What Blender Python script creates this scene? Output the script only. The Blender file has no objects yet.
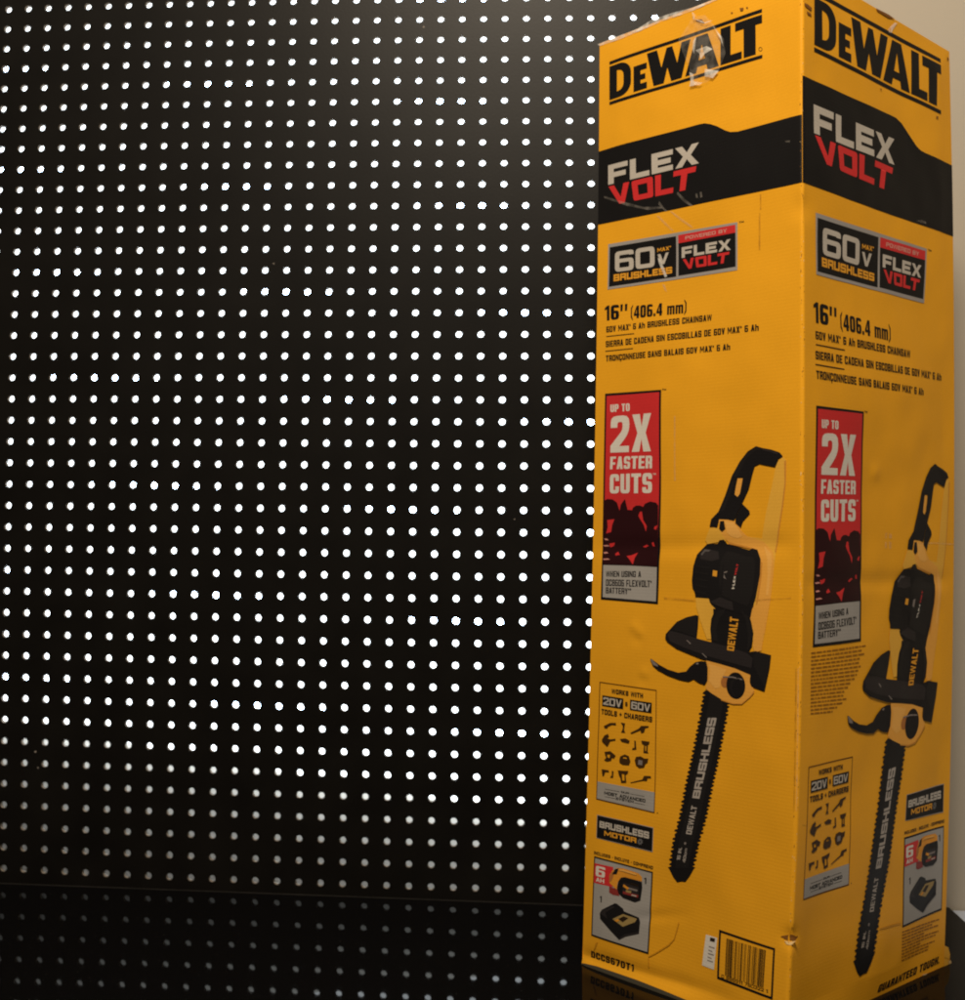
# A cardboard tool box standing on a black glossy table in front of a back-lit perforated board.
import bpy, bmesh, math, random
from mathutils import Vector, Matrix, noise
from mathutils.geometry import tessellate_polygon

SC = bpy.context.scene
COL = SC.collection
MM = 0.001

# ---------------------------------------------------------------- printed artwork, in millimetres on each face
# 'p' = filled shape: ink, layer, loops (outline, holes); 't' = lettering: ink, layer, text, corners, stem, bar, corner radius, slant
ART = {
 'L': {
  'brand_logo': [
   ['p','black',1,[[(13.7,834.2),(189.3,830.3),(189.3,833.3),(13.6,837.3)]]],
   ['p','black',1,[[(13.3,874.7),(189.2,871.2),(189.2,874.3),(13.3,877.8)]]],
   ['p','black',1,[[(13.6,839.2),(25.8,838.9),(29.2,839.1),(32.5,839.8),(35.5,841.1),(38,843),(39.8,845.4),(41,848),(41.4,850.8),(41.3,860),(40.9,862.8),(39.7,865.5),(37.8,867.9),(35.2,869.9),(32.2,871.4),(28.9,872.3),(25.5,872.5),(13.3,872.8)],[(23.6,845.1),(25.7,845.3),(28.1,845.8),(29.7,846.7),(30.9,848.2),(31.7,849.9),(31.9,851.9),(31.9,859.3),(31.6,861.3),(30.8,863.1),(29.5,864.5),(27.9,865.5),(23.5,866.5)]]],
   ['p','black',1,[[(44.6,838.7),(61,838.4),(61,844.5),(53.3,844.7),(53.2,848.4),(59.2,848.2),(59.1,853.5),(53.2,853.6),(53.2,857.8),(60.9,857.6),(60.8,863.3),(44.4,863.6)]]],
   ['p','black',1,[[(60.8,871.8),(73,871.6),(78.2,853.3),(84.1,870.7),(90.6,870.6),(96.5,852.9),(101.3,871),(111.7,870.8),(101.5,837.3),(89.5,837.5),(85.1,851.8),(80.9,837.7),(69,838)]]],
   ['p','black',1,[[(105.7,837.2),(118,836.9),(119.6,842.3),(129.8,842.1),(131.2,836.6),(143.6,836.3),(131.1,870.4),(117.8,870.7)],[(120.9,848),(128.3,847.9),(124.6,862.4)]]],
   ['p','black',1,[[(145.3,836.3),(168.3,835.8),(168.3,842.4),(156.4,842.6),(156.3,869.9),(145.2,870.1)]]],
   ['p','black',1,[[(170.3,835.7),(182.7,835.5),(182.6,861.9),(189.2,861.7),(189.2,869.2),(161.1,869.8),(161.2,862.3),(170.2,862.1)]]],
   ['p','black',1,[[(189.3,838.2),(189,837.4),(188.3,836.9),(187.4,836.9),(186.4,837.5),(185.7,838.4),(185.4,839.4),(185.7,840.2),(186.4,840.7),(187.3,840.7),(188.3,840.1),(189,839.2)],[(188.8,838.4),(188.6,837.7),(188.1,837.3),(187.4,837.3),(186.6,837.7),(186.1,838.4),(185.9,839.2),(186.1,839.9),(186.6,840.3),(187.3,840.3),(188.1,839.9),(188.6,839.2)]]],
  ],
  'printed_band': [
   ['p','black',1,[[(0,790.9),(36.5,790.3),(72.1,789.2),(103.7,788.2),(122.5,787.8),(128.3,787.2),(135.1,784.7),(142,781.1),(150.9,775.1),(156.5,772.2),(164.2,770.7),(216.9,770.4),(229,770),(229,711.4),(216.8,711.6),(161,712.8),(92.2,714.7),(0,717.5)]]],
   ['t','silver',2,'FLEX',[[(12.9,773.9),(122.6,770.7),(122.6,751.4),(13.2,754.5)]],0.27,0.25,0.12,0],
   ['t','red',2,'VOLT',[[(13.7,752.7),(123.4,749.3),(118.6,729.5),(19.3,733.1)]],0.27,0.25,0.12,0],
  ],
  'voltage_badge': [
   ['p','silverdark',1,[[(13.5,695.6),(163.9,689.3),(163.6,646.5),(13.5,650.8)]]],
   ['p','black',2,[[(15.7,692.2),(95.8,689),(96.1,651.1),(15.3,653.3)]]],
   ['p','red',2,[[(98.3,689.4),(161.7,687.4),(161.8,680.3),(98.4,681.8)]]],
   ['p','black',2,[[(98.4,681.8),(161.8,680.3),(161.8,649.8),(98.6,651.4)]]],
   ['t','silver',3,'60',[[(22.4,686.5),(70.6,684.2),(70.8,664.4),(22.7,666.6)]],0.24,0.2,0.2,0],
   ['t','silver',3,'V',[[(74.1,675.4),(87.2,675.5),(86.9,665.2),(74.2,665.3)]],0.26,0.2,0.25,0],
   ['t','orange',3,'MAX*',[[(74,681.3),(89.8,681.1),(89.8,677.5),(74,677.8)]],0.28,0.2,0.25,0],
   ['t','orange',3,'BRUSHLESS',[[(21.1,664.5),(91.2,661.2),(91.3,655),(21.2,657.7)]],0.27,0.25,0.12,0],
   ['t','pink',3,'POWERED BY',[[(106.4,686.9),(152.7,685.5),(152.7,682.3),(106.5,683.6)]],0.26,0.22,0.25,0],
   ['t','silver',3,'FLEX',[[(102.3,677.3),(156.6,675.5),(156.7,665.8),(102.3,667.4)]],0.27,0.25,0.12,0],
   ['t','red',3,'VOLT',[[(103.4,666),(157.1,664.2),(154.7,654.8),(106.2,656.2)]],0.27,0.25,0.12,0],
   ['t','black',1,'TM',[[(165.5,689.5),(170.5,689.4),(170.5,687.9),(165.5,688)]],0.25,0.2,0.25,0],
  ],
  'product_text': [
   ['t','black',1,'16',[[(10.13,635.2),(28.15,634.2),(28.37,620),(10.39,620.5)]],0.42,0.17,0.34,0],
   ['t','black',1,'"',[[(29.79,634),(38.4,633.6),(38.49,627),(29.89,627.5)]],0.3,0.2,0.25,0],
   ['t','black',1,'(406.4 mm)',[[(42.59,630.5),(107.95,627.1),(108.05,615.7),(42.76,618.5)]],0.42,0.16,0.34,0],
   ['t','black',1,'60V MAX* 6 Ah BRUSHLESS CHAINSAW',[[(12.4,614.5),(136.34,610.6),(136.38,604.9),(12.5,608.8)]],0.37,0.17,0.2,0],
   ['p','black',1,[[(12.57,605.1),(47.55,603.9),(47.56,603.2),(12.58,604.4)]]],
   ['t','black',1,'SIERRA DE CADENA SIN ESCOBILLAS DE 60V MAX* 6 Ah',[[(11.94,600.3),(185.79,595.5),(185.8,589.8),(12.05,594.4)]],0.37,0.17,0.2,0],
   ['p','black',1,[[(11.64,590.8),(46.39,589.7),(46.4,589),(11.66,590)]]],
   ['t','black',1,'TRONÇONNEUSE SANS BALAIS 60V MAX* 6 Ah',[[(12.2,586.1),(156.43,581.6),(156.46,576.1),(12.32,580.3)]],0.37,0.17,0.2,0],
  ],
  'speed_claim_panel': [
   ['p','black',1,[[(12.1,548.7),(81.3,546.7),(81.2,466.3),(80.3,347.5),(46.7,348.2),(11.5,348.9),(11.7,468.4)]]],
   ['p','red',2,[[(14.3,546.2),(79.1,544.6),(79.2,466.4),(77.8,382.6),(46.1,383),(13.2,383.1),(13.8,468.4)]]],
   ['p','greypanel',2,[[(13.3,382.2),(46.1,382.3),(77.9,381.7),(77.8,350),(46.3,350.6),(13.8,351.3)]]],
   ['t','white',3,'UP TO',[[(19.3,537.4),(43.1,537),(43.3,529.6),(19.5,530.1)]],0.4,0.17,0.32,0],
   ['t','white',3,'2X',[[(20.1,525.9),(69.8,525.7),(69.6,489.8),(20,490.7)]],0.36,0.17,0.34,0],
   ['t','white',3,'FASTER',[[(20.1,486.8),(71.1,485.7),(70.7,473.8),(19.7,474.7)]],0.4,0.17,0.32,0],
   ['t','white',3,'CUTS',[[(19.8,469.8),(70.8,469.5),(70.6,450.7),(19.7,451.3)]],0.4,0.17,0.32,0],
   ['t','white',3,'TM',[[(71.6,469.1),(75.3,469.2),(75.3,467.4),(71.7,467.3)]],0.25,0.2,0.25,0],
   ['t','black',1,'TM',[[(82.1,547.5),(86.9,547.3),(86.9,545.5),(82.2,545.7)]],0.25,0.2,0.25,0],
   ['p','maroon',3,[[(12.3,444.1),(16.6,446),(23.4,445.5),(28.7,442.3),(30.8,437.1),(32,434.6),(33.1,440),(36.1,443.4),(38.5,445.6),(40.1,440.4),(41.7,435.3),(47.2,434.9),(47.9,436.9),(51.5,439.2),(56.5,439.3),(60.4,437.9),(62.2,440.7),(68.5,442.9),(75.5,441.6),(78.2,439),(78.4,382.3),(45.5,382.8),(12.8,383)]]],
   ['p','red',4,[[(17.1,425.7),(25.7,426.4),(23.1,421),(21.9,414.1),(16,412.7),(17.8,418.7)]]],
   ['p','red',4,[[(56.6,433.4),(59,433.4),(60.6,425.5),(65,419.9),(64.1,414.5),(61.4,421),(56.8,426.6),(54.8,429.5)]]],
   ['p','red',4,[[(74.3,419.3),(77.9,420.6),(76.3,416.3),(73.5,417.1)]]],
   ['p','red',4,[[(19.2,402.9),(26.2,404),(25.2,400.9),(20.8,399.3)]]],
   ['p','red',4,[[(26.9,393.2),(30.3,395.4),(32.7,392.4),(27.7,391.6)]]],
   ['p','red',4,[[(41.2,391.4),(46.7,392.1),(54.2,394.8),(51.1,389.9),(49.3,383.4),(45.7,387.5)]]],
   ['p','red',4,[[(59.8,400.5),(64.4,402.5),(66.8,401.4),(60.9,398.8)]]],
   ['p','red',4,[[(70.4,404.2),(72.8,405),(74.1,400.9),(71.5,401.2)]]],
   ['p','pink',5,[[(13.5,407.7),(16.8,407.8),(19.3,406.2),(15.4,406.2)]]],
   ['p','pink',5,[[(12.5,401.3),(17.7,401.6),(20.3,400.5),(14,400.2)]]],
   ['p','pink',5,[[(13,394.4),(16.6,395),(19,393.8),(14.2,393.2)]]],
   ['p','pink',5,[[(12.8,388.2),(18.8,388.7),(21.6,387.6),(13.6,387.1)]]],
   ['t','black',3,'WHEN USING A',[[(17,376.5),(59.4,377.5),(59.5,371.9),(17.2,371)]],0.32,0.16,0.15,0],
   ['t','black',3,'DCB606 FLEXVOLT®',[[(17.3,368.5),(72.6,369.1),(72.7,362.9),(17.4,362.3)]],0.32,0.16,0.15,0],
   ['t','black',3,'BATTERY**',[[(17.5,360.9),(48.6,361.1),(48.8,355.3),(17.6,355.1)]],0.32,0.16,0.15,0],
  ],
  'chainsaw_picture': [
   ['p','paleyellow',1,[[(205.1,474.1),(210.2,478.8),(213.5,475.4),(213.1,456.1),(210.5,436.8),(207,417.4),(203.2,396.4),(201.6,378.6),(199.5,359.2),(196.2,339.7),(192.8,321.7),(176.8,320.6),(181.8,355.2),(183,397.7),(175.2,410.8),(189.5,409.2),(193.5,430.5),(199.7,454.8),(203.2,470.1)]]],
   ['p','tan',2,[[(145.5,425.8),(150.5,426.6),(161.8,424.4),(166.3,420.7),(170.3,414.9),(175.2,410.8),(191.4,406),(200.3,398),(201.8,391.6),(201.6,378.6),(199.5,359.2),(196.2,339.7),(194,327.4),(185.2,326.8),(187.5,350.5),(186.9,389.6),(182,400.2),(155.8,405.7),(148.7,411.5)]]],
   ['p','paleyellow',3,[[(136.6,418.2),(145.6,418.7),(149.3,413.2),(153.8,406.5),(145.8,405.6),(133.7,403.8),(131.6,407.1)]]],
   ['p','paleyellow',3,[[(123.4,355.9),(138.7,355.7),(145.9,348.5),(147.1,336.9),(149.5,320.3),(136.5,319.4),(129,335.8),(124.2,347.4)]]],
   ['p','ink',5,[[(136.5,419.4),(137.9,425.8),(145.4,432.5),(152.2,446.8),(159,464.2),(167.1,476.5),(175.3,484.9),(183.9,489),(190.6,487),(199.1,485.3),(207.4,482.5),(210.6,478.8),(206.5,477.3),(202.9,470.2),(193.5,472.1),(187.5,473.5),(182.6,471.7),(180.3,465.2),(176.6,452.1),(170.9,441.4),(166.2,433.2),(161.8,424.4),(155.5,425.7),(146.5,426.1),(144.6,418.2)],[(164.9,462),(163,454.1),(161.9,447.4),(165.1,445.3),(167.4,448.1),(168.9,454.8),(170.3,461.9)]]],
   ['p','tan',2,[[(164.9,462),(163,454.1),(161.9,447.4),(165.1,445.3),(167.4,448.1),(168.9,454.8),(170.3,461.9)]]],
   ['p','ink',5,[[(170,439.3),(177.2,433.1),(178,430.6),(171.2,424),(168.9,418.2),(163.4,422.4),(163.3,426.5),(167.5,434.8)]]],
   ['p','ink',5,[[(147.5,424.1),(151.5,424.4),(153.2,417.4),(149.7,414.8),(146.6,417.4)]]],
   ['p','ink',6,[[(118.9,371.1),(120.1,383.1),(123.6,394.3),(129.7,400.3),(133.7,403.8),(144.8,404.2),(146.8,407.3),(151.4,407.8),(154.8,404),(177.6,399),(180.1,400.6),(185.3,399.4),(189.1,391.3),(189,378.3),(185.5,358.6),(181.9,347.8),(178.2,342.7),(164.7,344.5),(149.9,347.9),(142.8,350.9),(137.7,355.7),(123.4,355.9),(122.2,361),(119.7,364.3)]]],
   ['p','inkgrey',7,[[(126.7,395.2),(130.7,400),(146,397.2),(147.7,390.5),(140.1,388.6),(127.8,390.1)]]],
   ['p','inkgrey',7,[[(138.8,352.4),(149.7,357),(162.6,353.5),(163.7,346.1),(149.9,348.7)]]],
   ['p','orange',7,[[(141.8,380.6),(146.3,380),(146,375),(141.5,375.5)]]],
   ['p','greyprint',7,[[(153.2,379.2),(156.6,380.3),(155.9,373.1),(153.1,374.2)]]],
   ['t','white',7,'FLEX',[[(161.6,364.9),(163.7,376.2),(165.3,376.2),(164.3,365)]],0.3,0.2,0.25,0],
   ['t','red',7,'VOLT',[[(163.9,376.9),(165.9,387.2),(167.8,387.2),(165.6,376.9)]],0.3,0.2,0.25,0],
   ['p','ink',5,[[(142.9,346.7),(164.7,344.5),(178.2,342.7),(181.9,347.8),(180.5,341.2),(174.5,336.8),(143.2,335)]]],
   ['p','ink',4,[[(138.2,354.1),(184,356.1),(183.1,349.9),(178.1,345.9),(181.1,337.3),(183.5,327.5),(182.3,316.2),(178.8,310.4),(170.1,305.3),(156.7,308),(141.3,317.1),(139.9,328.5),(140.8,337.5),(145.2,346.7),(140.5,350.3)]]],
   ['p','tan',3,[[(179.3,344.1),(183.8,351.1),(196.8,356.7),(195.4,343.1),(192.9,324.4),(191.4,313.2),(184.6,311.4),(183,316.3),(183.9,327.5)]]],
   ['t','orange',9,'DEWALT',[[(157.8,311.3),(160.7,341.2),(169.4,340.6),(164.8,310.9)]],0.34,0.2,0.25,0],
   ['p','ink',6,[[(90.4,316.8),(90.8,320.8),(93.5,323.6),(103.1,332.8),(114.2,337.6),(124.4,340.1),(127.3,339.3),(127,330.3),(125.7,319.2),(138.2,317.5),(156.5,315),(177.3,310.9),(186,312.5),(201,310.2),(199.8,299.1),(195.4,279.1),(182.4,281.8),(180.6,285.1),(181,291.9),(165.9,296.2),(150.9,298.7),(130.8,301.5),(103.7,308.5),(93,313.7)]]],
   ['p','inkgrey',7,[[(92.8,320.3),(96,324.2),(109.8,322.4),(128.9,318.8),(156.5,314.6),(177.3,310.3),(183.2,306.4),(182,297.6),(165.8,300),(141.6,303.7),(114.9,309.4),(96.2,314.6)]]],
   ['p','greyprint',8,[[(114.7,316.8),(115.6,317.2),(119.8,314.3),(118.9,313.7)]]],
   ['p','greyprint',8,[[(131.5,306.3),(132.3,306.7),(137,303.4),(136.1,302.9)]]],
   ['p','ink',6,[[(74,297),(76,296.7),(84.4,292.5),(94.4,289),(105.9,287.1),(114.6,288.9),(118.5,293.4),(124.7,298.1),(130.9,299.6),(135.9,299.4),(137.6,293.8),(137.5,283.5),(134.6,278.8),(128.3,280.1),(122.7,282.8),(117.3,280.1),(107.7,280.8),(94.6,283.5),(82.9,287.5),(77,291.2)]]],
   ['p','greyprint',8,[[(74.3,296.3),(76,296.5),(82.8,292.4),(83.7,290.5),(77.8,291.6)]]],
   ['p','tan',4,[[(135.8,300.7),(150.9,298.7),(165.9,296.2),(181,291.9),(180.1,286.3),(185.3,278.7),(181.2,272.7),(172.6,266.2),(163.8,265.3),(151.7,267.8),(140.9,272.4),(135.4,275.7),(137.5,283.5),(137.6,293.8)]]],
   ['p','ink',6,[[(176.1,282.5),(176.1,280),(175.6,277.5),(174.6,275.2),(173.3,273.2),(171.6,271.6),(169.7,270.4),(167.6,269.8),(165.4,269.8),(163.3,270.3),(161.4,271.4),(159.7,273),(158.3,275),(157.4,277.4),(157,279.9),(157,282.5),(157.5,285),(158.4,287.3),(159.8,289.4),(161.5,291),(163.5,292.1),(165.6,292.6),(167.8,292.6),(169.9,292.1),(171.8,290.9),(173.4,289.3),(174.7,287.3),(175.7,285)]]],
   ['p','browntan',5,[[(159.7,283.3),(159.4,281.5),(158.6,279.8),(157.2,278.7),(155.6,278.1),(154,278.4),(152.6,279.3),(151.7,280.7),(151.3,282.5),(151.6,284.4),(152.4,286),(153.8,287.2),(155.4,287.7),(157,287.5),(158.4,286.6),(159.3,285.1)]]],
   ['p','greyprint',7,[[(153.4,288.2),(163.1,288.8),(172,287.7),(174.3,286.7),(172.1,286.7),(163.2,287.7),(153.4,287.3)]]],
   ['p','ink',3,[[(135.4,274.3),(134.4,273.3),(133,272.2),(132,271.2),(134.7,270.5),(135.4,269.7),(131.7,268.4),(132,267.5),(133.8,266.8),(132.6,265.7),(131.6,264.7),(131.1,263.7),(133.1,263),(133.9,262.2),(130,260.8),(129.9,259.9),(132.4,259.2),(131.4,258.2),(130.3,257.2),(130.2,256.2),(131.4,255.4),(132,254.6),(128.4,253.3),(128.1,252.3),(131.4,251.7),(130.4,250.7),(128.8,249.6),(128.8,248.7),(129.5,247.8),(130,247),(127.2,245.7),(126.6,244.7),(130.2,244.2),(129.3,243.2),(126.8,242),(127.1,241.1),(127.7,240.3),(128.2,239.4),(126.1,238.2),(125.3,237.2),(128.7,236.7),(127.9,235.7),(124.7,234.3),(125.2,233.5),(126.2,232.7),(126.6,231.8),(125.2,230.7),(124,229.6),(126.8,229.1),(126.3,228.1),(122.6,226.7),(123.6,225.9),(125.2,225.2),(125.1,224.3),(123.9,223.2),(122.4,222.1),(124.6,221.4),(124.6,220.5),(121,219.1),(122.1,218.3),(124.3,217.7),(123.5,216.7),(122.1,215.6),(120.7,214.4),(122.4,213.8),(123.1,212.9),(119.7,211.5),(120.5,210.7),(123.1,210.2),(121.6,209.1),(119.9,207.9),(119,206.8),(120.5,206.1),(121.7,205.4),(118.6,204),(118.7,203.1),(121.4,202.6),(119.7,201.4),(117.7,200.2),(117.5,199.3),(119,198.5),(120.3,197.8),(117.4,196.5),(116.6,195.4),(119.4,194.9),(117.8,193.8),(115.7,192.5),(116.4,191.7),(117.7,191),(118.6,190.2),(115.9,188.8),(114.5,187.7),(117.5,187.2),(116.5,186.2),(114.2,184.9),(115.4,184.1),(116.5,183.4),(116.7,182.5),(114.3,181.2),(112.7,180),(115.9,179.6),(115.7,178.6),(112.9,177.2),(114.1,176.5),(115.1,175.8),(114.6,174.7),(112.7,173.5),(111.3,172.3),(114.5,171.9),(114.9,171.1),(111.5,169.6),(112.3,168.8),(113.6,168.1),(112.6,167),(111.3,165.8),(110.4,164.8),(113.1,164.3),(113.8,163.5),(110,161.9),(110.3,161),(112.2,160.4),(111.1,159.3),(110.1,158.2),(109.6,157.2),(111.6,156.6),(112.2,155.8),(108.1,154.2),(108,153.2),(110.7,152.8),(109.5,151.7),(108.3,150.6),(108.1,149.6),(109.1,148.9),(109.7,148.1),(106,146.5),(105.7,145.5),(109.1,145.2),(108,144.1),(106.1,142.8),(106.1,141.9),(106.6,141.1),(107.2,140.3),(104.3,138.8),(103.8,137.8),(107.4,137.6),(106.3,136.5),(103.7,135),(104,134.2),(104.8,133.4),(105.4,132.6),(103.5,131.2),(102.7,130.2),(106.2,129.9),(105.3,128.8),(102,127.2),(102.7,126.4),(103.9,125.7),(104.4,124.9),(103,123.7),(101.7,122.5),(104.6,122.1),(104.1,121.1),(100.5,119.4),(101.6,118.7),(103.5,118.1),(103.5,117.2),(102.2,116),(100.7,114.8),(103.1,114.3),(103.2,113.4),(99.6,111.7),(100.9,111.1),(105.7,104.4),(110.2,100.7),(114.5,102.4),(119.5,103.1),(124.2,109.3),(128.4,116.7),(130,117.9),(126.8,118.1),(127.3,119),(129.8,120.4),(128.7,121),(127.8,121.7),(128.1,122.6),(130.1,123.9),(131.6,125.1),(128.4,125.3),(128.2,126.1),(131.3,127.6),(130.5,128.3),(129.4,128.9),(130.2,129.9),(131.7,131.1),(132.8,132.1),(129.9,132.4),(129.4,133.2),(133.1,134.8),(132.6,135.5),(131.1,136.1),(132.1,137.1),(133.1,138.2),(133.7,139.2),(131.6,139.6),(131,140.4),(134.9,142),(134.9,142.8),(132.6,143.2),(133.7,144.2),(134.7,145.3),(135.1,146.2),(133.9,146.8),(133.3,147.6),(137.1,149.1),(137.3,150),(134.2,150.3),(135.3,151.3),(136.9,152.4),(137.1,153.3),(136.4,154),(135.9,154.8),(138.9,156.2),(139.3,157.1),(135.9,157.3),(137,158.3),(139.4,159.6),(139.3,160.4),(138.8,161.2),(138.2,161.9),(140.4,163.2),(141,164.1),(137.6,164.4),(138.6,165.4),(141.6,166.8),(141.1,167.6),(140.2,168.3),(139.6,169),(141.2,170.2),(142.3,171.2),(139.4,171.6),(140.1,172.6),(143.5,174),(142.5,174.7),(141.1,175.3),(140.9,176.1),(142.2,177.2),(143.7,178.3),(141.4,178.8),(141.6,179.7),(145,181.1),(143.8,181.7),(141.8,182.3),(142.3,183.2),(143.8,184.3),(145.3,185.4),(143.4,186),(142.8,186.7),(146,188.1),(145.1,188.8),(142.8,189.3),(144,190.4),(145.6,191.5),(146.7,192.5),(145,193.1),(143.8,193.8),(146.9,195.1),(146.6,195.9),(144.2,196.4),(145.8,197.5),(147.6,198.6),(147.8,199.5),(146.3,200.1),(145,200.8),(148,202.1),(148.5,203),(145.9,203.5),(147.5,204.6),(149.3,205.7),(148.8,206.5),(147.5,207.2),(146.5,207.9),(149.4,209.1),(150.5,210.2),(147.7,210.6),(148.7,211.6),(150.7,212.7),(149.8,213.5),(148.8,214.2),(148.4,215),(151,216.2),(152.4,217.2),(149.3,217.7),(149.6,218.6),(152.1,219.8),(151,220.5),(150.2,221.2),(150.5,222.1),(152.5,223.2),(153.7,224.3),(150.6,224.7),(150.4,225.5),(153.5,226.8),(152.7,227.6),(151.7,228.3),(152.4,229.2),(153.7,230.3),(154.7,231.2),(151.9,231.7),(151.5,232.5),(155.1,233.8),(154.7,234.6),(153.1,235.3),(154,236.3),(154.9,237.2),(155.5,238.2),(153.5,238.8),(153,239.6),(156.8,240.9),(156.6,241.7),(154.2,242.3),(155,243.3),(156,244.2),(156.4,245.1),(155.1,245.8),(154.5,246.6),(158,247.9),(158,248.8),(154.9,249.3),(155.8,250.2),(157.3,251.3),(157.5,252.1),(156.8,252.9),(156.1,253.7),(158.8,254.9),(159.1,255.8),(155.7,256.2),(156.7,257.2),(159,258.3),(158.9,259.2),(158.2,259.9),(157.4,260.7),(159.5,261.8),(160.2,262.7),(157,263.2),(158.1,264.2),(161,265.4),(160.4,266.2),(159.4,266.9),(158.8,267.7)]]],
   ['t','barprint',4,'BRUSHLESS',[[(123.8,177.7),(137.9,250.1),(147.1,251.1),(131.6,178.2)]],0.27,0.24,0.12,0],
   ['t','barprint',4,'DEWALT',[[(118.6,145.2),(123.5,171.4),(129.7,171.8),(124.6,145.5)]],0.32,0.2,0.25,0],
   ['p','greyprint',4,[[(119.4,136.9),(119.2,136.2),(118.6,135.6),(117.9,135.5),(117.2,135.8),(117,136.5),(117.2,137.2),(117.8,137.8),(118.5,137.9),(119.2,137.6)]]],
   ['t','barprint',4,'16 IN.',[[(109.3,120.4),(111.6,132),(114.9,132.2),(112.9,120.6)]],0.26,0.2,0.25,0],
   ['t','barprint',4,'40cm',[[(115.7,119.7),(117.9,132.4),(120.6,132.5),(119,119.8)]],0.26,0.2,0.25,0],
   ['p','inkmid',6,[[(160,463.3),(167.1,474.8),(176.3,483.2),(184,487.7),(189.7,485.9),(183,484.6),(174.4,478.7),(167.7,468.1),(163.9,462.7)]]],
   ['p','inkgrey',7,[[(190.6,486.2),(198.1,484.7),(206.1,481.9),(205.6,480.6),(198.1,483.2),(190.6,484.9)]]],
   ['p','inkmid',6,[[(153.2,445.9),(159.4,459.2),(161.4,458.3),(158.2,447.5),(151.4,434.2),(145.5,429.2),(147.4,432.5)]]],
   ['p','tandark',3,[[(189.2,389.7),(190.7,388.1),(190.5,376.7),(187.8,357.1),(184.8,345.5),(185.9,357),(188.6,376.6)]]],
   ['p','tanlight',3,[[(151.5,424.4),(161,422.7),(165.4,418.7),(170.4,410.8),(165.5,409.1),(158.7,410.7),(154.7,414),(154,419)]]],
   ['p','tandark',4,[[(155.8,405.7),(182,400.7),(182,399.4),(155.8,404)]]],
   ['p','tanlight',3,[[(191.4,402.7),(199,396.4),(200,389.9),(199.2,378.6),(197.1,360.7),(194.9,360.6),(196.1,378.5),(195.3,391.4)]]],
   ['p','tandark',2,[[(211.5,474.7),(213.5,475.4),(213.1,456.1),(210.5,436.8),(207,417.4),(203.2,397.2),(202.1,398),(205.7,417.4),(209.2,436.8),(211.8,456.1)]]],
   ['p','inkmid',7,[[(149.1,388.8),(153.9,397.3),(158.9,397.4),(175.4,393.5),(182.1,392.8),(184.1,387.9),(182.6,361.7),(178.1,350.1),(163.5,354.3),(151.6,358.8),(148.4,370.4)]]],
   ['p','ink',8,[[(151.7,387.2),(152.5,387.2),(151.8,360.5),(150.6,360.4)]]],
   ['p','inkmid',7,[[(121.3,384.8),(138.2,383.2),(138.2,381.8),(121.2,383.5)]]],
   ['p','inkmid',7,[[(122.1,379),(137.5,377.4),(137.5,376.1),(121.9,377.7)]]],
   ['p','inkmid',7,[[(122.8,373.3),(136.8,371.7),(136.8,370.3),(122.6,371.9)]]],
   ['p','inkmid',7,[[(123.6,367.5),(136.1,365.9),(136.1,364.6),(123.4,366.1)]]],
   ['p','inkmid',7,[[(124.3,361.7),(135.4,360.1),(135.4,358.8),(124.1,360.4)]]],
   ['p','tapegrey',8,[[(127.8,394.3),(131.4,399),(137.9,398.4),(135.9,397),(132.2,397),(129.4,393.5)]]],
   ['p','inkmid',6,[[(143.9,337.7),(147.5,344.9),(155.8,347.2),(154.4,343.4),(149.2,338),(146.4,327.6),(148.1,317.6),(143.5,318.5),(141.8,328.6)]]],
   ['p','inkmid',6,[[(170.7,346.7),(176.6,345.2),(180,337.2),(182.2,327.4),(180.8,316.1),(178,312.2),(178.5,325.9),(176,338.3)]]],
   ['p','tanlight',5,[[(138.7,297.7),(151,295.5),(157,294.2),(154.1,288.9),(151.2,286.1),(150.6,278.4),(145.4,276.6),(139.1,282.4),(140.4,291.5)]]],
   ['p','tandark',5,[[(151.7,267.8),(163.8,265.7),(172.6,266.6),(180.4,272.9),(184.6,278.3),(185.1,276.8),(181.2,272.5),(172.9,265.6),(163.5,264.6),(151.4,266.9)]]],
   ['p','inkmid',7,[[(174.1,281),(174.1,278.8),(173.6,276.7),(172.7,274.8),(171.4,273.3),(169.9,272.2),(168.2,271.6),(166.5,271.7),(164.8,272.3),(163.3,273.4),(162.1,275),(161.3,277),(160.9,279.1),(160.9,281.4),(161.4,283.5),(162.3,285.4),(163.6,286.9),(165.1,288),(166.8,288.5),(168.5,288.4),(170.2,287.8),(171.7,286.7),(172.9,285.1),(173.7,283.1)]]],
   ['p','ink',8,[[(173.4,280.1),(173.4,278.3),(173,276.6),(172.3,275),(171.3,273.8),(170.1,272.9),(168.7,272.4),(167.3,272.5),(166,273),(164.8,273.9),(163.8,275.2),(163.1,276.9),(162.8,278.6),(162.8,280.5),(163.2,282.2),(163.9,283.8),(165,285),(166.2,285.9),(167.5,286.3),(168.9,286.3),(170.2,285.7),(171.4,284.8),(172.4,283.5),(173.1,281.9)]]],
   ['p','greyprint',8,[[(125,296.6),(126.6,298),(128.5,297.4),(127.2,296)]]],
   ['p','inkmid',7,[[(103.4,331.7),(114.2,336.7),(124.9,339.2),(125.7,331.5),(125.1,320.5),(119.4,321.4),(109.7,323.7),(100,325)]]],
   ['p','inkmid',7,[[(186,311.5),(200,309.6),(198.8,299),(195.5,282.8),(184.9,297.8),(183.5,306.4)]]],
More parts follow.
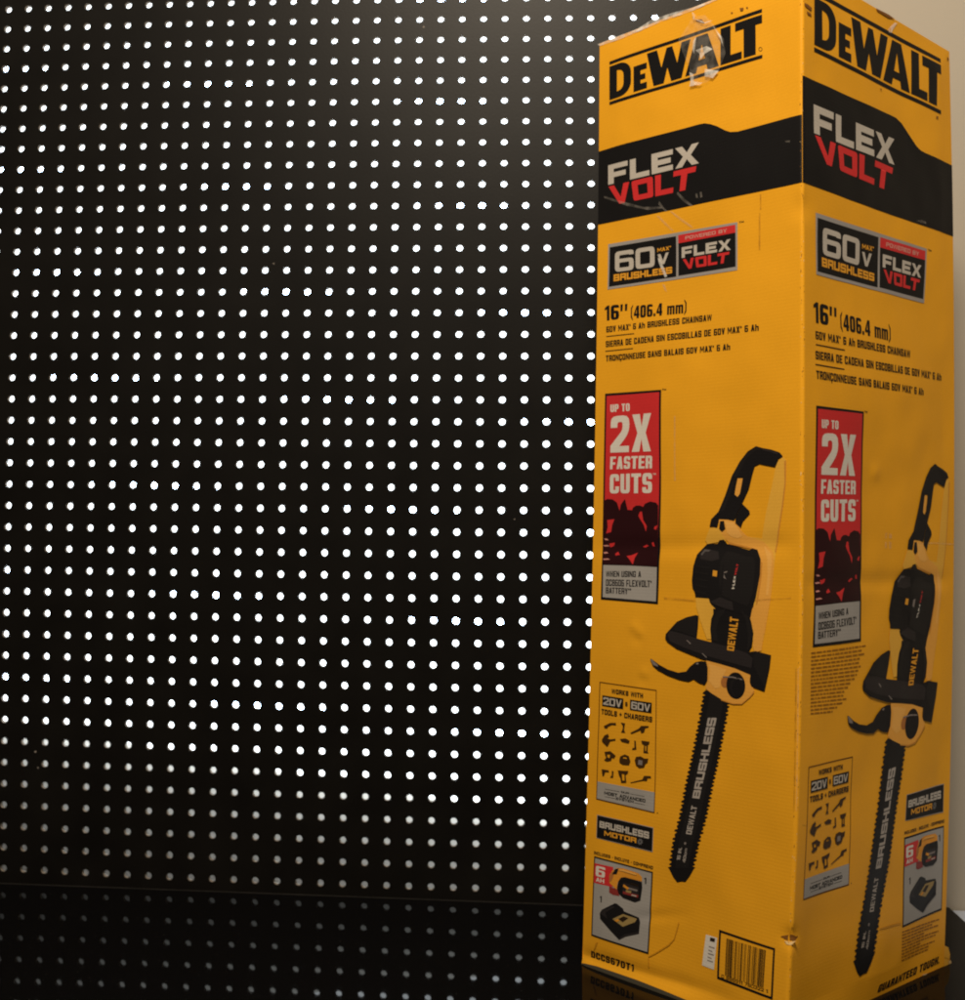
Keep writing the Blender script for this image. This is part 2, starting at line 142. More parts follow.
   ['p','inkmid',3.5,[[(140.1,272.9),(138.4,264.6),(136.8,256.2),(135.2,247.9),(133.5,239.5),(131.8,231.1),(130.1,222.7),(128.3,214.3),(126.4,205.9),(124.6,197.5),(122.8,189),(121.2,180.5),(119.6,172.1),(118,163.6),(116.2,155.1),(113.8,146.6),(111.5,138),(110.1,129.5),(108.8,121),(107.6,112.4),(121.9,115.4),(123.6,123.6),(125.2,131.8),(126.9,139.9),(129.2,148.1),(131.6,156.2),(133.6,164.3),(135.2,172.5),(136.8,180.6),(138.3,188.7),(140,196.8),(141.7,204.8),(143.4,212.9),(145.1,220.9),(146.7,229),(148.3,237),(149.8,245),(151.2,253),(152.6,261),(154.3,269)]]],
  ],
  'compatibility_panel': [
   ['p','frameink',1,[[(12.4,270.1),(81.9,269.1),(82.3,157),(11.9,158.1)],[(13.4,269.3),(81.1,268.3),(81.4,157.8),(12.8,158.9)]]],
   ['p','greypanel',1,[[(13.1,175.3),(81.4,175.8),(81.4,158),(12.8,159.1)]]],
   ['t','black',2,'WORKS WITH',[[(28.1,265),(66.4,264.4),(66.5,260.1),(28.2,260.6)]],0.34,0.2,0.25,0],
   ['p','black',2,[[(16.6,257.6),(43,257.2),(43,247.4),(16.5,247.6)]]],
   ['t','silver',3,'20V',[[(17.9,256),(41.2,255.6),(41.1,248.6),(17.8,248.9)]],0.25,0.2,0.15,0],
   ['t','black',2,'&',[[(45.3,254.4),(48.2,254.4),(48.3,250.5),(45.4,250.5)]],0.3,0.2,0.25,0],
   ['p','black',2,[[(51.1,257.1),(76.7,256.9),(76.5,247.4),(51.1,247.6)]]],
   ['t','silver',3,'60V',[[(52.8,255.6),(75.1,255.3),(74.9,248.4),(52.7,248.7)]],0.25,0.2,0.15,0],
   ['t','black',2,'TOOLS + CHARGERS',[[(15.7,244.7),(77.5,244.1),(77.3,239.1),(15.6,239.7)]],0.34,0.2,0.25,0],
   ['p','toolink',2,[[(19.4,228.8),(22.5,230.2),(27.3,232.6),(34.6,233.5),(35.1,231.3),(29.6,230.9),(25,228.7),(23.8,226.8),(20.4,226.7)]]],
   ['p','toolink',2,[[(40.5,234.5),(45.9,234.4),(45.3,231.9),(44.7,228),(46.2,225.6),(41.1,225.3),(42.8,228.4),(43.1,231.7)]]],
   ['p','toolink',2,[[(52,226.3),(62.1,231.5),(64.7,234.3),(73.4,235.3),(73.6,234),(69.5,232.7),(68.4,228.8),(64.9,227.4),(63.9,230),(53.4,225.4)]]],
   ['p','toolink',2,[[(17.4,215.4),(20.6,220),(25.2,222),(26.6,219.4),(24.1,217.6),(28.2,217.2),(34.6,218.6),(34.6,216.9),(28.2,215.3),(26.5,212.3),(24.7,209.6),(21.9,211.2),(18,213.3)]]],
   ['p','toolink',2,[[(39.7,218.9),(46.4,220.5),(51.5,218.8),(50.5,216.1),(46.5,216.3),(42,216.7)]]],
   ['p','toolink',2,[[(56.8,219.7),(58.6,219.7),(59.6,211.8),(54.5,210.8),(54.8,212.5),(57.1,213.1)]]],
   ['p','toolink',2,[[(65.1,220.8),(74.8,221),(74.2,218.5),(72.8,217.7),(72.7,211.5),(73.8,210.1),(67.8,209.9),(68.3,217.1),(65.8,218.1)],[(69.7,217),(71.1,217),(70.9,211.9),(69.8,212.1)]]],
   ['p','toolink',2,[[(21.2,204.5),(28.5,206.2),(35.1,202.9),(33.4,199.8),(30.6,200.1),(29.8,197.2),(24.3,195.7),(21,196.7),(23.6,199.2),(22.2,201.8)],[(24.6,202.8),(28.3,203.1),(27.8,199.7),(25.4,199.8)]]],
   ['p','toolink',2,[[(39.5,199.3),(40.6,202.9),(46,205.5),(50.9,204.4),(52.9,199.8),(51.2,196),(43.6,195.4),(39.9,196.8)],[(44.3,203),(47.9,203.2),(49.2,201.7),(43.8,201.5)]]],
   ['p','toolink',2,[[(57.8,201.8),(59.5,205.1),(64.8,206.3),(69.2,204.8),(73.6,205.4),(72.8,201.2),(70.6,200.2),(69,196.5),(63.4,195),(59.4,197.2)],[(62.2,202.7),(67,202.6),(66.8,198.2),(61.8,198.3)]]],
   ['p','greyprint',2,[[(62.2,202.7),(67,202.6),(66.8,198.2),(61.8,198.3)]]],
   ['p','toolink',2,[[(18,187.7),(27,187.9),(27.4,186),(22.8,185.6),(21,181.4),(19.1,181.7)]]],
   ['p','toolink',2,[[(30.7,187.9),(32.9,187.8),(32.7,181.7),(29.1,181.2),(29.4,182.9),(30.8,183.1)]]],
   ['p','toolink',2,[[(38,189.5),(44.7,190),(50.7,190.8),(50.2,188.3),(47.6,186.5),(48.7,179.4),(42.4,178.4),(41.3,182.7),(39.4,185.3)],[(43,187.2),(46.1,187.1),(46.3,181),(43.8,180.9)]]],
   ['p','toolink',2,[[(53.2,180.4),(67.3,185.3),(69.2,189),(76.7,189.8),(77.3,187.9),(73.3,187.3),(72.6,184.7),(68.2,184.3),(54.1,180)]]],
   ['t','black',2,'OUR',[[(42.3,170.9),(52.1,170.9),(52.2,169.3),(42.4,169.2)]],0.28,0.2,0.25,0],
   ['t','black',2,'MOST ADVANCED',[[(22.1,167.4),(71.4,167.9),(71.4,164.8),(22,164.3)]],0.27,0.24,0.12,0],
   ['t','black',2,'SYSTEM',[[(36.5,164.1),(57.8,164.2),(57.8,162),(36.4,161.8)]],0.28,0.2,0.25,0],
   ['p','black',2,[[(22.8,169.8),(40.9,170),(40.9,169.6),(22.8,169.4)]]],
   ['p','black',2,[[(53.2,170.1),(69.9,170.4),(70,170),(53.2,169.8)]]],
   ['p','black',2,[[(23,162.7),(35.3,162.8),(35.3,162.4),(23,162.4)]]],
   ['p','black',2,[[(58.9,162.8),(70.8,162.8),(70.8,162.5),(58.9,162.4)]]],
   ['p','black',1,[[(86.3,158),(86.1,157.6),(85.6,157.3),(85.1,157.4),(84.9,157.7),(85.1,158.2),(85.6,158.4),(86.1,158.3)]]],
  ],
  'motor_badge': [
   ['p','silverdark',1,[[(13.6,143.9),(81.6,143.8),(81.7,121.7),(13.5,122)]]],
   ['p','black',2,[[(14.3,143.4),(81,143.2),(81,122.4),(14.2,122.5)]]],
   ['t','silver',3,'BRUSHLESS',[[(17.4,138.7),(77,139.1),(77,132.9),(17.4,132.6)]],0.27,0.25,0.12,0],
   ['t','orange',3,'MOTOR',[[(23.6,130.6),(62.5,131),(62.5,126.2),(23.6,125.9)]],0.27,0.25,0.12,0],
   ['p','gear',3,[[(69.4,128.8),(70.2,127.8),(68.7,127.1),(68.4,125.8),(67,126.1),(65.6,125.2),(65.1,126.4),(63.6,126.5),(64.3,127.9),(63.5,128.9),(65,129.6),(65.4,131),(66.8,130.6),(68.1,131.5),(68.6,130.3),(70.1,130.2)],[(67.7,128.5),(67.6,128),(67.2,127.6),(66.6,127.5),(66.2,127.8),(66,128.2),(66.2,128.7),(66.6,129.1),(67.1,129.2),(67.5,129)]]],
  ],
  'contents_panel': [
   ['t','black',1,'INCLUDES • INCLUYE • COMPREND',[[(11.2,109.2),(82.7,109.3),(82.6,106.3),(11.4,106.3)]],0.32,0.2,0.25,0],
   ['p','black',1,[[(11.7,104.5),(82.7,104.1),(81.3,29.7),(11.1,29.5)]]],
   ['p','greypanel',2,[[(13.1,102.9),(81.3,102.7),(79.9,31.5),(12.6,31.1)]]],
   ['p','red',3,[[(12.8,98.1),(36.1,99),(36.4,80.7),(12.4,79.7)]]],
   ['t','white',4,'6',[[(14.7,96.3),(26.8,96.6),(26.5,86.9),(14.7,86.6)]],0.33,0.2,0.2,0],
   ['t','white',4,'AH',[[(15.4,85.4),(26.1,85.7),(26,81.8),(15.3,81.5)]],0.27,0.2,0.25,0],
   ['p','orangebat',4,[[(32,90.6),(35.1,95.4),(40.5,99),(48.2,100.3),(66.6,99.5),(70.6,97),(70.7,93),(49.6,92.6),(45.3,90.9),(42.2,86.1),(41.4,79.2),(32.3,83.9)]]],
   ['p','ink',5,[[(35.3,92.1),(38.4,97.8),(42.7,99.1),(40.8,93.3)]]],
   ['p','ink',5,[[(43.2,87.9),(46.4,91.6),(50.7,92.8),(70.8,92.5),(71.4,87.4),(69.8,75.6),(63.5,72.6),(49.4,73.5),(43.7,76.4),(41.7,81)]]],
   ['p','maroonlight',4,[[(32.4,80.6),(43.6,79.7),(44.9,74.2),(37.2,73.7),(32.6,74.8)]]],
   ['p','inkgrey',6,[[(48.7,87.5),(67.2,87.3),(67.1,79.1),(48.4,79.1)]]],
   ['p','orangebat',7,[[(49.5,86),(56.5,83.9),(54.4,82.1),(48.9,83.9)]]],
   ['p','maroonlight',7,[[(49.1,79.6),(67.5,80),(67.2,77.5),(49,77.3)]]],
   ['p','greyprint',7,[[(54.3,84.5),(66.2,84.6),(65.9,82.9),(54.4,82.7)]]],
   ['p','tanlight',8,[[(41.7,97.3),(48.2,99.3),(64.9,98.5),(63.5,97.2),(48.3,97.6)]]],
   ['p','browntan',5,[[(32,90.2),(35.4,95),(38,94.9),(36.5,89),(34.4,85.2),(32.2,84.8)]]],
   ['p','tanlabel',8,[[(52.7,81.7),(59.2,81.8),(58.5,79.7),(52.4,79.6)]]],
   ['p','silver',8,[[(59.4,78.9),(65.4,79.1),(65.2,78),(59.2,77.9)]]],
   ['p','ink2',8,[[(57.4,89),(67.1,88.8),(66.9,87.7),(57.2,88)]]],
   ['p','inkgrey',6,[[(47.8,35.2),(54.2,39.6),(69.6,45.8),(69.7,47.3),(53.7,41.1),(46.9,36.1)]]],
   ['p','orangebat',7,[[(40.4,50.8),(44.3,53),(47,52.3),(43.1,50.1)]]],
   ['t','black',3,'1',[[(73.1,97.2),(75.6,97.3),(75.7,91.6),(73.1,91.5)]],0.4,0.2,0.25,0],
   ['t','black',3,'1',[[(21.1,69.3),(23.6,69.3),(23.6,63.5),(21.1,63.4)]],0.4,0.2,0.25,0],
   ['p','ink',4,[[(21.8,53.1),(24.4,57.1),(39.7,66.4),(42.4,66.5),(49.8,63.7),(51,61.5),(68.4,59.8),(70.3,56.2),(69.6,45.4),(54.3,39.2),(46.8,34.4),(36.5,39.9),(22.5,48.2)]]],
   ['p','tanlabel',5,[[(37.7,51.5),(50,58.8),(66.4,58.2),(64.4,54.8),(50.6,47.4)]]],
   ['p','ink2',6,[[(44.8,53.1),(50.8,57),(56.7,56.6),(50.4,51.5)]]],
   ['p','inkgrey',5,[[(22.7,53),(25.3,56.3),(37.6,63.4),(39.9,62.9),(29,55.5),(31.5,50.3)]]],
  ],
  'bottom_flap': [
   ['p','flapdark',3,[[(0.5,0.3),(60,0.3),(160,0.3),(160,1.2),(130,2.6),(100,3.6),(70,4.2),(45,3.9),(20,3.4),(6,2.2),(0.5,1.2)]]],  # dark strip painting the shade along the foot of the box
  ],
  'model_number': [
   ['t','black',1,'DCCS670T1',[[(10.8,15.2),(64.4,16.2),(63.9,9.5),(10.4,8.9)]],0.4,0.18,0.3,0],
  ],
  'price_sticker': [
   ['p','white',1,[[(144.1,62.9),(156.2,63),(154.3,35.3),(141.3,35.7)]]],
   ['p','greyprint',2,[[(147.8,54),(154.1,54.1),(154.2,53.1),(147.9,53.1)]]],
   ['p','greyprint',2,[[(147.5,51),(151.9,50.6),(152,49.6),(147.6,50.1)]]],
   ['p','greyprint',2,[[(147.3,48),(153.6,48.1),(153.6,47.1),(147.3,47.1)]]],
   ['p','greyprint',2,[[(147,45),(151.4,44.6),(151.5,43.7),(147.1,44.1)]]],
   ['p','greyprint',2,[[(146.7,42),(153.1,42.1),(153.1,41.2),(146.8,41.1)]]],
   ['p','ink2',2,[[(148.8,61.7),(154.1,61.9),(153.8,58.7),(148.5,58.5)]]],
  ],
  'barcode': [
   ['p','black',1,[[(157.7,70.5),(214.5,69),(214.6,26.9),(158,28.9)],[(159.8,68.5),(212.7,67.2),(212.7,29),(160.1,31)]]],
   ['p','ink2',1,[[(166.1,65.2),(167.2,65.2),(167.4,34),(166.3,34)]]],
   ['p','ink2',1,[[(167.6,65.2),(168.3,65.2),(168.5,34.1),(167.8,34)]]],
   ['p','ink2',1,[[(168.7,65.2),(170.2,65.2),(170.3,34.1),(168.9,34.1)]]],
   ['p','ink2',1,[[(170.6,65.2),(172.4,65.2),(172.5,34.1),(170.7,34.1)]]],
   ['p','ink2',1,[[(172.8,65.2),(173.5,65.2),(173.6,34.1),(172.8,34.1)]]],
   ['p','ink2',1,[[(174.6,65.2),(175,65.2),(175,34.1),(174.7,34.1)]]],
   ['p','ink2',1,[[(175.8,65.2),(176.9,65.2),(176.8,34.1),(175.7,34.1)]]],
   ['p','ink2',1,[[(177.6,65.2),(178,65.2),(177.9,34.1),(177.5,34.1)]]],
   ['p','ink2',1,[[(179.1,65.2),(179.8,65.2),(179.7,34.1),(179,34.1)]]],
   ['p','ink2',1,[[(180.6,65.2),(180.9,65.2),(180.8,34.2),(180.4,34.2)]]],
   ['p','ink2',1,[[(181.7,65.3),(183.1,65.3),(182.9,34.2),(181.5,34.2)]]],
   ['p','ink2',1,[[(183.9,65.3),(184.2,65.3),(184,34.2),(183.7,34.2)]]],
   ['p','ink2',1,[[(185.3,65.3),(186.1,65.3),(185.8,34.2),(185.1,34.2)]]],
   ['p','ink2',1,[[(186.8,65.3),(187.2,65.3),(186.9,34.2),(186.5,34.2)]]],
   ['p','ink2',1,[[(188.7,65.3),(189.4,65.3),(189.1,34.2),(188.3,34.2)]]],
   ['p','ink2',1,[[(190.1,65.3),(191.2,65.3),(190.9,34.2),(189.8,34.2)]]],
   ['p','ink2',1,[[(192,65.3),(192.3,65.3),(191.9,34.3),(191.6,34.3)]]],
   ['p','ink2',1,[[(193.4,65.3),(194.2,65.3),(193.7,34.3),(193,34.3)]]],
   ['p','ink2',1,[[(194.9,65.3),(196,65.3),(195.5,34.3),(194.4,34.3)]]],
   ['p','ink2',1,[[(196.4,65.3),(197.1,65.3),(196.6,34.3),(195.9,34.3)]]],
   ['p','ink2',1,[[(197.8,65.3),(198.2,65.3),(197.7,34.3),(197.3,34.3)]]],
   ['p','ink2',1,[[(199.3,65.3),(200,65.3),(199.5,34.3),(198.7,34.3)]]],
   ['p','ink2',1,[[(200.4,65.3),(201.9,65.3),(201.2,34.3),(199.8,34.3)]]],
   ['p','ink2',1,[[(202.2,65.3),(203.3,65.3),(202.7,34.3),(201.6,34.3)]]],
   ['p','ink2',1,[[(203.7,65.3),(204.4,65.3),(203.7,34.4),(203,34.3)]]],
   ['p','ink2',1,[[(204.8,65.3),(205.9,65.3),(205.2,34.4),(204.1,34.4)]]],
   ['t','ink2',1,'0 885911 780322 1',[[(162.5,33.8),(209.7,33.8),(209.7,31.1),(162.5,31.1)]],0.22,0.14,0.25,0],
  ],
  'clear_tape': [
   ['p','tape',15,[[(98.4,873.6),(110.3,884.7),(114.9,891),(128.9,887.6),(140.5,873.3),(149.5,859),(151.8,845),(144,830.1),(131.5,824),(112.9,825.2),(111.7,843.1),(103.3,861.3)]]],
   ['p','tapewhite',18,[[(115,889.1),(129,880.8),(138.1,879.8),(129,879.2)]]],
   ['p','tapewhite',18,[[(118.6,857.7),(131.4,857.8),(137.8,853),(129.1,851.3),(124.5,847.2),(123.3,853)]]],
   ['p','tapewhite',18,[[(111.7,839.2),(116.4,835.9),(117.2,825),(112,825.5),(113.4,830.9)]]],
   ['p','tapewhite',18,[[(116.2,867.2),(119.7,870),(117.9,858.9),(117,854.9),(115.1,859.7)]]],
   ['p','tapewhite',18,[[(137,876.3),(147.3,861.6),(149.6,851.4),(146.4,860)]]],
   ['p','tapewhite',18,[[(129.2,837.2),(144.7,830.8),(138.4,825.9),(129.2,830)]]],
   ['p','tapewhite',18,[[(116.4,829.1),(126.9,824.9),(123.5,823.5),(117.2,825.6)]]],
   ['p','tapewhite',18,[[(114.4,895.1),(118.7,891),(116.1,886.8)]]],
  ],
  'edge_tape': [
   ['p','tapewhite',3,[[(-2.3,900),(17.1,900.2),(48.6,899.9),(66.3,903.5),(91,902.2),(114.9,899.7),(128.9,899.8),(142.6,900.3),(142.6,898.4),(116.1,896.9),(98.3,897.3),(81.2,898.2),(53.7,897),(27.8,896.3),(0.4,897.5)]]],
  ],
  'scuff_mark': [
   ['p','scuff',3,[[(7.9,744.6),(29.3,735.2),(57.6,723.9),(77.6,720.3),(80.5,718.2),(62.7,720.1),(37.2,729.1),(8,742.6)]]],
   ['p','scuff',3,[[(76.3,725.7),(82.5,717.6),(86.2,714.3),(83,714.9),(75.1,723)]]],
   ['p','scuff',3,[[(98.1,730.1),(106.5,721.6),(115.9,713.5),(112.6,713.8),(104.1,720.1),(96.9,728.4)]]],
   ['p','scuff',3,[[(118.6,724),(120.5,723.8),(121.4,719.5),(119.1,720)]]],
   ['p','scuff',3,[[(123.2,724.4),(125.5,724.3),(126.3,719.5),(124,719.2)]]],
   ['p','scuff',3,[[(211.8,750.8),(217,750.3),(217,748.5),(213,749.5)]]],
   ['p','scuff',2,[[(72.6,712.7),(76.4,711.6),(87,701.1),(93.6,694.3),(90.5,694.8),(82.6,702.3)]]],
   ['p','scuff',2,[[(88,714.2),(91.3,713),(104.2,703.1),(116.9,692.9),(114.4,692.9),(101,702.7)]]],
   ['p','scuff',2,[[(79.9,646.7),(83.1,645.4),(85.8,637.9),(82.8,640.1)]]],
   ['p','scuffdark',2,[[(185.7,693.4),(187.2,693.1),(187,660.2),(185.3,660.5)]]],
   ['p','scuffdark',2,[[(186.8,709.9),(188.1,710),(188.1,695.9),(186.8,695.8)]]],
   ['p','scuffdark',2,[[(87,354.4),(152.5,353),(219.1,360.1),(219.1,358.7),(152.5,351.1),(87.1,352.4)]]],
   ['p','scuff',2,[[(96.3,521.2),(97.7,521.1),(98,461.4),(96.4,461.4)]]],
   ['p','scuffdark',2,[[(224.2,301.1),(225.7,301.2),(227.5,183.2),(225.8,182.9)]]],
   ['p','scuff',2,[[(226.4,301.2),(227.8,301.4),(229.7,183.5),(228.4,183.3)]]],
   ['p','tapewhite',4,[[(74.5,672.4),(76.8,670.7),(81.9,661.4),(85.7,652.9),(83.1,652.1),(79.7,659.1),(75.9,666.8)]]],
  ],
  'stain': [
   ['p','wearbrown',4,[[(218.72,79.9),(227.23,82.9),(232.63,82.4),(235.34,83.5),(231.79,78.5),(224.28,77.9)]]],
   ['p','wearpale',4,[[(222.17,76.9),(227.58,76.9),(232.84,78.8),(228.81,74.5),(224.48,74.5)]]],
   ['p','wearbrown',4,[[(166.06,882.4),(170.43,881.3),(169.79,878.9),(167.17,879.3)]]],
   ['p','wearbrown',4,[[(172.61,881),(174.99,880.6),(174.57,878.8)]]],
   ['p','wearbrown',4,[[(156.13,881.4),(158.8,881.3),(158.36,879.9)]]],
   ['p','wearbrown',4,[[(116.14,887.1),(124.32,885.7),(127.82,880.7),(122,883.7)]]],
   ['p','wearline',4,[[(81.2,28.1),(88.94,33.2),(102.82,43.8),(108.94,50.3),(113.21,66.4),(114.27,65.6),(109.97,50.2),(104.16,43.1),(89.53,32.1),(82.05,27.3)]]],
   ['p','wearline',4,[[(16.86,23.8),(20.27,25.9),(17.07,19.1),(14.84,16.4)]]],
   ['p','wearline',4,[[(81.25,27.1),(82.31,27.4),(82.81,18.3),(81.75,18.1)]]],
  ],
 },
 'R': {
  'brand_logo': [
   ['p','black',1,[[(17.8,829.5),(246.1,830.2),(246.3,834.1),(17.8,833.3)]]],
   ['p','black',1,[[(17.8,879.9),(247.8,882.7),(247.9,886.6),(17.8,883.7)]]],
   ['p','black',1,[[(17.8,835.7),(33.2,835.8),(37.6,836),(41.8,837),(45.6,838.8),(48.7,841.3),(51.2,844.2),(52.7,847.6),(53.2,851.1),(53.3,862.5),(52.8,866.1),(51.3,869.4),(48.9,872.3),(45.7,874.8),(41.9,876.5),(37.7,877.5),(33.3,877.6),(17.8,877.5)],[(30.6,843.3),(33.2,843.6),(36.2,844.4),(38.2,845.6),(39.8,847.4),(40.9,849.6),(41.2,852.1),(41.3,861.3),(40.9,863.8),(39.9,866),(38.3,867.8),(36.3,869),(30.6,870)]]],
   ['p','black',1,[[(57.1,836.1),(78.2,836.2),(78.2,843.9),(68.4,843.8),(68.4,848.4),(76,848.5),(76.1,855.1),(68.4,855),(68.5,860.2),(78.4,860.3),(78.4,867.4),(57.3,867.2)]]],
   ['p','black',1,[[(78.5,878.2),(94.4,878.3),(100.7,855.5),(108.7,877.7),(117.1,877.8),(124.4,855.7),(131.1,878.8),(144.7,878.9),(130.5,836.2),(115,836.1),(109.5,853.9),(103.8,836),(88.5,836)]]],
   ['p','black',1,[[(135.9,836.2),(152,836.2),(154.2,843.2),(167.6,843.2),(169.3,836.3),(185.6,836.4),(170.2,879.2),(152.8,879)],[(156.2,850.4),(165.9,850.4),(161.4,868.8)]]],
   ['p','black',1,[[(187.9,836.4),(218.4,836.5),(218.6,844.9),(202.9,844.8),(203.7,879.6),(188.9,879.4)]]],
   ['p','black',1,[[(221,836.5),(237.5,836.6),(238.6,870.4),(247.4,870.4),(247.7,880.1),(210.1,879.7),(209.9,870.1),(221.9,870.2)]]],
  ],
  'printed_band': [
   ['p','black',1,[[(0,803.8),(67,804.8),(149.9,806.4),(160.1,806.3),(170.3,803.6),(184.6,795.4),(197.8,787.6),(205.6,785.1),(213.8,784.6),(268.8,784.2),(268.8,712.6),(121.8,711),(66,711.1),(0,711.3)]]],
   ['t','silver',2,'FLEX',[[(17.1,783),(156.2,785),(155.6,760.4),(17.5,757.9)]],0.27,0.25,0.12,0],
   ['t','red',2,'VOLT',[[(18.9,756.5),(157.2,756.8),(149,732.6),(25.3,734.5)]],0.27,0.25,0.12,0],
  ],
  'voltage_badge': [
   ['p','silverdark',1,[[(19.3,688.9),(213.1,690.5),(208.2,637),(20,635.6)]]],
   ['p','black',2,[[(22.1,685),(122.7,685.8),(121.3,639.5),(22.2,638.6)]]],
   ['p','red',2,[[(126.1,686.5),(210,687.9),(209.3,678.9),(125.8,677.1)]]],
   ['p','black',2,[[(125.8,677.1),(209.3,678.9),(206.2,640.9),(124.6,640)]]],
   ['t','silver',3,'60',[[(30.4,678.4),(90.4,678.4),(90.1,654.3),(30.9,654.6)]],0.24,0.2,0.2,0],
   ['t','silver',3,'V',[[(94.5,667.8),(111.2,668.6),(110.3,656),(94.3,655.5)]],0.26,0.2,0.25,0],
   ['t','orange',3,'MAX*',[[(94.6,675),(114.7,675.6),(114.6,671.3),(94.5,670.6)]],0.28,0.2,0.25,0],
   ['t','orange',3,'BRUSHLESS',[[(29,652),(115.7,651.4),(115.5,644),(29.2,644)]],0.27,0.25,0.12,0],
   ['t','pink',3,'POWERED BY',[[(136.5,683.8),(197.5,684.9),(197.2,680.8),(136.3,679.7)]],0.26,0.22,0.25,0],
   ['t','silver',3,'FLEX',[[(130.5,671.7),(201.9,672.5),(201,660.3),(130.1,659.5)]],0.27,0.25,0.12,0],
   ['t','red',3,'VOLT',[[(131.4,657.8),(201.3,658.3),(197.3,646.7),(134.5,646)]],0.27,0.25,0.12,0],
   ['t','black',1,'TM',[[(215.3,690.9),(222.2,691),(222,689.1),(215.1,688.9)]],0.25,0.2,0.25,0],
  ],
  'product_text': [
   ['t','black',1,'16',[[(15.56,611.7),(39.25,611.4),(39.65,594.2),(16.09,593.8)]],0.42,0.17,0.34,0],
   ['t','black',1,'"',[[(41.4,611.2),(52.69,611.1),(52.85,603.2),(41.59,603.3)]],0.3,0.2,0.25,0],
   ['t','black',1,'(406.4 mm)',[[(58.19,607.5),(143.35,606.7),(143.3,592.9),(58.46,593.1)]],0.42,0.16,0.34,0],
   ['t','black',1,'60V MAX* 6 Ah BRUSHLESS CHAINSAW',[[(18.81,586.7),(179.73,588.2),(179.65,581.3),(19.01,579.9)]],0.37,0.17,0.2,0],
   ['p','black',1,[[(19.14,575.5),(64.74,575.8),(64.75,574.9),(19.17,574.6)]]],
   ['t','black',1,'SIERRA DE CADENA SIN ESCOBILLAS DE 60V MAX* 6 Ah',[[(18.38,569.6),(242.67,572.6),(242.48,565.8),(18.6,562.5)]],0.37,0.17,0.2,0],
   ['p','black',1,[[(18.11,558.2),(63.27,558.7),(63.29,557.8),(18.13,557.3)]]],
   ['t','black',1,'TRONÇONNEUSE SANS BALAIS 60V MAX* 6 Ah',[[(18.9,552.7),(204.75,554.7),(204.63,548.2),(19.11,545.7)]],0.37,0.17,0.2,0],
  ],
  'speed_claim_panel': [
   ['p','black',1,[[(18.6,522.5),(94.8,523.6),(94.9,442.1),(94.3,319.9),(56.8,319),(17.5,318.1),(18,441.1)]]],
   ['p','red',2,[[(21,520),(92.3,521.4),(92.7,442),(91.4,356.1),(56.1,355),(19.6,353.6),(20.4,441.1)]]],
   ['p','greypanel',2,[[(19.6,352.7),(56.1,354.3),(91.4,355.2),(91.4,322.4),(56.4,321.6),(20.1,320.7)]]],
   ['t','white',3,'UP TO',[[(26.6,511.4),(52.8,512),(52.9,504.6),(26.7,504)]],0.4,0.17,0.32,0],
   ['t','white',3,'2X',[[(27.5,499.8),(82.2,501.9),(82,465.5),(27.2,464.1)]],0.36,0.17,0.34,0],
   ['t','white',3,'FASTER',[[(27.3,460.1),(83.6,461.4),(83.3,449.3),(26.9,447.8)]],0.4,0.17,0.32,0],
   ['t','white',3,'CUTS',[[(27,442.8),(83.4,444.9),(83.2,425.7),(26.8,423.9)]],0.4,0.17,0.32,0],
   ['t','white',3,'TM',[[(84.3,444.5),(88.3,444.7),(88.4,442.9),(84.3,442.6)]],0.25,0.2,0.25,0],
   ['t','black',1,'TM',[[(95.7,524.4),(100.9,524.5),(100.9,522.7),(95.7,522.6)]],0.25,0.2,0.25,0],
   ['p','maroon',3,[[(18.6,416.2),(23.5,418.4),(31,418.2),(36.8,415.2),(39.1,409.9),(40.5,407.4),(41.6,413),(45,416.6),(47.7,419),(49.4,413.8),(51.2,408.6),(57.3,408.4),(58.1,410.5),(62,413),(67.6,413.4),(71.9,412.1),(73.9,415.1),(80.9,417.6),(88.7,416.6),(91.7,414.1),(92.1,355.8),(55.5,354.8),(19.1,353.5)]]],
   ['p','red',4,[[(24,397.6),(33.4,398.8),(30.6,393.1),(29.3,385.9),(22.6,384.2),(24.7,390.5)]]],
   ['p','red',4,[[(67.7,407.4),(70.4,407.4),(72.2,399.4),(77.1,393.8),(76.1,388.3),(73.1,394.8),(67.9,400.4),(65.8,403.2)]]],
   ['p','red',4,[[(87.4,393.7),(91.4,395.2),(89.6,390.7),(86.5,391.4)]]],
   ['p','red',4,[[(26.2,374.3),(34,375.7),(32.9,372.5),(28,370.7)]]],
   ['p','red',4,[[(34.8,364.6),(38.5,367.1),(41.2,364.1),(35.7,363)]]],
   ['p','red',4,[[(50.7,363.5),(56.8,364.4),(65.1,367.6),(61.7,362.3),(59.6,355.6),(55.7,359.6)]]],
   ['p','red',4,[[(71.3,373.7),(76.4,375.9),(79.1,374.9),(72.6,372)]]],
   ['p','red',4,[[(83.1,378),(85.7,378.9),(87.2,374.8),(84.3,375)]]],
   ['p','pink',5,[[(19.9,378.9),(23.6,379.2),(26.3,377.7),(22,377.5)]]],
   ['p','pink',5,[[(18.7,372.3),(24.6,372.9),(27.5,371.8),(20.5,371.2)]]],
   ['p','pink',5,[[(19.3,365.2),(23.3,366),(26,364.9),(20.6,364.1)]]],
   ['p','pink',5,[[(19.1,358.9),(25.8,359.6),(28.8,358.6),(20,357.7)]]],
   ['t','black',3,'WHEN USING A',[[(23.8,347),(70.9,349.9),(71.1,344.2),(23.9,341.3)]],0.32,0.16,0.15,0],
   ['t','black',3,'DCB606 FLEXVOLT®',[[(24,338.7),(85.6,342),(85.8,335.5),(24.2,332.3)]],0.32,0.16,0.15,0],
   ['t','black',3,'BATTERY**',[[(24.2,330.8),(59,332.5),(59.1,326.5),(24.4,324.9)]],0.32,0.16,0.15,0],
  ],
  'chainsaw_picture': [
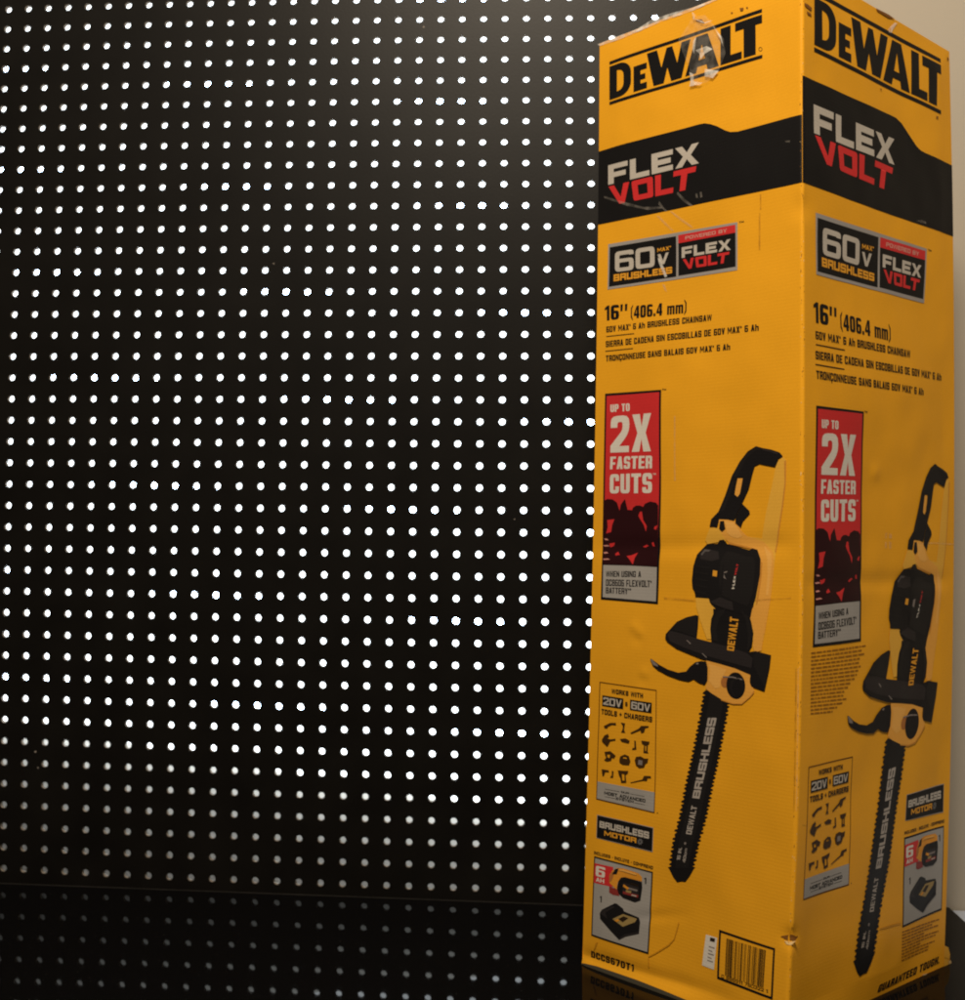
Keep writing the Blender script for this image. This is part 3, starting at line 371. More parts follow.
   ['p','paleyellow',1,[[(250,466.8),(255.7,472.1),(258.8,468),(256.7,445.2),(254.1,422.1),(250.5,398.5),(245,372.5),(240.9,350.8),(237.2,328.9),(232.7,307.8),(228,287.9),(207.6,286.4),(216.4,325.2),(224.3,375.2),(217.4,391.6),(232.4,389.2),(237.5,415.4),(243.3,444.3),(247.7,462.2)]]],
   ['p','tan',2,[[(185.6,410.1),(191.4,411.2),(203.9,408.6),(208.7,404),(212.5,396.8),(217.4,391.6),(234.1,385.1),(242.1,374.6),(242.9,366.5),(240.9,350.8),(237.2,328.9),(232.7,307.8),(229.9,294.4),(218.9,293.7),(222.8,319.9),(227,365),(223.6,378.3),(194.6,385.3),(187.4,392.4)]]],
   ['p','paleyellow',3,[[(174.4,400.6),(184.9,401.3),(188.3,394.5),(192.4,386.3),(183,385.1),(168.4,382.9),(166.6,386.9)]]],
   ['p','paleyellow',3,[[(146.6,329.2),(165.1,328.2),(172.5,319.2),(171.8,305.2),(171.7,285.6),(154.3,284.2),(148.7,304.1),(145.6,318.8)]]],
   ['p','ink',5,[[(174.5,402),(176.8,410),(186.1,418.3),(194.3,435.7),(201.9,456.1),(210.8,470.1),(219.7,479.6),(228.9,484.1),(235.8,481.8),(244.5,479.7),(253.1,476.4),(256.1,472),(251.8,470.4),(247.4,462.2),(238,464.7),(231.9,466.4),(226.7,464.4),(224.3,457),(220.4,441.9),(214.5,429.4),(209.3,419.5),(203.9,408.6),(196.9,410.2),(186.8,410.5),(183.7,400.7)],[(208.2,453.6),(206.1,444.4),(204.8,436.6),(208.2,434.2),(210.7,437.4),(212.3,445.2),(213.9,453.4)]]],
   ['p','tan',2,[[(208.2,453.6),(206.1,444.4),(204.8,436.6),(208.2,434.2),(210.7,437.4),(212.3,445.2),(213.9,453.4)]]],
   ['p','ink',5,[[(213.5,426.9),(221.1,419.2),(221.9,416.2),(214.3,408.1),(211.3,400.9),(205.5,406.1),(205.8,411.3),(210.8,421.5)]]],
   ['p','ink',5,[[(187.8,408),(192.3,408.5),(193.4,399.7),(189,396.6),(185.9,399.7)]]],
   ['p','ink',6,[[(144.3,346.2),(148.1,359.2),(154.4,371.6),(162.9,378.7),(168.4,382.9),(181.6,383.5),(184.5,387.2),(189.9,387.9),(193.2,383.3),(218.6,376.9),(221.6,378.9),(227,377.2),(229.7,366.9),(227.3,351.1),(221.1,328.9),(216,317),(211.2,311.4),(194.9,313.6),(177.2,318.2),(169.2,322.2),(163.9,328.2),(146.6,329.2),(146.3,335),(143.9,338.7)]]],
   ['p','inkgrey',7,[[(158.3,372.6),(164.1,378.3),(181.7,375.1),(182.5,367.3),(173.1,365.2),(158.7,366.8)]]],
   ['p','inkgrey',7,[[(164.5,324.2),(178.7,329),(193.5,324.1),(193.9,315.5),(177.4,319.2)]]],
   ['p','orange',7,[[(173.7,356.1),(178.9,355.4),(177.5,349.7),(172.4,350.5)]]],
   ['p','greyprint',7,[[(187,354.2),(191.1,355.3),(189,347.1),(185.9,348.5)]]],
   ['t','white',7,'FLEX',[[(194.2,337.3),(198.7,350.2),(200.5,350.2),(197.4,337.2)]],0.3,0.2,0.25,0],
   ['t','red',7,'VOLT',[[(199,351),(203.2,363),(205.4,363),(201,351)]],0.3,0.2,0.25,0],
   ['p','ink',5,[[(168.5,317.2),(194.9,313.6),(211.2,311.4),(216,317),(213.9,309.7),(206.2,304.7),(166.4,303)]]],
   ['p','ink',4,[[(164.1,326.3),(219.1,326.2),(217.5,319.3),(211.2,314.9),(214.4,305.3),(216.9,294.4),(214.2,281.5),(209,274.6),(196.9,268.4),(179.3,271.1),(160.1,281.5),(160.9,295.2),(164,306.1),(171.3,317.1),(166.3,321.6)]]],
   ['p','tan',3,[[(212.5,312.9),(218.4,320.7),(234,326.3),(231.9,311.5),(228.4,291),(225.4,278.1),(216.6,276),(215.2,281.6),(217.4,294.5)]]],
   ['t','orange',9,'DEWALT',[[(181.3,275),(189.6,309.9),(200.2,309.1),(190.7,274.9)]],0.34,0.2,0.25,0],
   ['p','ink',6,[[(96.9,279.8),(98.5,284.6),(102.4,288.1),(116.2,299.8),(130.9,306.2),(144.1,309.5),(147.5,308.5),(144.8,297.3),(140.2,283.7),(156.1,281.9),(180.2,279.4),(207.2,275.2),(218.5,277.3),(236.7,274.4),(234.1,261.3),(226.4,237.2),(210.2,240.4),(208.2,244.3),(209.5,252.6),(190.1,257.3),(169.9,259.7),(142.5,262.5),(109.7,270.2),(98.9,276.1)]]],
   ['p','inkgrey',7,[[(100.6,284),(105.4,288.9),(121.2,287.3),(144.2,283.3),(180.1,278.9),(207.1,274.4),(214.2,270),(211.5,259.5),(190.5,261.8),(157.8,265.3),(123.6,271.5),(102.9,277.2)]]],
   ['p','greyprint',8,[[(125.6,280.5),(126.9,281.1),(131.3,277.6),(129.9,276.8)]]],
   ['p','greyprint',8,[[(144.5,268.3),(145.6,268.7),(151.4,264.9),(150,264.2)]]],
   ['p','ink',6,[[(73.5,256.3),(75.6,256),(83.8,251.1),(93.9,247.1),(106.3,245.1),(117.4,247.2),(123.6,252.6),(133.2,258.2),(142.1,260.1),(149,260),(150.4,253.2),(149.1,240.8),(144.5,235.1),(135.3,236.7),(127.4,240),(119.3,236.9),(107.3,237.7),(92.9,240.7),(81.1,245.3),(75.5,249.6)]]],
   ['p','greyprint',8,[[(73.7,255.6),(75.6,255.7),(82,251),(82.5,248.7),(76.4,250)]]],
   ['p','tan',4,[[(149.2,261.5),(169.9,259.7),(190.1,257.3),(209.5,252.6),(207.7,245.8),(213.7,236.7),(207.7,229.3),(196,221.2),(184.3,219.9),(168.2,222.5),(153.4,227.6),(145.6,231.3),(149.1,240.8),(150.4,253.2)]]],
   ['p','ink',6,[[(202.1,241.2),(201.8,238.1),(200.9,235),(199.4,232.2),(197.5,229.7),(195.1,227.7),(192.5,226.3),(189.7,225.5),(186.8,225.4),(184,226),(181.5,227.3),(179.3,229.1),(177.7,231.5),(176.6,234.2),(176.1,237.2),(176.4,240.4),(177.3,243.4),(178.9,246.3),(181,248.8),(183.5,250.8),(186.3,252.2),(189.2,253),(192.1,253.1),(194.9,252.5),(197.3,251.2),(199.3,249.3),(200.8,246.9),(201.7,244.2)]]],
   ['p','browntan',5,[[(180.2,241.5),(179.6,239.3),(178.3,237.3),(176.4,235.8),(174.2,235.1),(172,235.3),(170.1,236.3),(168.9,238),(168.6,240.2),(169.1,242.4),(170.5,244.4),(172.4,245.9),(174.7,246.6),(176.9,246.4),(178.7,245.4),(179.8,243.7)]]],
   ['p','greyprint',7,[[(172,247.1),(185.4,248.3),(197.2,247.3),(200.1,246.2),(197.2,246.1),(185.3,246.9),(172,246)]]],
   ['p','ink',3,[[(145.6,229.7),(144.1,228.5),(142,227.3),(140.5,226.1),(144.4,225.3),(145.4,224.3),(140,222.8),(140.5,221.8),(143,220.9),(141.3,219.8),(139.9,218.6),(139.2,217.5),(142.1,216.6),(143.2,215.7),(137.7,214.1),(137.5,213.1),(141.2,212.3),(139.7,211.1),(138.2,209.9),(138,208.8),(139.7,207.9),(140.7,206.9),(135.7,205.4),(135.2,204.3),(139.8,203.6),(138.5,202.4),(136.2,201.1),(136.3,200.1),(137.3,199.1),(138,198),(134.1,196.6),(133.4,195.4),(138.3,194.8),(137.1,193.6),(133.7,192.2),(134.1,191.1),(134.9,190.1),(135.6,189),(132.9,187.7),(131.8,186.5),(136.4,185.8),(135.2,184.6),(130.9,183.1),(131.7,182.1),(133,181.1),(133.5,180),(131.6,178.7),(130.1,177.5),(133.9,176.7),(133.1,175.5),(128.4,174),(129.6,173),(131.7,172.1),(131.7,171),(130.1,169.7),(128.2,168.4),(131,167.6),(131,166.5),(126.3,165),(127.7,164),(130.6,163.1),(129.7,161.9),(127.8,160.7),(126,159.4),(128.2,158.5),(129.1,157.5),(124.7,156),(125.8,155),(129.1,154.1),(127.3,152.9),(125.1,151.6),(123.9,150.4),(125.8,149.5),(127.3,148.5),(123.4,147.1),(123.6,146),(127,145.2),(124.8,143.9),(122.3,142.6),(122.1,141.5),(123.9,140.5),(125.6,139.6),(121.9,138.2),(121,137.1),(124.5,136.2),(122.5,135),(119.8,133.7),(120.7,132.7),(122.3,131.7),(123.4,130.7),(120.1,129.4),(118.3,128.2),(122.1,127.4),(120.9,126.2),(118,125),(119.4,124),(120.8,123),(121.1,121.9),(118.1,120.7),(116.1,119.5),(120,118.7),(119.8,117.6),(116.3,116.3),(117.7,115.4),(119,114.4),(118.3,113.3),(116,112.1),(114.2,111),(118.1,110.1),(118.6,109.1),(114.4,107.8),(115.4,106.8),(116.9,105.9),(115.7,104.8),(114,103.6),(112.9,102.5),(116.2,101.7),(117,100.7),(112.2,99.3),(112.5,98.3),(114.8,97.4),(113.5,96.3),(112.2,95.1),(111.6,94),(113.9,93.1),(114.7,92.2),(109.7,90.8),(109.5,89.7),(112.7,88.9),(111.3,87.7),(109.8,86.6),(109.4,85.5),(110.7,84.5),(111.4,83.5),(106.9,82),(106.4,80.9),(110.5,80.2),(109.1,79),(106.8,77.7),(106.7,76.6),(107.4,75.6),(108,74.5),(104.5,73.1),(103.8,72),(108.1,71.2),(106.8,70),(103.6,68.6),(103.9,67.5),(104.8,66.5),(105.6,65.4),(103.1,64.1),(102.1,62.9),(106.3,62),(105.2,60.8),(101.1,59.4),(102,58.4),(103.4,57.3),(103.9,56.2),(102.2,55),(100.6,53.7),(104.1,52.8),(103.4,51.6),(98.9,50.3),(100.3,49.2),(102.5,48.2),(102.4,47.1),(100.8,45.9),(99,44.6),(101.8,43.7),(101.9,42.5),(97.6,41.1),(99.1,40.1),(104.4,31.2),(109.6,25.8),(114.7,26.9),(120.8,26.7),(126.7,33.2),(132.2,41.3),(134.1,42.5),(130.4,43.3),(131,44.4),(134.1,45.7),(132.8,46.7),(131.7,47.7),(132.1,48.8),(134.7,50.1),(136.5,51.3),(132.7,52.1),(132.5,53.2),(136.3,54.6),(135.3,55.6),(134.1,56.6),(135.1,57.8),(137,59),(138.3,60.2),(134.9,61),(134.3,62.1),(138.8,63.5),(138.3,64.5),(136.5,65.5),(137.7,66.6),(139,67.8),(139.8,68.9),(137.2,69.8),(136.5,70.9),(141.4,72.2),(141.4,73.2),(138.6,74.1),(140,75.2),(141.3,76.3),(141.9,77.4),(140.4,78.3),(139.8,79.3),(144.4,80.5),(144.7,81.6),(141,82.4),(142.4,83.5),(144.3,84.6),(144.6,85.6),(143.9,86.5),(143.2,87.5),(147,88.7),(147.5,89.7),(143.4,90.5),(144.8,91.5),(147.7,92.7),(147.7,93.7),(147.1,94.6),(146.4,95.6),(149.1,96.8),(149.9,97.8),(145.8,98.5),(147.1,99.6),(150.8,100.9),(150.2,101.8),(149.1,102.8),(148.5,103.7),(150.4,104.9),(151.8,106),(148.3,106.7),(149.3,107.8),(153.5,109.2),(152.3,110.1),(150.6,110.9),(150.4,111.9),(152.1,113.1),(154,114.3),(151.1,115),(151.4,116.1),(155.7,117.5),(154.2,118.4),(151.8,119.2),(152.5,120.3),(154.3,121.5),(156.2,122.7),(153.9,123.5),(153.2,124.4),(157.3,125.9),(156.2,126.8),(153.3,127.6),(155,128.8),(157,130),(158.4,131.2),(156.3,132),(154.9,132.9),(158.8,134.3),(158.4,135.3),(155.4,136.1),(157.5,137.3),(159.8,138.6),(160.2,139.7),(158.3,140.5),(156.7,141.4),(160.5,142.9),(161.2,144),(157.9,144.7),(159.9,145.9),(162.3,147.2),(161.7,148.2),(160.1,149.1),(158.9,150),(162.6,151.4),(164.1,152.6),(160.5,153.3),(161.8,154.5),(164.5,155.8),(163.3,156.7),(162,157.7),(161.7,158.7),(164.9,160.1),(166.8,161.3),(162.8,161.9),(163.3,163),(166.6,164.4),(165.3,165.3),(164.2,166.3),(164.7,167.4),(167.2,168.7),(168.9,169.9),(164.9,170.5),(164.7,171.5),(168.8,173),(167.8,173.9),(166.5,174.9),(167.5,176),(169.3,177.2),(170.5,178.4),(167,179.1),(166.4,180.1),(171.2,181.6),(170.7,182.6),(168.7,183.4),(169.9,184.6),(171.1,185.7),(172,186.8),(169.4,187.6),(168.7,188.6),(173.7,190.1),(173.5,191.2),(170.4,191.9),(171.6,193),(172.9,194.2),(173.4,195.3),(171.8,196.2),(171.1,197.1),(175.7,198.7),(175.7,199.7),(171.7,200.3),(173,201.5),(175,202.7),(175.3,203.8),(174.4,204.7),(173.5,205.7),(177.2,207.1),(177.5,208.2),(173,208.7),(174.5,209.9),(177.5,211.3),(177.4,212.4),(176.6,213.3),(175.6,214.2),(178.4,215.6),(179.4,216.7),(175.1,217.2),(176.6,218.4),(180.6,219.9),(179.9,220.9),(178.6,221.8),(177.8,222.7)]]],
   ['t','barprint',4,'BRUSHLESS',[[(129.7,115.5),(149,201.6),(161.3,202.6),(139.2,115.2)]],0.27,0.24,0.12,0],
   ['t','barprint',4,'DEWALT',[[(121.9,79),(129.1,108.3),(136.6,108.1),(129.1,78.4)]],0.32,0.2,0.25,0],
   ['p','greyprint',4,[[(122.6,68.6),(122.3,67.7),(121.6,67.1),(120.7,67),(119.9,67.5),(119.6,68.4),(119.9,69.3),(120.6,69.9),(121.6,70),(122.3,69.5)]]],
   ['t','barprint',4,'16 IN.',[[(109.6,49.9),(112.9,63.7),(116.9,63.5),(113.8,49.3)]],0.26,0.2,0.25,0],
   ['t','barprint',4,'40cm',[[(117.2,47.6),(120.5,63.2),(123.8,62.8),(121.1,47)]],0.26,0.2,0.25,0],
   ['p','inkmid',6,[[(203,455.1),(210.7,468.2),(220.7,477.7),(228.8,482.6),(234.7,480.5),(227.7,479.1),(218.5,472.5),(211.3,460.5),(207.1,454.4)]]],
   ['p','inkgrey',7,[[(235.7,480.8),(243.5,479),(251.7,475.7),(251,474.3),(243.4,477.4),(235.7,479.3)]]],
   ['p','inkmid',6,[[(195.4,434.7),(202.3,450.3),(204.4,449.3),(200.8,436.6),(192.9,420.4),(185.9,414.2),(188.4,418.4)]]],
   ['p','tandark',3,[[(229.4,364.9),(230.8,362.8),(228.7,349.2),(223.6,327.1),(219.3,314.4),(221.4,327.1),(226.7,349.2)]]],
   ['p','tanlight',3,[[(192.3,408.5),(202.9,406.5),(207.4,401.5),(212.1,391.7),(206.4,389.6),(198.7,391.5),(194.6,395.6),(194.5,401.8)]]],
   ['p','tandark',4,[[(194.6,385.3),(223.7,378.9),(223.5,377.3),(194.4,383.3)]]],
   ['p','tanlight',3,[[(233.8,381),(240.6,372.6),(240.7,364.5),(238.3,350.8),(234.5,330.7),(231.9,330.7),(234.9,350.9),(236.1,366.7)]]],
   ['p','tandark',2,[[(256.7,467.2),(258.8,468),(256.7,445.2),(254.1,422.1),(250.5,398.5),(245,373.5),(244,374.5),(249.2,398.6),(252.8,422.2),(255.4,445.3)]]],
   ['p','inkmid',7,[[(183.9,365.4),(191.1,375.2),(196.9,375.3),(215.2,370.3),(222.5,369.2),(223.7,363.1),(218.1,332.5),(211.6,319.6),(194.8,325),(181.3,330.9),(179.6,344.3)]]],
   ['p','ink',8,[[(186.7,363.4),(187.6,363.4),(181.8,332.8),(180.4,332.8)]]],
   ['p','inkmid',7,[[(149.9,361.1),(169.8,359.1),(169.5,357.6),(149.4,359.6)]]],
   ['p','inkmid',7,[[(149.6,354.8),(167.8,352.7),(167.6,351.2),(149.2,353.3)]]],
   ['p','inkmid',7,[[(149.4,348.5),(165.9,346.4),(165.7,344.9),(149,347)]]],
   ['p','inkmid',7,[[(149.2,342.3),(164,340),(163.7,338.5),(148.7,340.8)]]],
   ['p','inkmid',7,[[(148.9,335.9),(162,333.5),(161.7,332),(148.4,334.3)]]],
   ['p','tapegrey',8,[[(159.4,371.7),(164.6,377.1),(172.3,376.5),(169.7,374.9),(165.3,374.7),(161.2,370.7)]]],
   ['p','inkmid',6,[[(167.9,306.3),(173.8,314.8),(184.4,317.2),(182,312.7),(174.6,306.5),(169.1,294.2),(169.4,282.2),(163.5,283.3),(163.3,295.4)]]],
   ['p','inkmid',6,[[(202.5,316),(209.4,314.1),(213,305.3),(215.2,294.3),(212.4,281.4),(208.2,276.7),(210.3,292.6),(208.2,306.4)]]],
   ['p','tanlight',5,[[(152.6,258),(169.5,255.9),(177.7,254.5),(173.1,247.9),(168.7,244.4),(167.3,235.2),(159.9,232.8),(151.3,239.5),(154.1,250.5)]]],
   ['p','tandark',5,[[(168.2,222.5),(184.3,220.4),(196,221.7),(206.8,229.5),(212.7,236.2),(213.2,234.4),(207.7,229),(196.4,220.5),(183.9,219.1),(167.8,221.4)]]],
   ['p','inkmid',7,[[(199.3,239.2),(199,236.6),(198.2,234),(196.8,231.7),(195,229.8),(192.9,228.4),(190.7,227.7),(188.4,227.7),(186.2,228.4),(184.3,229.7),(182.8,231.6),(181.8,233.9),(181.4,236.5),(181.6,239.2),(182.5,241.8),(183.9,244.1),(185.8,246),(188,247.4),(190.3,248.1),(192.6,248.1),(194.8,247.4),(196.6,246),(198,244.1),(198.9,241.8)]]],
   ['p','ink',8,[[(198.2,238.2),(198,236),(197.4,233.8),(196.3,231.9),(194.9,230.4),(193.2,229.3),(191.4,228.7),(189.5,228.7),(187.8,229.3),(186.3,230.4),(185.1,231.9),(184.3,233.9),(184,236),(184.2,238.2),(184.8,240.3),(186,242.2),(187.5,243.8),(189.2,244.9),(191.1,245.4),(192.9,245.4),(194.6,244.9),(196.1,243.8),(197.2,242.2),(198,240.3)]]],
   ['p','greyprint',8,[[(133.3,256.4),(135.7,258.1),(138.2,257.4),(136.2,255.7)]]],
   ['p','inkmid',7,[[(116.3,298.5),(130.7,305.1),(144.5,308.4),(143.5,298.8),(139.7,285.2),(132.7,286.2),(121.6,288.9),(110.4,290)]]],
   ['p','inkmid',7,[[(218.4,276.1),(235.4,273.6),(232.9,261.2),(227.1,241.7),(215.2,259.8),(214.6,270)]]],
   ['p','inkmid',3.5,[[(152.2,228.2),(149.6,218.5),(147.3,208.8),(145.2,199),(142.8,189.1),(140.4,179),(138.1,168.9),(135.7,158.8),(133.3,148.8),(130.9,138.8),(128.7,128.9),(126.6,119.1),(124.4,109.6),(122.1,100.2),(119.4,90.8),(116.3,81.2),(113.2,71.2),(111,60.9),(109,50.6),(107.1,40.5),(124.3,40.9),(126.8,50.8),(129.3,61),(131.7,71.1),(134.9,80.6),(138.1,89.9),(141,99),(143.2,108.2),(145.5,117.5),(147.8,127.1),(150.2,136.8),(152.6,146.5),(155.1,156.3),(157.6,166.1),(160,175.9),(162.5,185.6),(164.8,195.2),(167,204.8),(169.2,214.5),(171.7,224.1)]]],
  ],
  'compatibility_panel': [
   ['p','frameink',1,[[(14.9,218.8),(85.8,219.9),(86.6,108.8),(15.1,108.7)],[(15.9,218.1),(84.9,219.1),(85.7,109.6),(16,109.5)]]],
   ['p','greypanel',1,[[(16.3,125.6),(85.6,127.3),(85.7,109.8),(16,109.7)]]],
   ['t','black',2,'WORKS WITH',[[(30.9,214.3),(69.9,214.8),(70,210.5),(31,210)]],0.34,0.2,0.25,0],
   ['p','black',2,[[(19.2,206.6),(46.1,207),(46.1,197.3),(19.2,196.8)]]],
   ['t','silver',3,'20V',[[(20.6,205.1),(44.3,205.4),(44.2,198.4),(20.5,198.1)]],0.25,0.2,0.15,0],
   ['t','black',2,'&',[[(48.4,204.2),(51.3,204.4),(51.5,200.5),(48.5,200.4)]],0.3,0.2,0.25,0],
   ['p','black',2,[[(54.3,207.1),(80.5,207.6),(80.3,198.2),(54.3,197.7)]]],
   ['t','silver',3,'60V',[[(56,205.7),(78.8,206),(78.7,199.2),(55.9,198.9)]],0.25,0.2,0.15,0],
   ['t','black',2,'TOOLS + CHARGERS',[[(18.4,193.8),(81.4,194.9),(81.2,190),(18.4,188.9)]],0.34,0.2,0.25,0],
   ['p','toolink',2,[[(22.3,178.3),(25.4,179.8),(30.2,182.3),(37.7,183.3),(38.1,181.1),(32.5,180.6),(27.9,178.3),(26.7,176.4),(23.3,176.2)]]],
   ['p','toolink',2,[[(43.6,184.4),(49.1,184.5),(48.5,182.1),(47.9,178.1),(49.5,175.8),(44.3,175.4),(46.1,178.5),(46.3,181.7)]]],
   ['p','toolink',2,[[(55.3,176.7),(65.7,182),(68.3,184.9),(77.2,186.2),(77.5,184.8),(73.2,183.4),(72.1,179.5),(68.6,178.1),(67.5,180.7),(56.8,175.8)]]],
   ['p','toolink',2,[[(20.3,165),(23.6,169.7),(28.2,171.8),(29.6,169.2),(27.1,167.4),(31.2,167),(37.7,168.6),(37.8,166.9),(31.3,165.2),(29.5,162.2),(27.8,159.5),(24.9,161.1),(21,163)]]],
   ['p','toolink',2,[[(42.9,169),(49.7,170.7),(54.9,169.2),(53.9,166.5),(49.9,166.6),(45.2,166.9)]]],
   ['p','toolink',2,[[(60.3,170.3),(62.2,170.3),(63.2,162.5),(58,161.4),(58.2,163.1),(60.6,163.7)]]],
   ['p','toolink',2,[[(68.8,171.5),(78.7,171.9),(78,169.5),(76.6,168.6),(76.5,162.5),(77.7,161.2),(71.6,160.8),(72,167.9),(69.5,168.9)],[(73.5,167.9),(74.9,167.9),(74.7,162.9),(73.6,163)]]],
   ['p','toolink',2,[[(24.2,154.4),(31.7,156.2),(38.4,153.1),(36.6,150.1),(33.8,150.3),(33,147.4),(27.4,145.8),(24.1,146.7),(26.7,149.2),(25.3,151.8)],[(27.7,152.8),(31.4,153.1),(31,149.9),(28.5,149.9)]]],
   ['p','toolink',2,[[(42.8,149.7),(43.9,153.3),(49.4,155.9),(54.4,154.9),(56.4,150.4),(54.7,146.7),(47,145.9),(43.2,147.2)],[(47.6,153.5),(51.3,153.8),(52.6,152.3),(47.1,152)]]],
   ['p','toolink',2,[[(61.4,152.6),(63.1,155.9),(68.5,157.1),(73,155.8),(77.5,156.5),(76.8,152.3),(74.5,151.3),(72.8,147.6),(67.1,146),(63.1,148.1)],[(65.9,153.6),(70.8,153.6),(70.6,149.2),(65.5,149.2)]]],
   ['p','greyprint',2,[[(65.9,153.6),(70.8,153.6),(70.6,149.2),(65.5,149.2)]]],
   ['p','toolink',2,[[(21.1,137.8),(30.2,138.2),(30.6,136.3),(25.9,135.8),(24.2,131.7),(22.3,131.9)]]],
   ['p','toolink',2,[[(33.9,138.3),(36.2,138.2),(36.1,132.2),(32.3,131.6),(32.6,133.3),(34.1,133.6)]]],
   ['p','toolink',2,[[(41.3,140),(48.2,140.6),(54.2,141.6),(53.8,139),(51.1,137.2),(52.3,130.3),(45.9,129.2),(44.8,133.4),(42.8,135.9)],[(46.4,137.8),(49.6,137.8),(49.8,131.8),(47.2,131.6)]]],
   ['p','toolink',2,[[(56.8,131.3),(71.1,136.5),(73.1,140.2),(80.8,141.1),(81.4,139.3),(77.3,138.6),(76.5,136),(72.1,135.5),(57.8,130.9)]]],
   ['t','black',2,'OUR',[[(45.8,121.8),(55.8,122),(55.8,120.4),(45.9,120.1)]],0.28,0.2,0.25,0],
   ['t','black',2,'MOST ADVANCED',[[(25.4,118),(75.5,119.3),(75.4,116.4),(25.3,114.9)]],0.27,0.24,0.12,0],
   ['t','black',2,'SYSTEM',[[(40,115),(61.5,115.5),(61.6,113.4),(39.9,112.8)]],0.28,0.2,0.25,0],
   ['p','black',2,[[(26,120.3),(44.4,120.8),(44.4,120.5),(26,120)]]],
   ['p','black',2,[[(56.9,121.2),(73.9,121.8),(73.9,121.4),(56.9,120.9)]]],
   ['p','black',2,[[(26.3,113.4),(38.7,113.7),(38.8,113.3),(26.4,113.1)]]],
   ['p','black',2,[[(62.7,114.1),(74.8,114.4),(74.8,114),(62.7,113.8)]]],
   ['p','black',1,[[(90.7,109.9),(90.5,109.4),(90,109.2),(89.5,109.3),(89.3,109.6),(89.4,110),(89.9,110.3),(90.4,110.2)]]],
  ],
  'motor_badge': [
   ['p','silverdark',1,[[(183.2,174.6),(257.3,175.9),(257.4,148.4),(182.2,150.6)]]],
   ['p','black',2,[[(183.8,174),(256.5,175.1),(256.6,149.3),(182.9,151.1)]]],
   ['t','silver',3,'BRUSHLESS',[[(186.7,168.9),(251.6,170),(251.7,162.4),(186.5,162.2)]],0.27,0.25,0.12,0],
   ['t','orange',3,'MOTOR',[[(192.5,160.1),(234.3,160.2),(234.2,154.4),(192.3,154.8)]],0.27,0.25,0.12,0],
   ['p','gear',3,[[(242.4,157.5),(243.4,156.2),(241.6,155.4),(241.2,153.8),(239.5,154.2),(237.9,153.2),(237.4,154.6),(235.6,154.8),(236.4,156.4),(235.5,157.7),(237.2,158.5),(237.7,160.1),(239.3,159.7),(240.9,160.7),(241.5,159.3),(243.3,159.1)],[(240.4,157.1),(240.2,156.5),(239.8,156.1),(239.1,155.9),(238.6,156.2),(238.4,156.8),(238.6,157.4),(239.1,157.8),(239.7,157.9),(240.2,157.7)]]],
  ],
  'contents_panel': [
   ['t','black',1,'INCLUDES • INCLUYE • COMPREND',[[(181.4,141.1),(259.5,141.5),(259.7,138.4),(181.5,138.3)]],0.32,0.2,0.25,0],
   ['p','black',1,[[(181,135.7),(259,135.6),(259.8,55.2),(183.1,53.6)]]],
   ['p','greypanel',2,[[(182.6,133.9),(257.6,134),(258.3,57.1),(184.8,55.4)]]],
   ['p','red',3,[[(182.5,128.6),(208.2,129.7),(209.2,109.7),(182.8,108.5)]]],
   ['t','white',4,'6',[[(184.7,126.7),(198,127),(198.1,116.5),(185,116)]],0.33,0.2,0.2,0],
   ['t','white',4,'AH',[[(185.8,114.7),(197.7,115.1),(197.7,110.8),(185.9,110.5)]],0.27,0.2,0.25,0],
   ['p','orangebat',4,[[(204,120.5),(207.3,125.8),(213.1,129.8),(221.5,131.2),(241.7,130.5),(246.1,127.8),(246.4,123.4),(223.3,122.9),(218.6,120.9),(215.4,115.7),(214.7,108.2),(204.5,113.3)]]],
   ['p','ink',5,[[(207.6,122.2),(210.8,128.4),(215.5,130),(213.6,123.5)]]],
   ['p','ink',5,[[(216.5,117.7),(219.8,121.7),(224.5,123.1),(246.4,122.9),(247.3,117.4),(246,104.6),(239.2,101.2),(223.7,102.1),(217.4,105.2),(215.1,110.1)]]],
   ['p','maroonlight',4,[[(204.8,109.6),(217.1,108.8),(218.8,102.8),(210.3,102.1),(205.3,103.3)]]],
   ['p','inkgrey',6,[[(222.5,117.2),(242.7,117.2),(242.9,108.3),(222.5,108.2)]]],
   ['p','orangebat',7,[[(223.4,115.6),(231.2,113.4),(229,111.4),(222.8,113.3)]]],
   ['p','maroonlight',7,[[(223.2,108.7),(243.3,109.3),(243,106.6),(223.1,106.1)]]],
   ['p','greyprint',7,[[(228.8,114.1),(241.7,114.3),(241.4,112.5),(228.9,112.1)]]],
   ['p','tanlight',8,[[(214.5,127.9),(221.6,130.2),(239.9,129.4),(238.4,127.9),(221.7,128.4)]]],
   ['p','browntan',5,[[(204,120.2),(207.6,125.3),(210.5,125.2),(209,118.9),(206.9,114.7),(204.5,114.2)]]],
   ['p','tanlabel',8,[[(227.1,111),(234.2,111.2),(233.4,108.8),(226.8,108.8)]]],
   ['p','silver',8,[[(234.5,108),(241,108.3),(240.9,107.2),(234.3,106.9)]]],
   ['p','ink2',8,[[(232,119),(242.6,118.8),(242.4,117.7),(231.8,117.9)]]],
   ['p','inkgrey',6,[[(223.3,60.5),(230.2,65.3),(246.6,72.3),(246.7,73.9),(229.5,66.9),(222.3,61.5)]]],
   ['p','orangebat',7,[[(214.7,77.2),(218.9,79.7),(221.8,79),(217.7,76.5)]]],
   ['t','black',3,'1',[[(248.8,128.1),(251.6,128.1),(251.8,122),(249.1,121.9)]],0.4,0.2,0.25,0],
   ['t','black',3,'1',[[(192.8,97.1),(195.5,97.2),(195.8,90.8),(193,90.7)]],0.4,0.2,0.25,0],
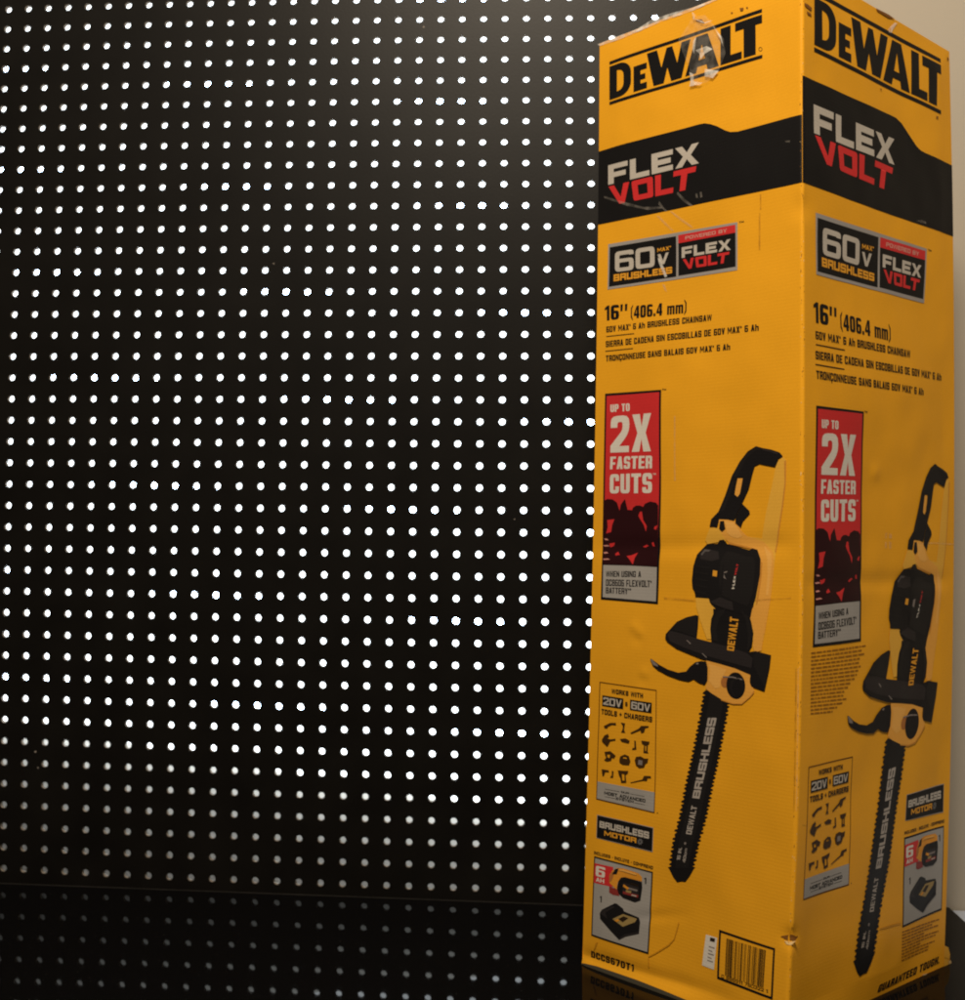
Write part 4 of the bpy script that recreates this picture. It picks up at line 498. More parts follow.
   ['p','ink',4,[[(194.1,79.5),(196.8,83.8),(213.4,94.2),(216.3,94.4),(224.5,91.4),(225.9,89),(245,87.4),(247.1,83.5),(246.7,71.9),(230.2,65),(222.2,59.6),(210.7,65.3),(195,74.2)]]],
   ['p','tanlabel',5,[[(211.7,78),(224.9,86.1),(242.8,85.7),(240.7,81.9),(225.9,73.7)]]],
   ['p','ink2',6,[[(219.4,79.9),(225.8,84.2),(232.3,83.8),(225.5,78.1)]]],
   ['p','inkgrey',5,[[(195.1,79.4),(197.9,83),(211.2,90.9),(213.7,90.5),(201.9,82.1),(204.9,76.6)]]],
  ],
  'slogan': [
   ['t','black',1,'GUARANTEED TOUGH.',[[(144.5,10.4),(260.1,11.8),(259.5,5.1),(143.4,3.9)]],0.4,0.2,0.25,0.3],
  ],
  'fine_print': [
   ['p','fineink',1,[[(15.6,314),(22.1,314.1),(22.1,312.8),(15.6,312.6)]]],
   ['p','fineink',1,[[(23.3,314.2),(31.1,314.4),(31.1,313),(23.3,312.8)]]],
   ['p','fineink',1,[[(32.3,314.4),(37,314.5),(37,313.2),(32.3,313.1)]]],
   ['p','fineink',1,[[(38.2,314.6),(44.7,314.7),(44.7,313.4),(38.2,313.2)]]],
   ['p','fineink',1,[[(45.9,314.8),(55.6,315),(55.6,313.7),(45.9,313.4)]]],
   ['p','fineink',1,[[(56.8,315.1),(66.7,315.3),(66.7,313.9),(56.8,313.7)]]],
   ['p','fineink',1,[[(68,315.4),(71.7,315.5),(71.7,314.1),(68,314)]]],
   ['p','fineink',1,[[(73,315.5),(77.5,315.6),(77.4,314.2),(73,314.1)]]],
   ['p','fineink',1,[[(78.8,315.7),(82,315.8),(81.9,314.3),(78.7,314.3)]]],
   ['p','fineink',1,[[(83.3,315.8),(89.8,316),(89.8,314.5),(83.2,314.4)]]],
   ['p','fineink',1,[[(91.2,316),(94.3,316.1),(94.2,314.7),(91.1,314.6)]]],
   ['p','fineink',1,[[(95.6,316.1),(102.4,316.3),(102.4,314.9),(95.5,314.7)]]],
   ['p','fineink',1,[[(15.6,310.7),(22.9,310.9),(22.9,309.5),(15.7,309.4)]]],
   ['p','fineink',1,[[(24,310.9),(28.6,311),(28.6,309.7),(24,309.6)]]],
   ['p','fineink',1,[[(29.8,311),(37.4,311.2),(37.4,309.9),(29.8,309.7)]]],
   ['p','fineink',1,[[(38.6,311.3),(45.7,311.4),(45.7,310.1),(38.6,309.9)]]],
   ['p','fineink',1,[[(47,311.5),(49.7,311.5),(49.7,310.1),(46.9,310.1)]]],
   ['p','fineink',1,[[(51,311.5),(58,311.7),(58,310.3),(50.9,310.2)]]],
   ['p','fineink',1,[[(59.3,311.7),(64,311.9),(64,310.5),(59.2,310.4)]]],
   ['p','fineink',1,[[(65.3,311.9),(71.4,312),(71.3,310.6),(65.2,310.5)]]],
   ['p','fineink',1,[[(72.6,312.1),(77.7,312.2),(77.7,310.8),(72.6,310.7)]]],
   ['p','fineink',1,[[(79,312.2),(87.6,312.4),(87.6,311),(79,310.8)]]],
   ['p','fineink',1,[[(88.9,312.4),(95.5,312.6),(95.5,311.2),(88.9,311)]]],
   ['p','fineink',1,[[(15.7,307.5),(19.3,307.5),(19.3,306.2),(15.7,306.1)]]],
   ['p','fineink',1,[[(20.4,307.6),(26.9,307.7),(26.9,306.4),(20.4,306.2)]]],
   ['p','fineink',1,[[(28.1,307.7),(36.5,307.9),(36.5,306.5),(28.1,306.4)]]],
   ['p','fineink',1,[[(37.7,307.9),(42.6,308),(42.6,306.7),(37.7,306.6)]]],
   ['p','fineink',1,[[(43.8,308),(48.1,308.1),(48.1,306.8),(43.8,306.7)]]],
   ['p','fineink',1,[[(49.3,308.2),(55,308.3),(54.9,306.9),(49.3,306.8)]]],
   ['p','fineink',1,[[(56.2,308.3),(66.4,308.5),(66.3,307.1),(56.2,306.9)]]],
   ['p','fineink',1,[[(67.6,308.5),(78.3,308.7),(78.3,307.3),(67.6,307.1)]]],
   ['p','fineink',1,[[(79.6,308.8),(88.1,308.9),(88,307.5),(79.6,307.4)]]],
   ['p','fineink',1,[[(89.4,309),(99.9,309.2),(99.9,307.8),(89.3,307.6)]]],
   ['p','fineink',1,[[(15.7,304.2),(24.4,304.4),(24.4,303.1),(15.7,302.9)]]],
   ['p','fineink',1,[[(25.5,304.4),(30.8,304.5),(30.8,303.2),(25.5,303.1)]]],
   ['p','fineink',1,[[(32,304.5),(35.2,304.6),(35.2,303.2),(32,303.2)]]],
   ['p','fineink',1,[[(36.4,304.6),(43.9,304.7),(43.9,303.4),(36.4,303.3)]]],
   ['p','fineink',1,[[(45.1,304.7),(52.1,304.9),(52.1,303.5),(45.1,303.4)]]],
   ['p','fineink',1,[[(53.3,304.9),(58.8,305),(58.8,303.6),(53.3,303.5)]]],
   ['p','fineink',1,[[(60,305),(64.5,305.1),(64.5,303.7),(60,303.6)]]],
   ['p','fineink',1,[[(65.8,305.1),(71.8,305.2),(71.7,303.8),(65.7,303.7)]]],
   ['p','fineink',1,[[(73,305.2),(79.6,305.3),(79.6,303.9),(73,303.8)]]],
   ['p','fineink',1,[[(80.9,305.4),(86,305.4),(85.9,304),(80.9,304)]]],
   ['p','fineink',1,[[(87.3,305.5),(92.5,305.6),(92.5,304.1),(87.2,304.1)]]],
   ['p','fineink',1,[[(15.7,301),(21.5,301.1),(21.5,299.8),(15.7,299.7)]]],
   ['p','fineink',1,[[(22.7,301.1),(31.5,301.2),(31.5,299.9),(22.7,299.8)]]],
   ['p','fineink',1,[[(32.7,301.3),(39.7,301.4),(39.7,300),(32.7,299.9)]]],
   ['p','fineink',1,[[(40.9,301.4),(45.6,301.4),(45.6,300.1),(40.8,300)]]],
   ['p','fineink',1,[[(46.8,301.5),(51.6,301.5),(51.5,300.2),(46.8,300.1)]]],
   ['p','fineink',1,[[(52.8,301.5),(59,301.6),(59,300.3),(52.8,300.2)]]],
   ['p','fineink',1,[[(60.2,301.6),(64.5,301.7),(64.5,300.3),(60.2,300.3)]]],
   ['p','fineink',1,[[(65.8,301.7),(70.1,301.8),(70.1,300.4),(65.8,300.3)]]],
   ['p','fineink',1,[[(71.4,301.8),(78.3,301.9),(78.3,300.5),(71.3,300.4)]]],
   ['p','fineink',1,[[(79.6,301.9),(83.1,302),(83,300.6),(79.6,300.5)]]],
   ['p','fineink',1,[[(84.4,302),(91.2,302.1),(91.2,300.7),(84.3,300.6)]]],
   ['p','fineink',1,[[(15.8,297.8),(20.8,297.9),(20.8,296.6),(15.8,296.5)]]],
   ['p','fineink',1,[[(22,297.9),(29.7,298),(29.7,296.6),(22,296.6)]]],
   ['p','fineink',1,[[(30.8,298),(39,298.1),(39,296.7),(30.8,296.7)]]],
   ['p','fineink',1,[[(40.2,298.1),(48,298.2),(48,296.8),(40.2,296.7)]]],
   ['p','fineink',1,[[(49.2,298.2),(57.3,298.3),(57.2,296.9),(49.2,296.8)]]],
   ['p','fineink',1,[[(58.5,298.3),(64.1,298.3),(64.1,297),(58.5,296.9)]]],
   ['p','fineink',1,[[(65.4,298.3),(73.5,298.4),(73.4,297.1),(65.3,297)]]],
   ['p','fineink',1,[[(74.7,298.4),(80.3,298.5),(80.2,297.1),(74.7,297.1)]]],
   ['p','fineink',1,[[(81.5,298.5),(89.1,298.6),(89.1,297.2),(81.5,297.1)]]],
   ['p','fineink',1,[[(90.4,298.6),(94.2,298.7),(94.2,297.2),(90.4,297.2)]]],
   ['p','fineink',1,[[(15.8,294.6),(21.5,294.7),(21.5,293.4),(15.8,293.3)]]],
   ['p','fineink',1,[[(22.6,294.7),(25.5,294.7),(25.5,293.4),(22.6,293.4)]]],
   ['p','fineink',1,[[(26.7,294.7),(30.9,294.7),(30.9,293.4),(26.7,293.4)]]],
   ['p','fineink',1,[[(32.1,294.8),(42,294.8),(42,293.5),(32.1,293.4)]]],
   ['p','fineink',1,[[(43.2,294.8),(47.5,294.9),(47.5,293.5),(43.1,293.5)]]],
   ['p','fineink',1,[[(48.7,294.9),(56.7,294.9),(56.7,293.6),(48.7,293.5)]]],
   ['p','fineink',1,[[(57.9,294.9),(65.7,295),(65.7,293.6),(57.9,293.6)]]],
   ['p','fineink',1,[[(67,295),(75.6,295.1),(75.5,293.7),(67,293.6)]]],
   ['p','fineink',1,[[(76.8,295.1),(83.5,295.1),(83.5,293.7),(76.8,293.7)]]],
   ['p','fineink',1,[[(84.8,295.1),(90.3,295.2),(90.3,293.8),(84.8,293.7)]]],
   ['p','fineink',1,[[(15.8,291.5),(18.7,291.5),(18.7,290.2),(15.8,290.2)]]],
   ['p','fineink',1,[[(19.9,291.5),(22.8,291.5),(22.8,290.2),(19.9,290.2)]]],
   ['p','fineink',1,[[(24,291.5),(27.9,291.5),(27.9,290.2),(24,290.2)]]],
   ['p','fineink',1,[[(29,291.5),(32.7,291.5),(32.7,290.2),(29,290.2)]]],
   ['p','fineink',1,[[(33.8,291.5),(37.1,291.5),(37.1,290.2),(33.8,290.2)]]],
   ['p','fineink',1,[[(38.3,291.5),(41.8,291.6),(41.8,290.2),(38.3,290.2)]]],
   ['p','fineink',1,[[(43,291.6),(49.8,291.6),(49.8,290.3),(42.9,290.2)]]],
   ['p','fineink',1,[[(51,291.6),(55,291.6),(55,290.3),(51,290.3)]]],
   ['p','fineink',1,[[(56.3,291.6),(66.5,291.7),(66.4,290.3),(56.2,290.3)]]],
   ['p','fineink',1,[[(67.7,291.7),(75.9,291.7),(75.9,290.3),(67.7,290.3)]]],
   ['p','fineink',1,[[(77.2,291.7),(84.4,291.7),(84.4,290.3),(77.2,290.3)]]],
   ['p','fineink',1,[[(85.7,291.7),(88.4,291.7),(88.3,290.4),(85.7,290.4)]]],
   ['p','fineink',1,[[(15.9,288.3),(20.2,288.3),(20.2,287),(15.9,287)]]],
   ['p','fineink',1,[[(21.3,288.3),(30.6,288.3),(30.6,287),(21.3,287)]]],
   ['p','fineink',1,[[(31.8,288.3),(40.6,288.3),(40.6,287),(31.8,287)]]],
   ['p','fineink',1,[[(41.7,288.3),(49.9,288.3),(49.9,287),(41.7,287)]]],
   ['p','fineink',1,[[(51.1,288.3),(57.4,288.3),(57.4,287),(51.1,287)]]],
   ['p','fineink',1,[[(58.6,288.3),(68,288.3),(68,287),(58.6,287)]]],
   ['p','fineink',1,[[(69.2,288.3),(78,288.3),(77.9,287),(69.2,287)]]],
   ['p','fineink',1,[[(79.3,288.3),(84.6,288.3),(84.5,287),(79.2,287)]]],
   ['p','fineink',1,[[(15.9,285.1),(25,285.1),(25,283.8),(15.9,283.9)]]],
   ['p','fineink',1,[[(26.1,285.1),(33.3,285.1),(33.3,283.8),(26.1,283.8)]]],
   ['p','fineink',1,[[(34.4,285.1),(39.7,285.1),(39.7,283.8),(34.4,283.8)]]],
   ['p','fineink',1,[[(40.9,285.1),(47.6,285.1),(47.6,283.7),(40.9,283.8)]]],
   ['p','fineink',1,[[(48.8,285.1),(52.9,285),(52.9,283.7),(48.8,283.7)]]],
   ['p','fineink',1,[[(54.1,285),(58.2,285),(58.2,283.7),(54.1,283.7)]]],
   ['p','fineink',1,[[(59.4,285),(67.9,285),(67.8,283.7),(59.4,283.7)]]],
   ['p','fineink',1,[[(69.1,285),(77.2,285),(77.1,283.6),(69.1,283.7)]]],
   ['p','fineink',1,[[(15.9,282),(25.4,281.9),(25.4,280.7),(16,280.7)]]],
   ['p','fineink',1,[[(26.6,281.9),(35.3,281.9),(35.3,280.6),(26.6,280.6)]]],
   ['p','fineink',1,[[(36.5,281.9),(43.1,281.8),(43.1,280.5),(36.5,280.6)]]],
   ['p','fineink',1,[[(44.3,281.8),(47.5,281.8),(47.5,280.5),(44.3,280.5)]]],
   ['p','fineink',1,[[(48.7,281.8),(55.1,281.8),(55.1,280.4),(48.7,280.5)]]],
   ['p','fineink',1,[[(56.3,281.8),(66.2,281.7),(66.2,280.4),(56.3,280.4)]]],
   ['p','fineink',1,[[(67.5,281.7),(73.5,281.7),(73.5,280.3),(67.4,280.4)]]],
   ['p','fineink',1,[[(16,278.9),(21.9,278.8),(21.9,277.5),(16,277.6)]]],
   ['p','fineink',1,[[(23,278.8),(28.8,278.8),(28.8,277.5),(23,277.5)]]],
   ['p','fineink',1,[[(29.9,278.7),(34,278.7),(34,277.4),(29.9,277.5)]]],
   ['p','fineink',1,[[(35.2,278.7),(39,278.7),(39,277.4),(35.2,277.4)]]],
   ['p','fineink',1,[[(40.2,278.7),(43.3,278.6),(43.2,277.3),(40.2,277.4)]]],
   ['p','fineink',1,[[(44.4,278.6),(53.8,278.5),(53.8,277.2),(44.4,277.3)]]],
   ['p','fineink',1,[[(55,278.5),(62.7,278.5),(62.6,277.1),(55,277.2)]]],
   ['p','fineink',1,[[(63.9,278.4),(67.7,278.4),(67.7,277.1),(63.9,277.1)]]],
   ['p','fineink',1,[[(16,275.8),(21.4,275.7),(21.4,274.4),(16.1,274.5)]]],
   ['p','fineink',1,[[(22.5,275.7),(25.3,275.6),(25.3,274.4),(22.6,274.4)]]],
   ['p','fineink',1,[[(26.5,275.6),(30.4,275.6),(30.4,274.3),(26.5,274.3)]]],
   ['p','fineink',1,[[(31.6,275.6),(39.5,275.5),(39.5,274.2),(31.6,274.3)]]],
   ['p','fineink',1,[[(40.7,275.5),(48.2,275.4),(48.1,274.1),(40.7,274.2)]]],
   ['p','fineink',1,[[(49.3,275.4),(55.6,275.3),(55.6,274),(49.3,274)]]],
   ['p','fineink',1,[[(56.8,275.3),(61.6,275.2),(61.6,273.9),(56.8,273.9)]]],
   ['p','fineink',1,[[(62.8,275.2),(66.2,275.1),(66.2,273.8),(62.8,273.9)]]],
   ['p','fineink',1,[[(16.1,272.6),(25.4,272.5),(25.4,271.2),(16.1,271.4)]]],
   ['p','fineink',1,[[(26.5,272.5),(32.2,272.4),(32.2,271.1),(26.5,271.2)]]],
   ['p','fineink',1,[[(33.3,272.4),(36.3,272.3),(36.3,271),(33.3,271.1)]]],
   ['p','fineink',1,[[(37.5,272.3),(40.4,272.3),(40.4,271),(37.5,271)]]],
   ['p','fineink',1,[[(41.6,272.3),(44.7,272.2),(44.7,270.9),(41.6,271)]]],
   ['p','fineink',1,[[(45.9,272.2),(55.8,272),(55.8,270.7),(45.9,270.9)]]],
   ['p','fineink',1,[[(57,272),(63.9,271.9),(63.8,270.6),(57,270.7)]]],
   ['p','fineink',1,[[(65.1,271.9),(71.5,271.8),(71.5,270.5),(65.1,270.6)]]],
   ['p','fineink',1,[[(16.1,269.6),(19.7,269.5),(19.7,268.2),(16.1,268.3)]]],
   ['p','fineink',1,[[(20.8,269.5),(25.1,269.4),(25.2,268.1),(20.9,268.2)]]],
   ['p','fineink',1,[[(26.3,269.4),(33.8,269.2),(33.8,267.9),(26.3,268.1)]]],
   ['p','fineink',1,[[(34.9,269.2),(44.1,269),(44.1,267.7),(35,267.9)]]],
   ['p','fineink',1,[[(45.3,269),(50.4,268.9),(50.4,267.6),(45.3,267.7)]]],
   ['p','fineink',1,[[(51.6,268.9),(54.7,268.8),(54.7,267.5),(51.6,267.6)]]],
   ['p','fineink',1,[[(55.9,268.8),(65.3,268.6),(65.2,267.3),(55.9,267.5)]]],
   ['p','fineink',1,[[(16.2,266.5),(20.6,266.4),(20.7,265.1),(16.2,265.2)]]],
   ['p','fineink',1,[[(21.8,266.4),(29.6,266.2),(29.6,264.9),(21.8,265.1)]]],
   ['p','fineink',1,[[(30.7,266.2),(34.3,266.1),(34.3,264.8),(30.7,264.9)]]],
   ['p','fineink',1,[[(35.5,266.1),(43.1,265.9),(43.1,264.6),(35.5,264.8)]]],
   ['p','fineink',1,[[(44.3,265.9),(53.3,265.7),(53.2,264.4),(44.3,264.6)]]],
   ['p','fineink',1,[[(54.4,265.6),(57.4,265.6),(57.4,264.3),(54.4,264.3)]]],
   ['p','fineink',1,[[(16.2,263.4),(21.2,263.3),(21.2,262),(16.3,262.2)]]],
   ['p','fineink',1,[[(22.3,263.3),(30,263.1),(30,261.8),(22.3,262)]]],
   ['p','fineink',1,[[(31.1,263),(34.6,262.9),(34.6,261.7),(31.1,261.8)]]],
   ['p','fineink',1,[[(35.7,262.9),(40.5,262.8),(40.6,261.5),(35.7,261.6)]]],
   ['p','fineink',1,[[(41.7,262.8),(47.4,262.6),(47.4,261.3),(41.7,261.5)]]],
   ['p','fineink',1,[[(48.6,262.6),(50.6,262.6),(50.6,261.3),(48.6,261.3)]]],
  ],
  'fine_print.001': [
   ['p','fineink',1,[[(183.1,50),(187.3,49.9),(187.3,48.7),(183.1,48.8)]]],
   ['p','fineink',1,[[(188.5,49.8),(198.2,49.5),(198.3,48.3),(188.5,48.6)]]],
   ['p','fineink',1,[[(199.4,49.5),(208.4,49.2),(208.5,48),(199.5,48.3)]]],
   ['p','fineink',1,[[(209.6,49.2),(219.9,48.9),(219.9,47.7),(209.7,48)]]],
   ['p','fineink',1,[[(221,48.8),(226.7,48.7),(226.8,47.5),(221.1,47.7)]]],
   ['p','fineink',1,[[(227.9,48.6),(232.3,48.5),(232.4,47.3),(227.9,47.5)]]],
   ['p','fineink',1,[[(233.5,48.5),(238.2,48.3),(238.2,47.1),(233.5,47.3)]]],
   ['p','fineink',1,[[(239.4,48.3),(248.3,48),(248.3,46.8),(239.4,47.1)]]],
   ['p','fineink',1,[[(249.4,48),(255.7,47.8),(255.8,46.6),(249.5,46.8)]]],
   ['p','fineink',1,[[(183.2,47.1),(191.5,46.9),(191.6,45.7),(183.2,45.9)]]],
   ['p','fineink',1,[[(192.8,46.9),(199.4,46.7),(199.5,45.5),(192.8,45.6)]]],
   ['p','fineink',1,[[(200.6,46.6),(205.8,46.5),(205.9,45.3),(200.7,45.4)]]],
   ['p','fineink',1,[[(207,46.4),(216.2,46.2),(216.3,45),(207.1,45.2)]]],
   ['p','fineink',1,[[(217.4,46.1),(226.8,45.9),(226.9,44.7),(217.5,44.9)]]],
   ['p','fineink',1,[[(228,45.8),(231.6,45.7),(231.7,44.5),(228,44.6)]]],
   ['p','fineink',1,[[(232.8,45.7),(237.3,45.6),(237.3,44.4),(232.8,44.5)]]],
   ['p','fineink',1,[[(238.5,45.5),(242.8,45.4),(242.9,44.2),(238.5,44.3)]]],
   ['p','fineink',1,[[(183.3,44.3),(192.8,44),(192.8,42.8),(183.3,43)]]],
   ['p','fineink',1,[[(194,44),(199.4,43.8),(199.4,42.6),(194,42.8)]]],
   ['p','fineink',1,[[(200.6,43.8),(205.7,43.6),(205.8,42.4),(200.6,42.6)]]],
   ['p','fineink',1,[[(206.9,43.6),(213.1,43.4),(213.2,42.2),(207,42.4)]]],
   ['p','fineink',1,[[(214.3,43.4),(221.3,43.2),(221.3,42),(214.4,42.2)]]],
   ['p','fineink',1,[[(222.5,43.2),(226.1,43.1),(226.2,41.9),(222.5,42)]]],
   ['p','fineink',1,[[(227.3,43),(236.4,42.8),(236.4,41.6),(227.4,41.8)]]],
   ['p','fineink',1,[[(237.6,42.7),(244.4,42.6),(244.4,41.4),(237.6,41.6)]]],
   ['p','fineink',1,[[(245.5,42.5),(254,42.3),(254.1,41.1),(245.6,41.4)]]],
   ['p','fineink',1,[[(183.4,41.4),(188.2,41.2),(188.2,40),(183.4,40.2)]]],
   ['p','fineink',1,[[(189.4,41.2),(199.8,40.9),(199.8,39.7),(189.4,40)]]],
   ['p','fineink',1,[[(201,40.9),(209.6,40.7),(209.6,39.5),(201,39.7)]]],
   ['p','fineink',1,[[(210.8,40.7),(216.3,40.5),(216.4,39.3),(210.8,39.5)]]],
   ['p','fineink',1,[[(217.5,40.5),(227.5,40.2),(227.5,39),(217.6,39.3)]]],
   ['p','fineink',1,[[(183.5,38.5),(191.9,38.3),(191.9,37.1),(183.5,37.3)]]],
   ['p','fineink',1,[[(193.1,38.3),(202.5,38),(202.5,36.8),(193.1,37)]]],
   ['p','fineink',1,[[(203.7,38),(207,37.9),(207.1,36.7),(203.7,36.8)]]],
   ['p','fineink',1,[[(208.2,37.9),(211.6,37.8),(211.7,36.6),(208.3,36.7)]]],
   ['p','fineink',1,[[(212.8,37.8),(221.3,37.5),(221.3,36.4),(212.9,36.6)]]],
   ['p','fineink',1,[[(222.5,37.5),(227.7,37.4),(227.7,36.2),(222.5,36.3)]]],
   ['p','fineink',1,[[(228.9,37.4),(235.6,37.2),(235.6,36),(228.9,36.2)]]],
   ['p','fineink',1,[[(236.8,37.2),(240.8,37.1),(240.9,35.9),(236.8,36)]]],
   ['p','fineink',1,[[(242,37),(252,36.8),(252,35.6),(242,35.9)]]],
   ['p','fineink',1,[[(253.1,36.8),(255.4,36.7),(255.4,35.5),(253.1,35.6)]]],
   ['p','fineink',1,[[(183.6,35.6),(192.9,35.4),(193,34.2),(183.6,34.4)]]],
   ['p','fineink',1,[[(194.2,35.4),(197.8,35.3),(197.8,34.1),(194.2,34.2)]]],
   ['p','fineink',1,[[(199,35.2),(205.6,35.1),(205.6,33.9),(199,34)]]],
   ['p','fineink',1,[[(206.8,35.1),(210.2,35),(210.3,33.8),(206.8,33.9)]]],
   ['p','fineink',1,[[(211.4,35),(221,34.7),(221,33.5),(211.5,33.8)]]],
   ['p','fineink',1,[[(222.2,34.7),(228.4,34.6),(228.5,33.4),(222.2,33.5)]]],
   ['p','fineink',1,[[(229.6,34.5),(233,34.4),(233.1,33.3),(229.6,33.3)]]],
   ['p','fineink',1,[[(234.2,34.4),(237.7,34.3),(237.7,33.2),(234.3,33.2)]]],
   ['p','fineink',1,[[(238.9,34.3),(245.7,34.1),(245.7,33),(238.9,33.1)]]],
   ['p','fineink',1,[[(246.8,34.1),(250.3,34),(250.3,32.9),(246.9,32.9)]]],
   ['p','fineink',1,[[(183.7,32.7),(188.1,32.6),(188.2,31.4),(183.7,31.5)]]],
   ['p','fineink',1,[[(189.4,32.6),(195.7,32.5),(195.8,31.2),(189.4,31.4)]]],
   ['p','fineink',1,[[(196.9,32.4),(203.7,32.3),(203.8,31.1),(197,31.2)]]],
   ['p','fineink',1,[[(204.9,32.3),(212.3,32.1),(212.3,30.9),(205,31.1)]]],
   ['p','fineink',1,[[(213.5,32.1),(221.1,31.9),(221.1,30.7),(213.5,30.9)]]],
   ['p','fineink',1,[[(183.8,29.8),(189.7,29.7),(189.7,28.5),(183.8,28.6)]]],
   ['p','fineink',1,[[(190.9,29.7),(198.6,29.5),(198.7,28.3),(191,28.5)]]],
   ['p','fineink',1,[[(199.8,29.5),(204,29.4),(204.1,28.2),(199.9,28.3)]]],
   ['p','fineink',1,[[(205.2,29.4),(210.3,29.3),(210.4,28.1),(205.3,28.2)]]],
   ['p','fineink',1,[[(211.5,29.3),(220.4,29.1),(220.5,27.9),(211.6,28.1)]]],
   ['p','fineink',1,[[(221.6,29),(225.7,29),(225.7,27.8),(221.7,27.9)]]],
   ['p','fineink',1,[[(226.9,28.9),(231.5,28.8),(231.5,27.7),(226.9,27.7)]]],
   ['p','fineink',1,[[(232.6,28.8),(237.3,28.7),(237.4,27.5),(232.7,27.6)]]],
   ['p','fineink',1,[[(238.5,28.7),(244.9,28.6),(245,27.4),(238.6,27.5)]]],
   ['p','fineink',1,[[(246.1,28.5),(249,28.5),(249,27.3),(246.1,27.4)]]],
   ['p','fineink',1,[[(183.9,26.9),(187.2,26.9),(187.2,25.7),(184,25.7)]]],
   ['p','fineink',1,[[(188.4,26.9),(195,26.7),(195,25.5),(188.5,25.6)]]],
   ['p','fineink',1,[[(196.2,26.7),(200.4,26.6),(200.5,25.4),(196.2,25.5)]]],
   ['p','fineink',1,[[(201.6,26.6),(209.7,26.4),(209.8,25.2),(201.7,25.4)]]],
   ['p','fineink',1,[[(210.9,26.4),(219.8,26.2),(219.9,25.1),(211,25.2)]]],
   ['p','fineink',1,[[(221,26.2),(228.3,26.1),(228.3,24.9),(221.1,25)]]],
   ['p','fineink',1,[[(229.4,26.1),(237.5,25.9),(237.5,24.7),(229.5,24.9)]]],
   ['p','fineink',1,[[(184,24),(190.1,23.9),(190.1,22.7),(184.1,22.8)]]],
   ['p','fineink',1,[[(191.3,23.9),(194.7,23.9),(194.7,22.6),(191.3,22.7)]]],
   ['p','fineink',1,[[(195.9,23.8),(202.2,23.7),(202.3,22.5),(195.9,22.6)]]],
   ['p','fineink',1,[[(203.4,23.7),(209.2,23.6),(209.3,22.4),(203.5,22.5)]]],
   ['p','fineink',1,[[(210.4,23.6),(217.9,23.4),(217.9,22.2),(210.5,22.4)]]],
   ['p','fineink',1,[[(219,23.4),(223,23.3),(223,22.2),(219.1,22.2)]]],
   ['p','fineink',1,[[(224.2,23.3),(228.8,23.2),(228.9,22.1),(224.2,22.1)]]],
   ['p','fineink',1,[[(230,23.2),(236.4,23.1),(236.4,21.9),(230,22)]]],
  ],
  'scuff_mark': [
   ['p','scuff',2,[[(189.6,407.3),(227.1,408.6),(267.4,407.6),(267.4,406.4),(227.1,407),(189.6,405.5)]]],
   ['p','scuff',2,[[(135.3,415.5),(139.6,416.5),(138.8,411.2),(135.4,410.7)]]],
   ['p','scuff',2,[[(142.6,415.6),(147,415.7),(147.5,410.9),(142.7,411.3)]]],
   ['p','scuff',2,[[(135.4,407.9),(138.9,407.7),(139,402),(135.5,402.4)]]],
   ['p','scuff',2,[[(142.7,408.6),(147.5,407.8),(147.2,401.7),(143.3,402.1)]]],
   ['p','scuffdark',2,[[(14.5,170.8),(8.4,172.1),(7.9,170.9),(14.6,169.6)]]],
   ['p','tapewhite',3,[[(145.1,886.7),(157.3,896.4),(162.5,897.4),(153.6,888.4),(151.2,884.7),(146.7,884.1)]]],
   ['p','scuff',3,[[(192.4,714),(203,717.1),(210.9,716.4),(211.9,714.5),(201.2,713.9)]]],
  ],
  'stain': [
   ['p','wearbrown',4,[[(1.67,867.3),(7.3,867.5),(13.83,866.3),(12.13,863.4),(3.08,865.1)]]],
   ['p','wearbrown',4,[[(5.34,861.3),(12.13,861),(12.98,858.9),(7.31,858.8)]]],
   ['p','wearbrown',4,[[(122.01,899.6),(145.45,900.7),(157.39,899.9),(145.37,897.5),(125.28,897.7)]]],
   ['p','wearbrown',4,[[(235.47,826.1),(239.96,826.3),(239.13,824.3),(235.38,823.9)]]],
   ['p','wearbrown',4,[[(128.77,826.4),(133.05,826.7),(131.7,824.9)]]],
   ['p','wearbrown',4,[[(262.06,892.4),(265.96,892.5),(265.05,890.1),(261.93,889.9)]]],
   ['p','wearline',4,[[(139.73,61.6),(164.69,60.3),(179.36,58.9),(179.43,58.1),(164.78,59.2),(139.8,60.7)]]],
  ],
  'torn_corner': [
   ['p','yellowtorn',3,[[(266.6,20.3),(275.5,16.8),(280,9),(279,3.4),(277.3,-4.8),(268.5,-1.7)]]],
   ['p','wearpale',3,[[(276.6,3.4),(282,3),(284.9,-2.6),(279.4,-1.5),(278.3,-5.3),(276.7,-4.1)]]],
   ['p','wearpale',3,[[(224.5,1.6),(236.2,0.7),(231.7,-1.1)]]],
   ['p','whitetorn',3,[[(241.2,-3.2),(245.8,-1.9),(255.3,-2.3),(268.7,-4.1),(265.2,-5.6),(250.8,-5.3),(243.7,-5.1)]]],
   ['p','wearline',3,[[(268.8,9),(280.2,4.3),(280,3.5),(268.4,7.7)]]],
  ],
 },
}
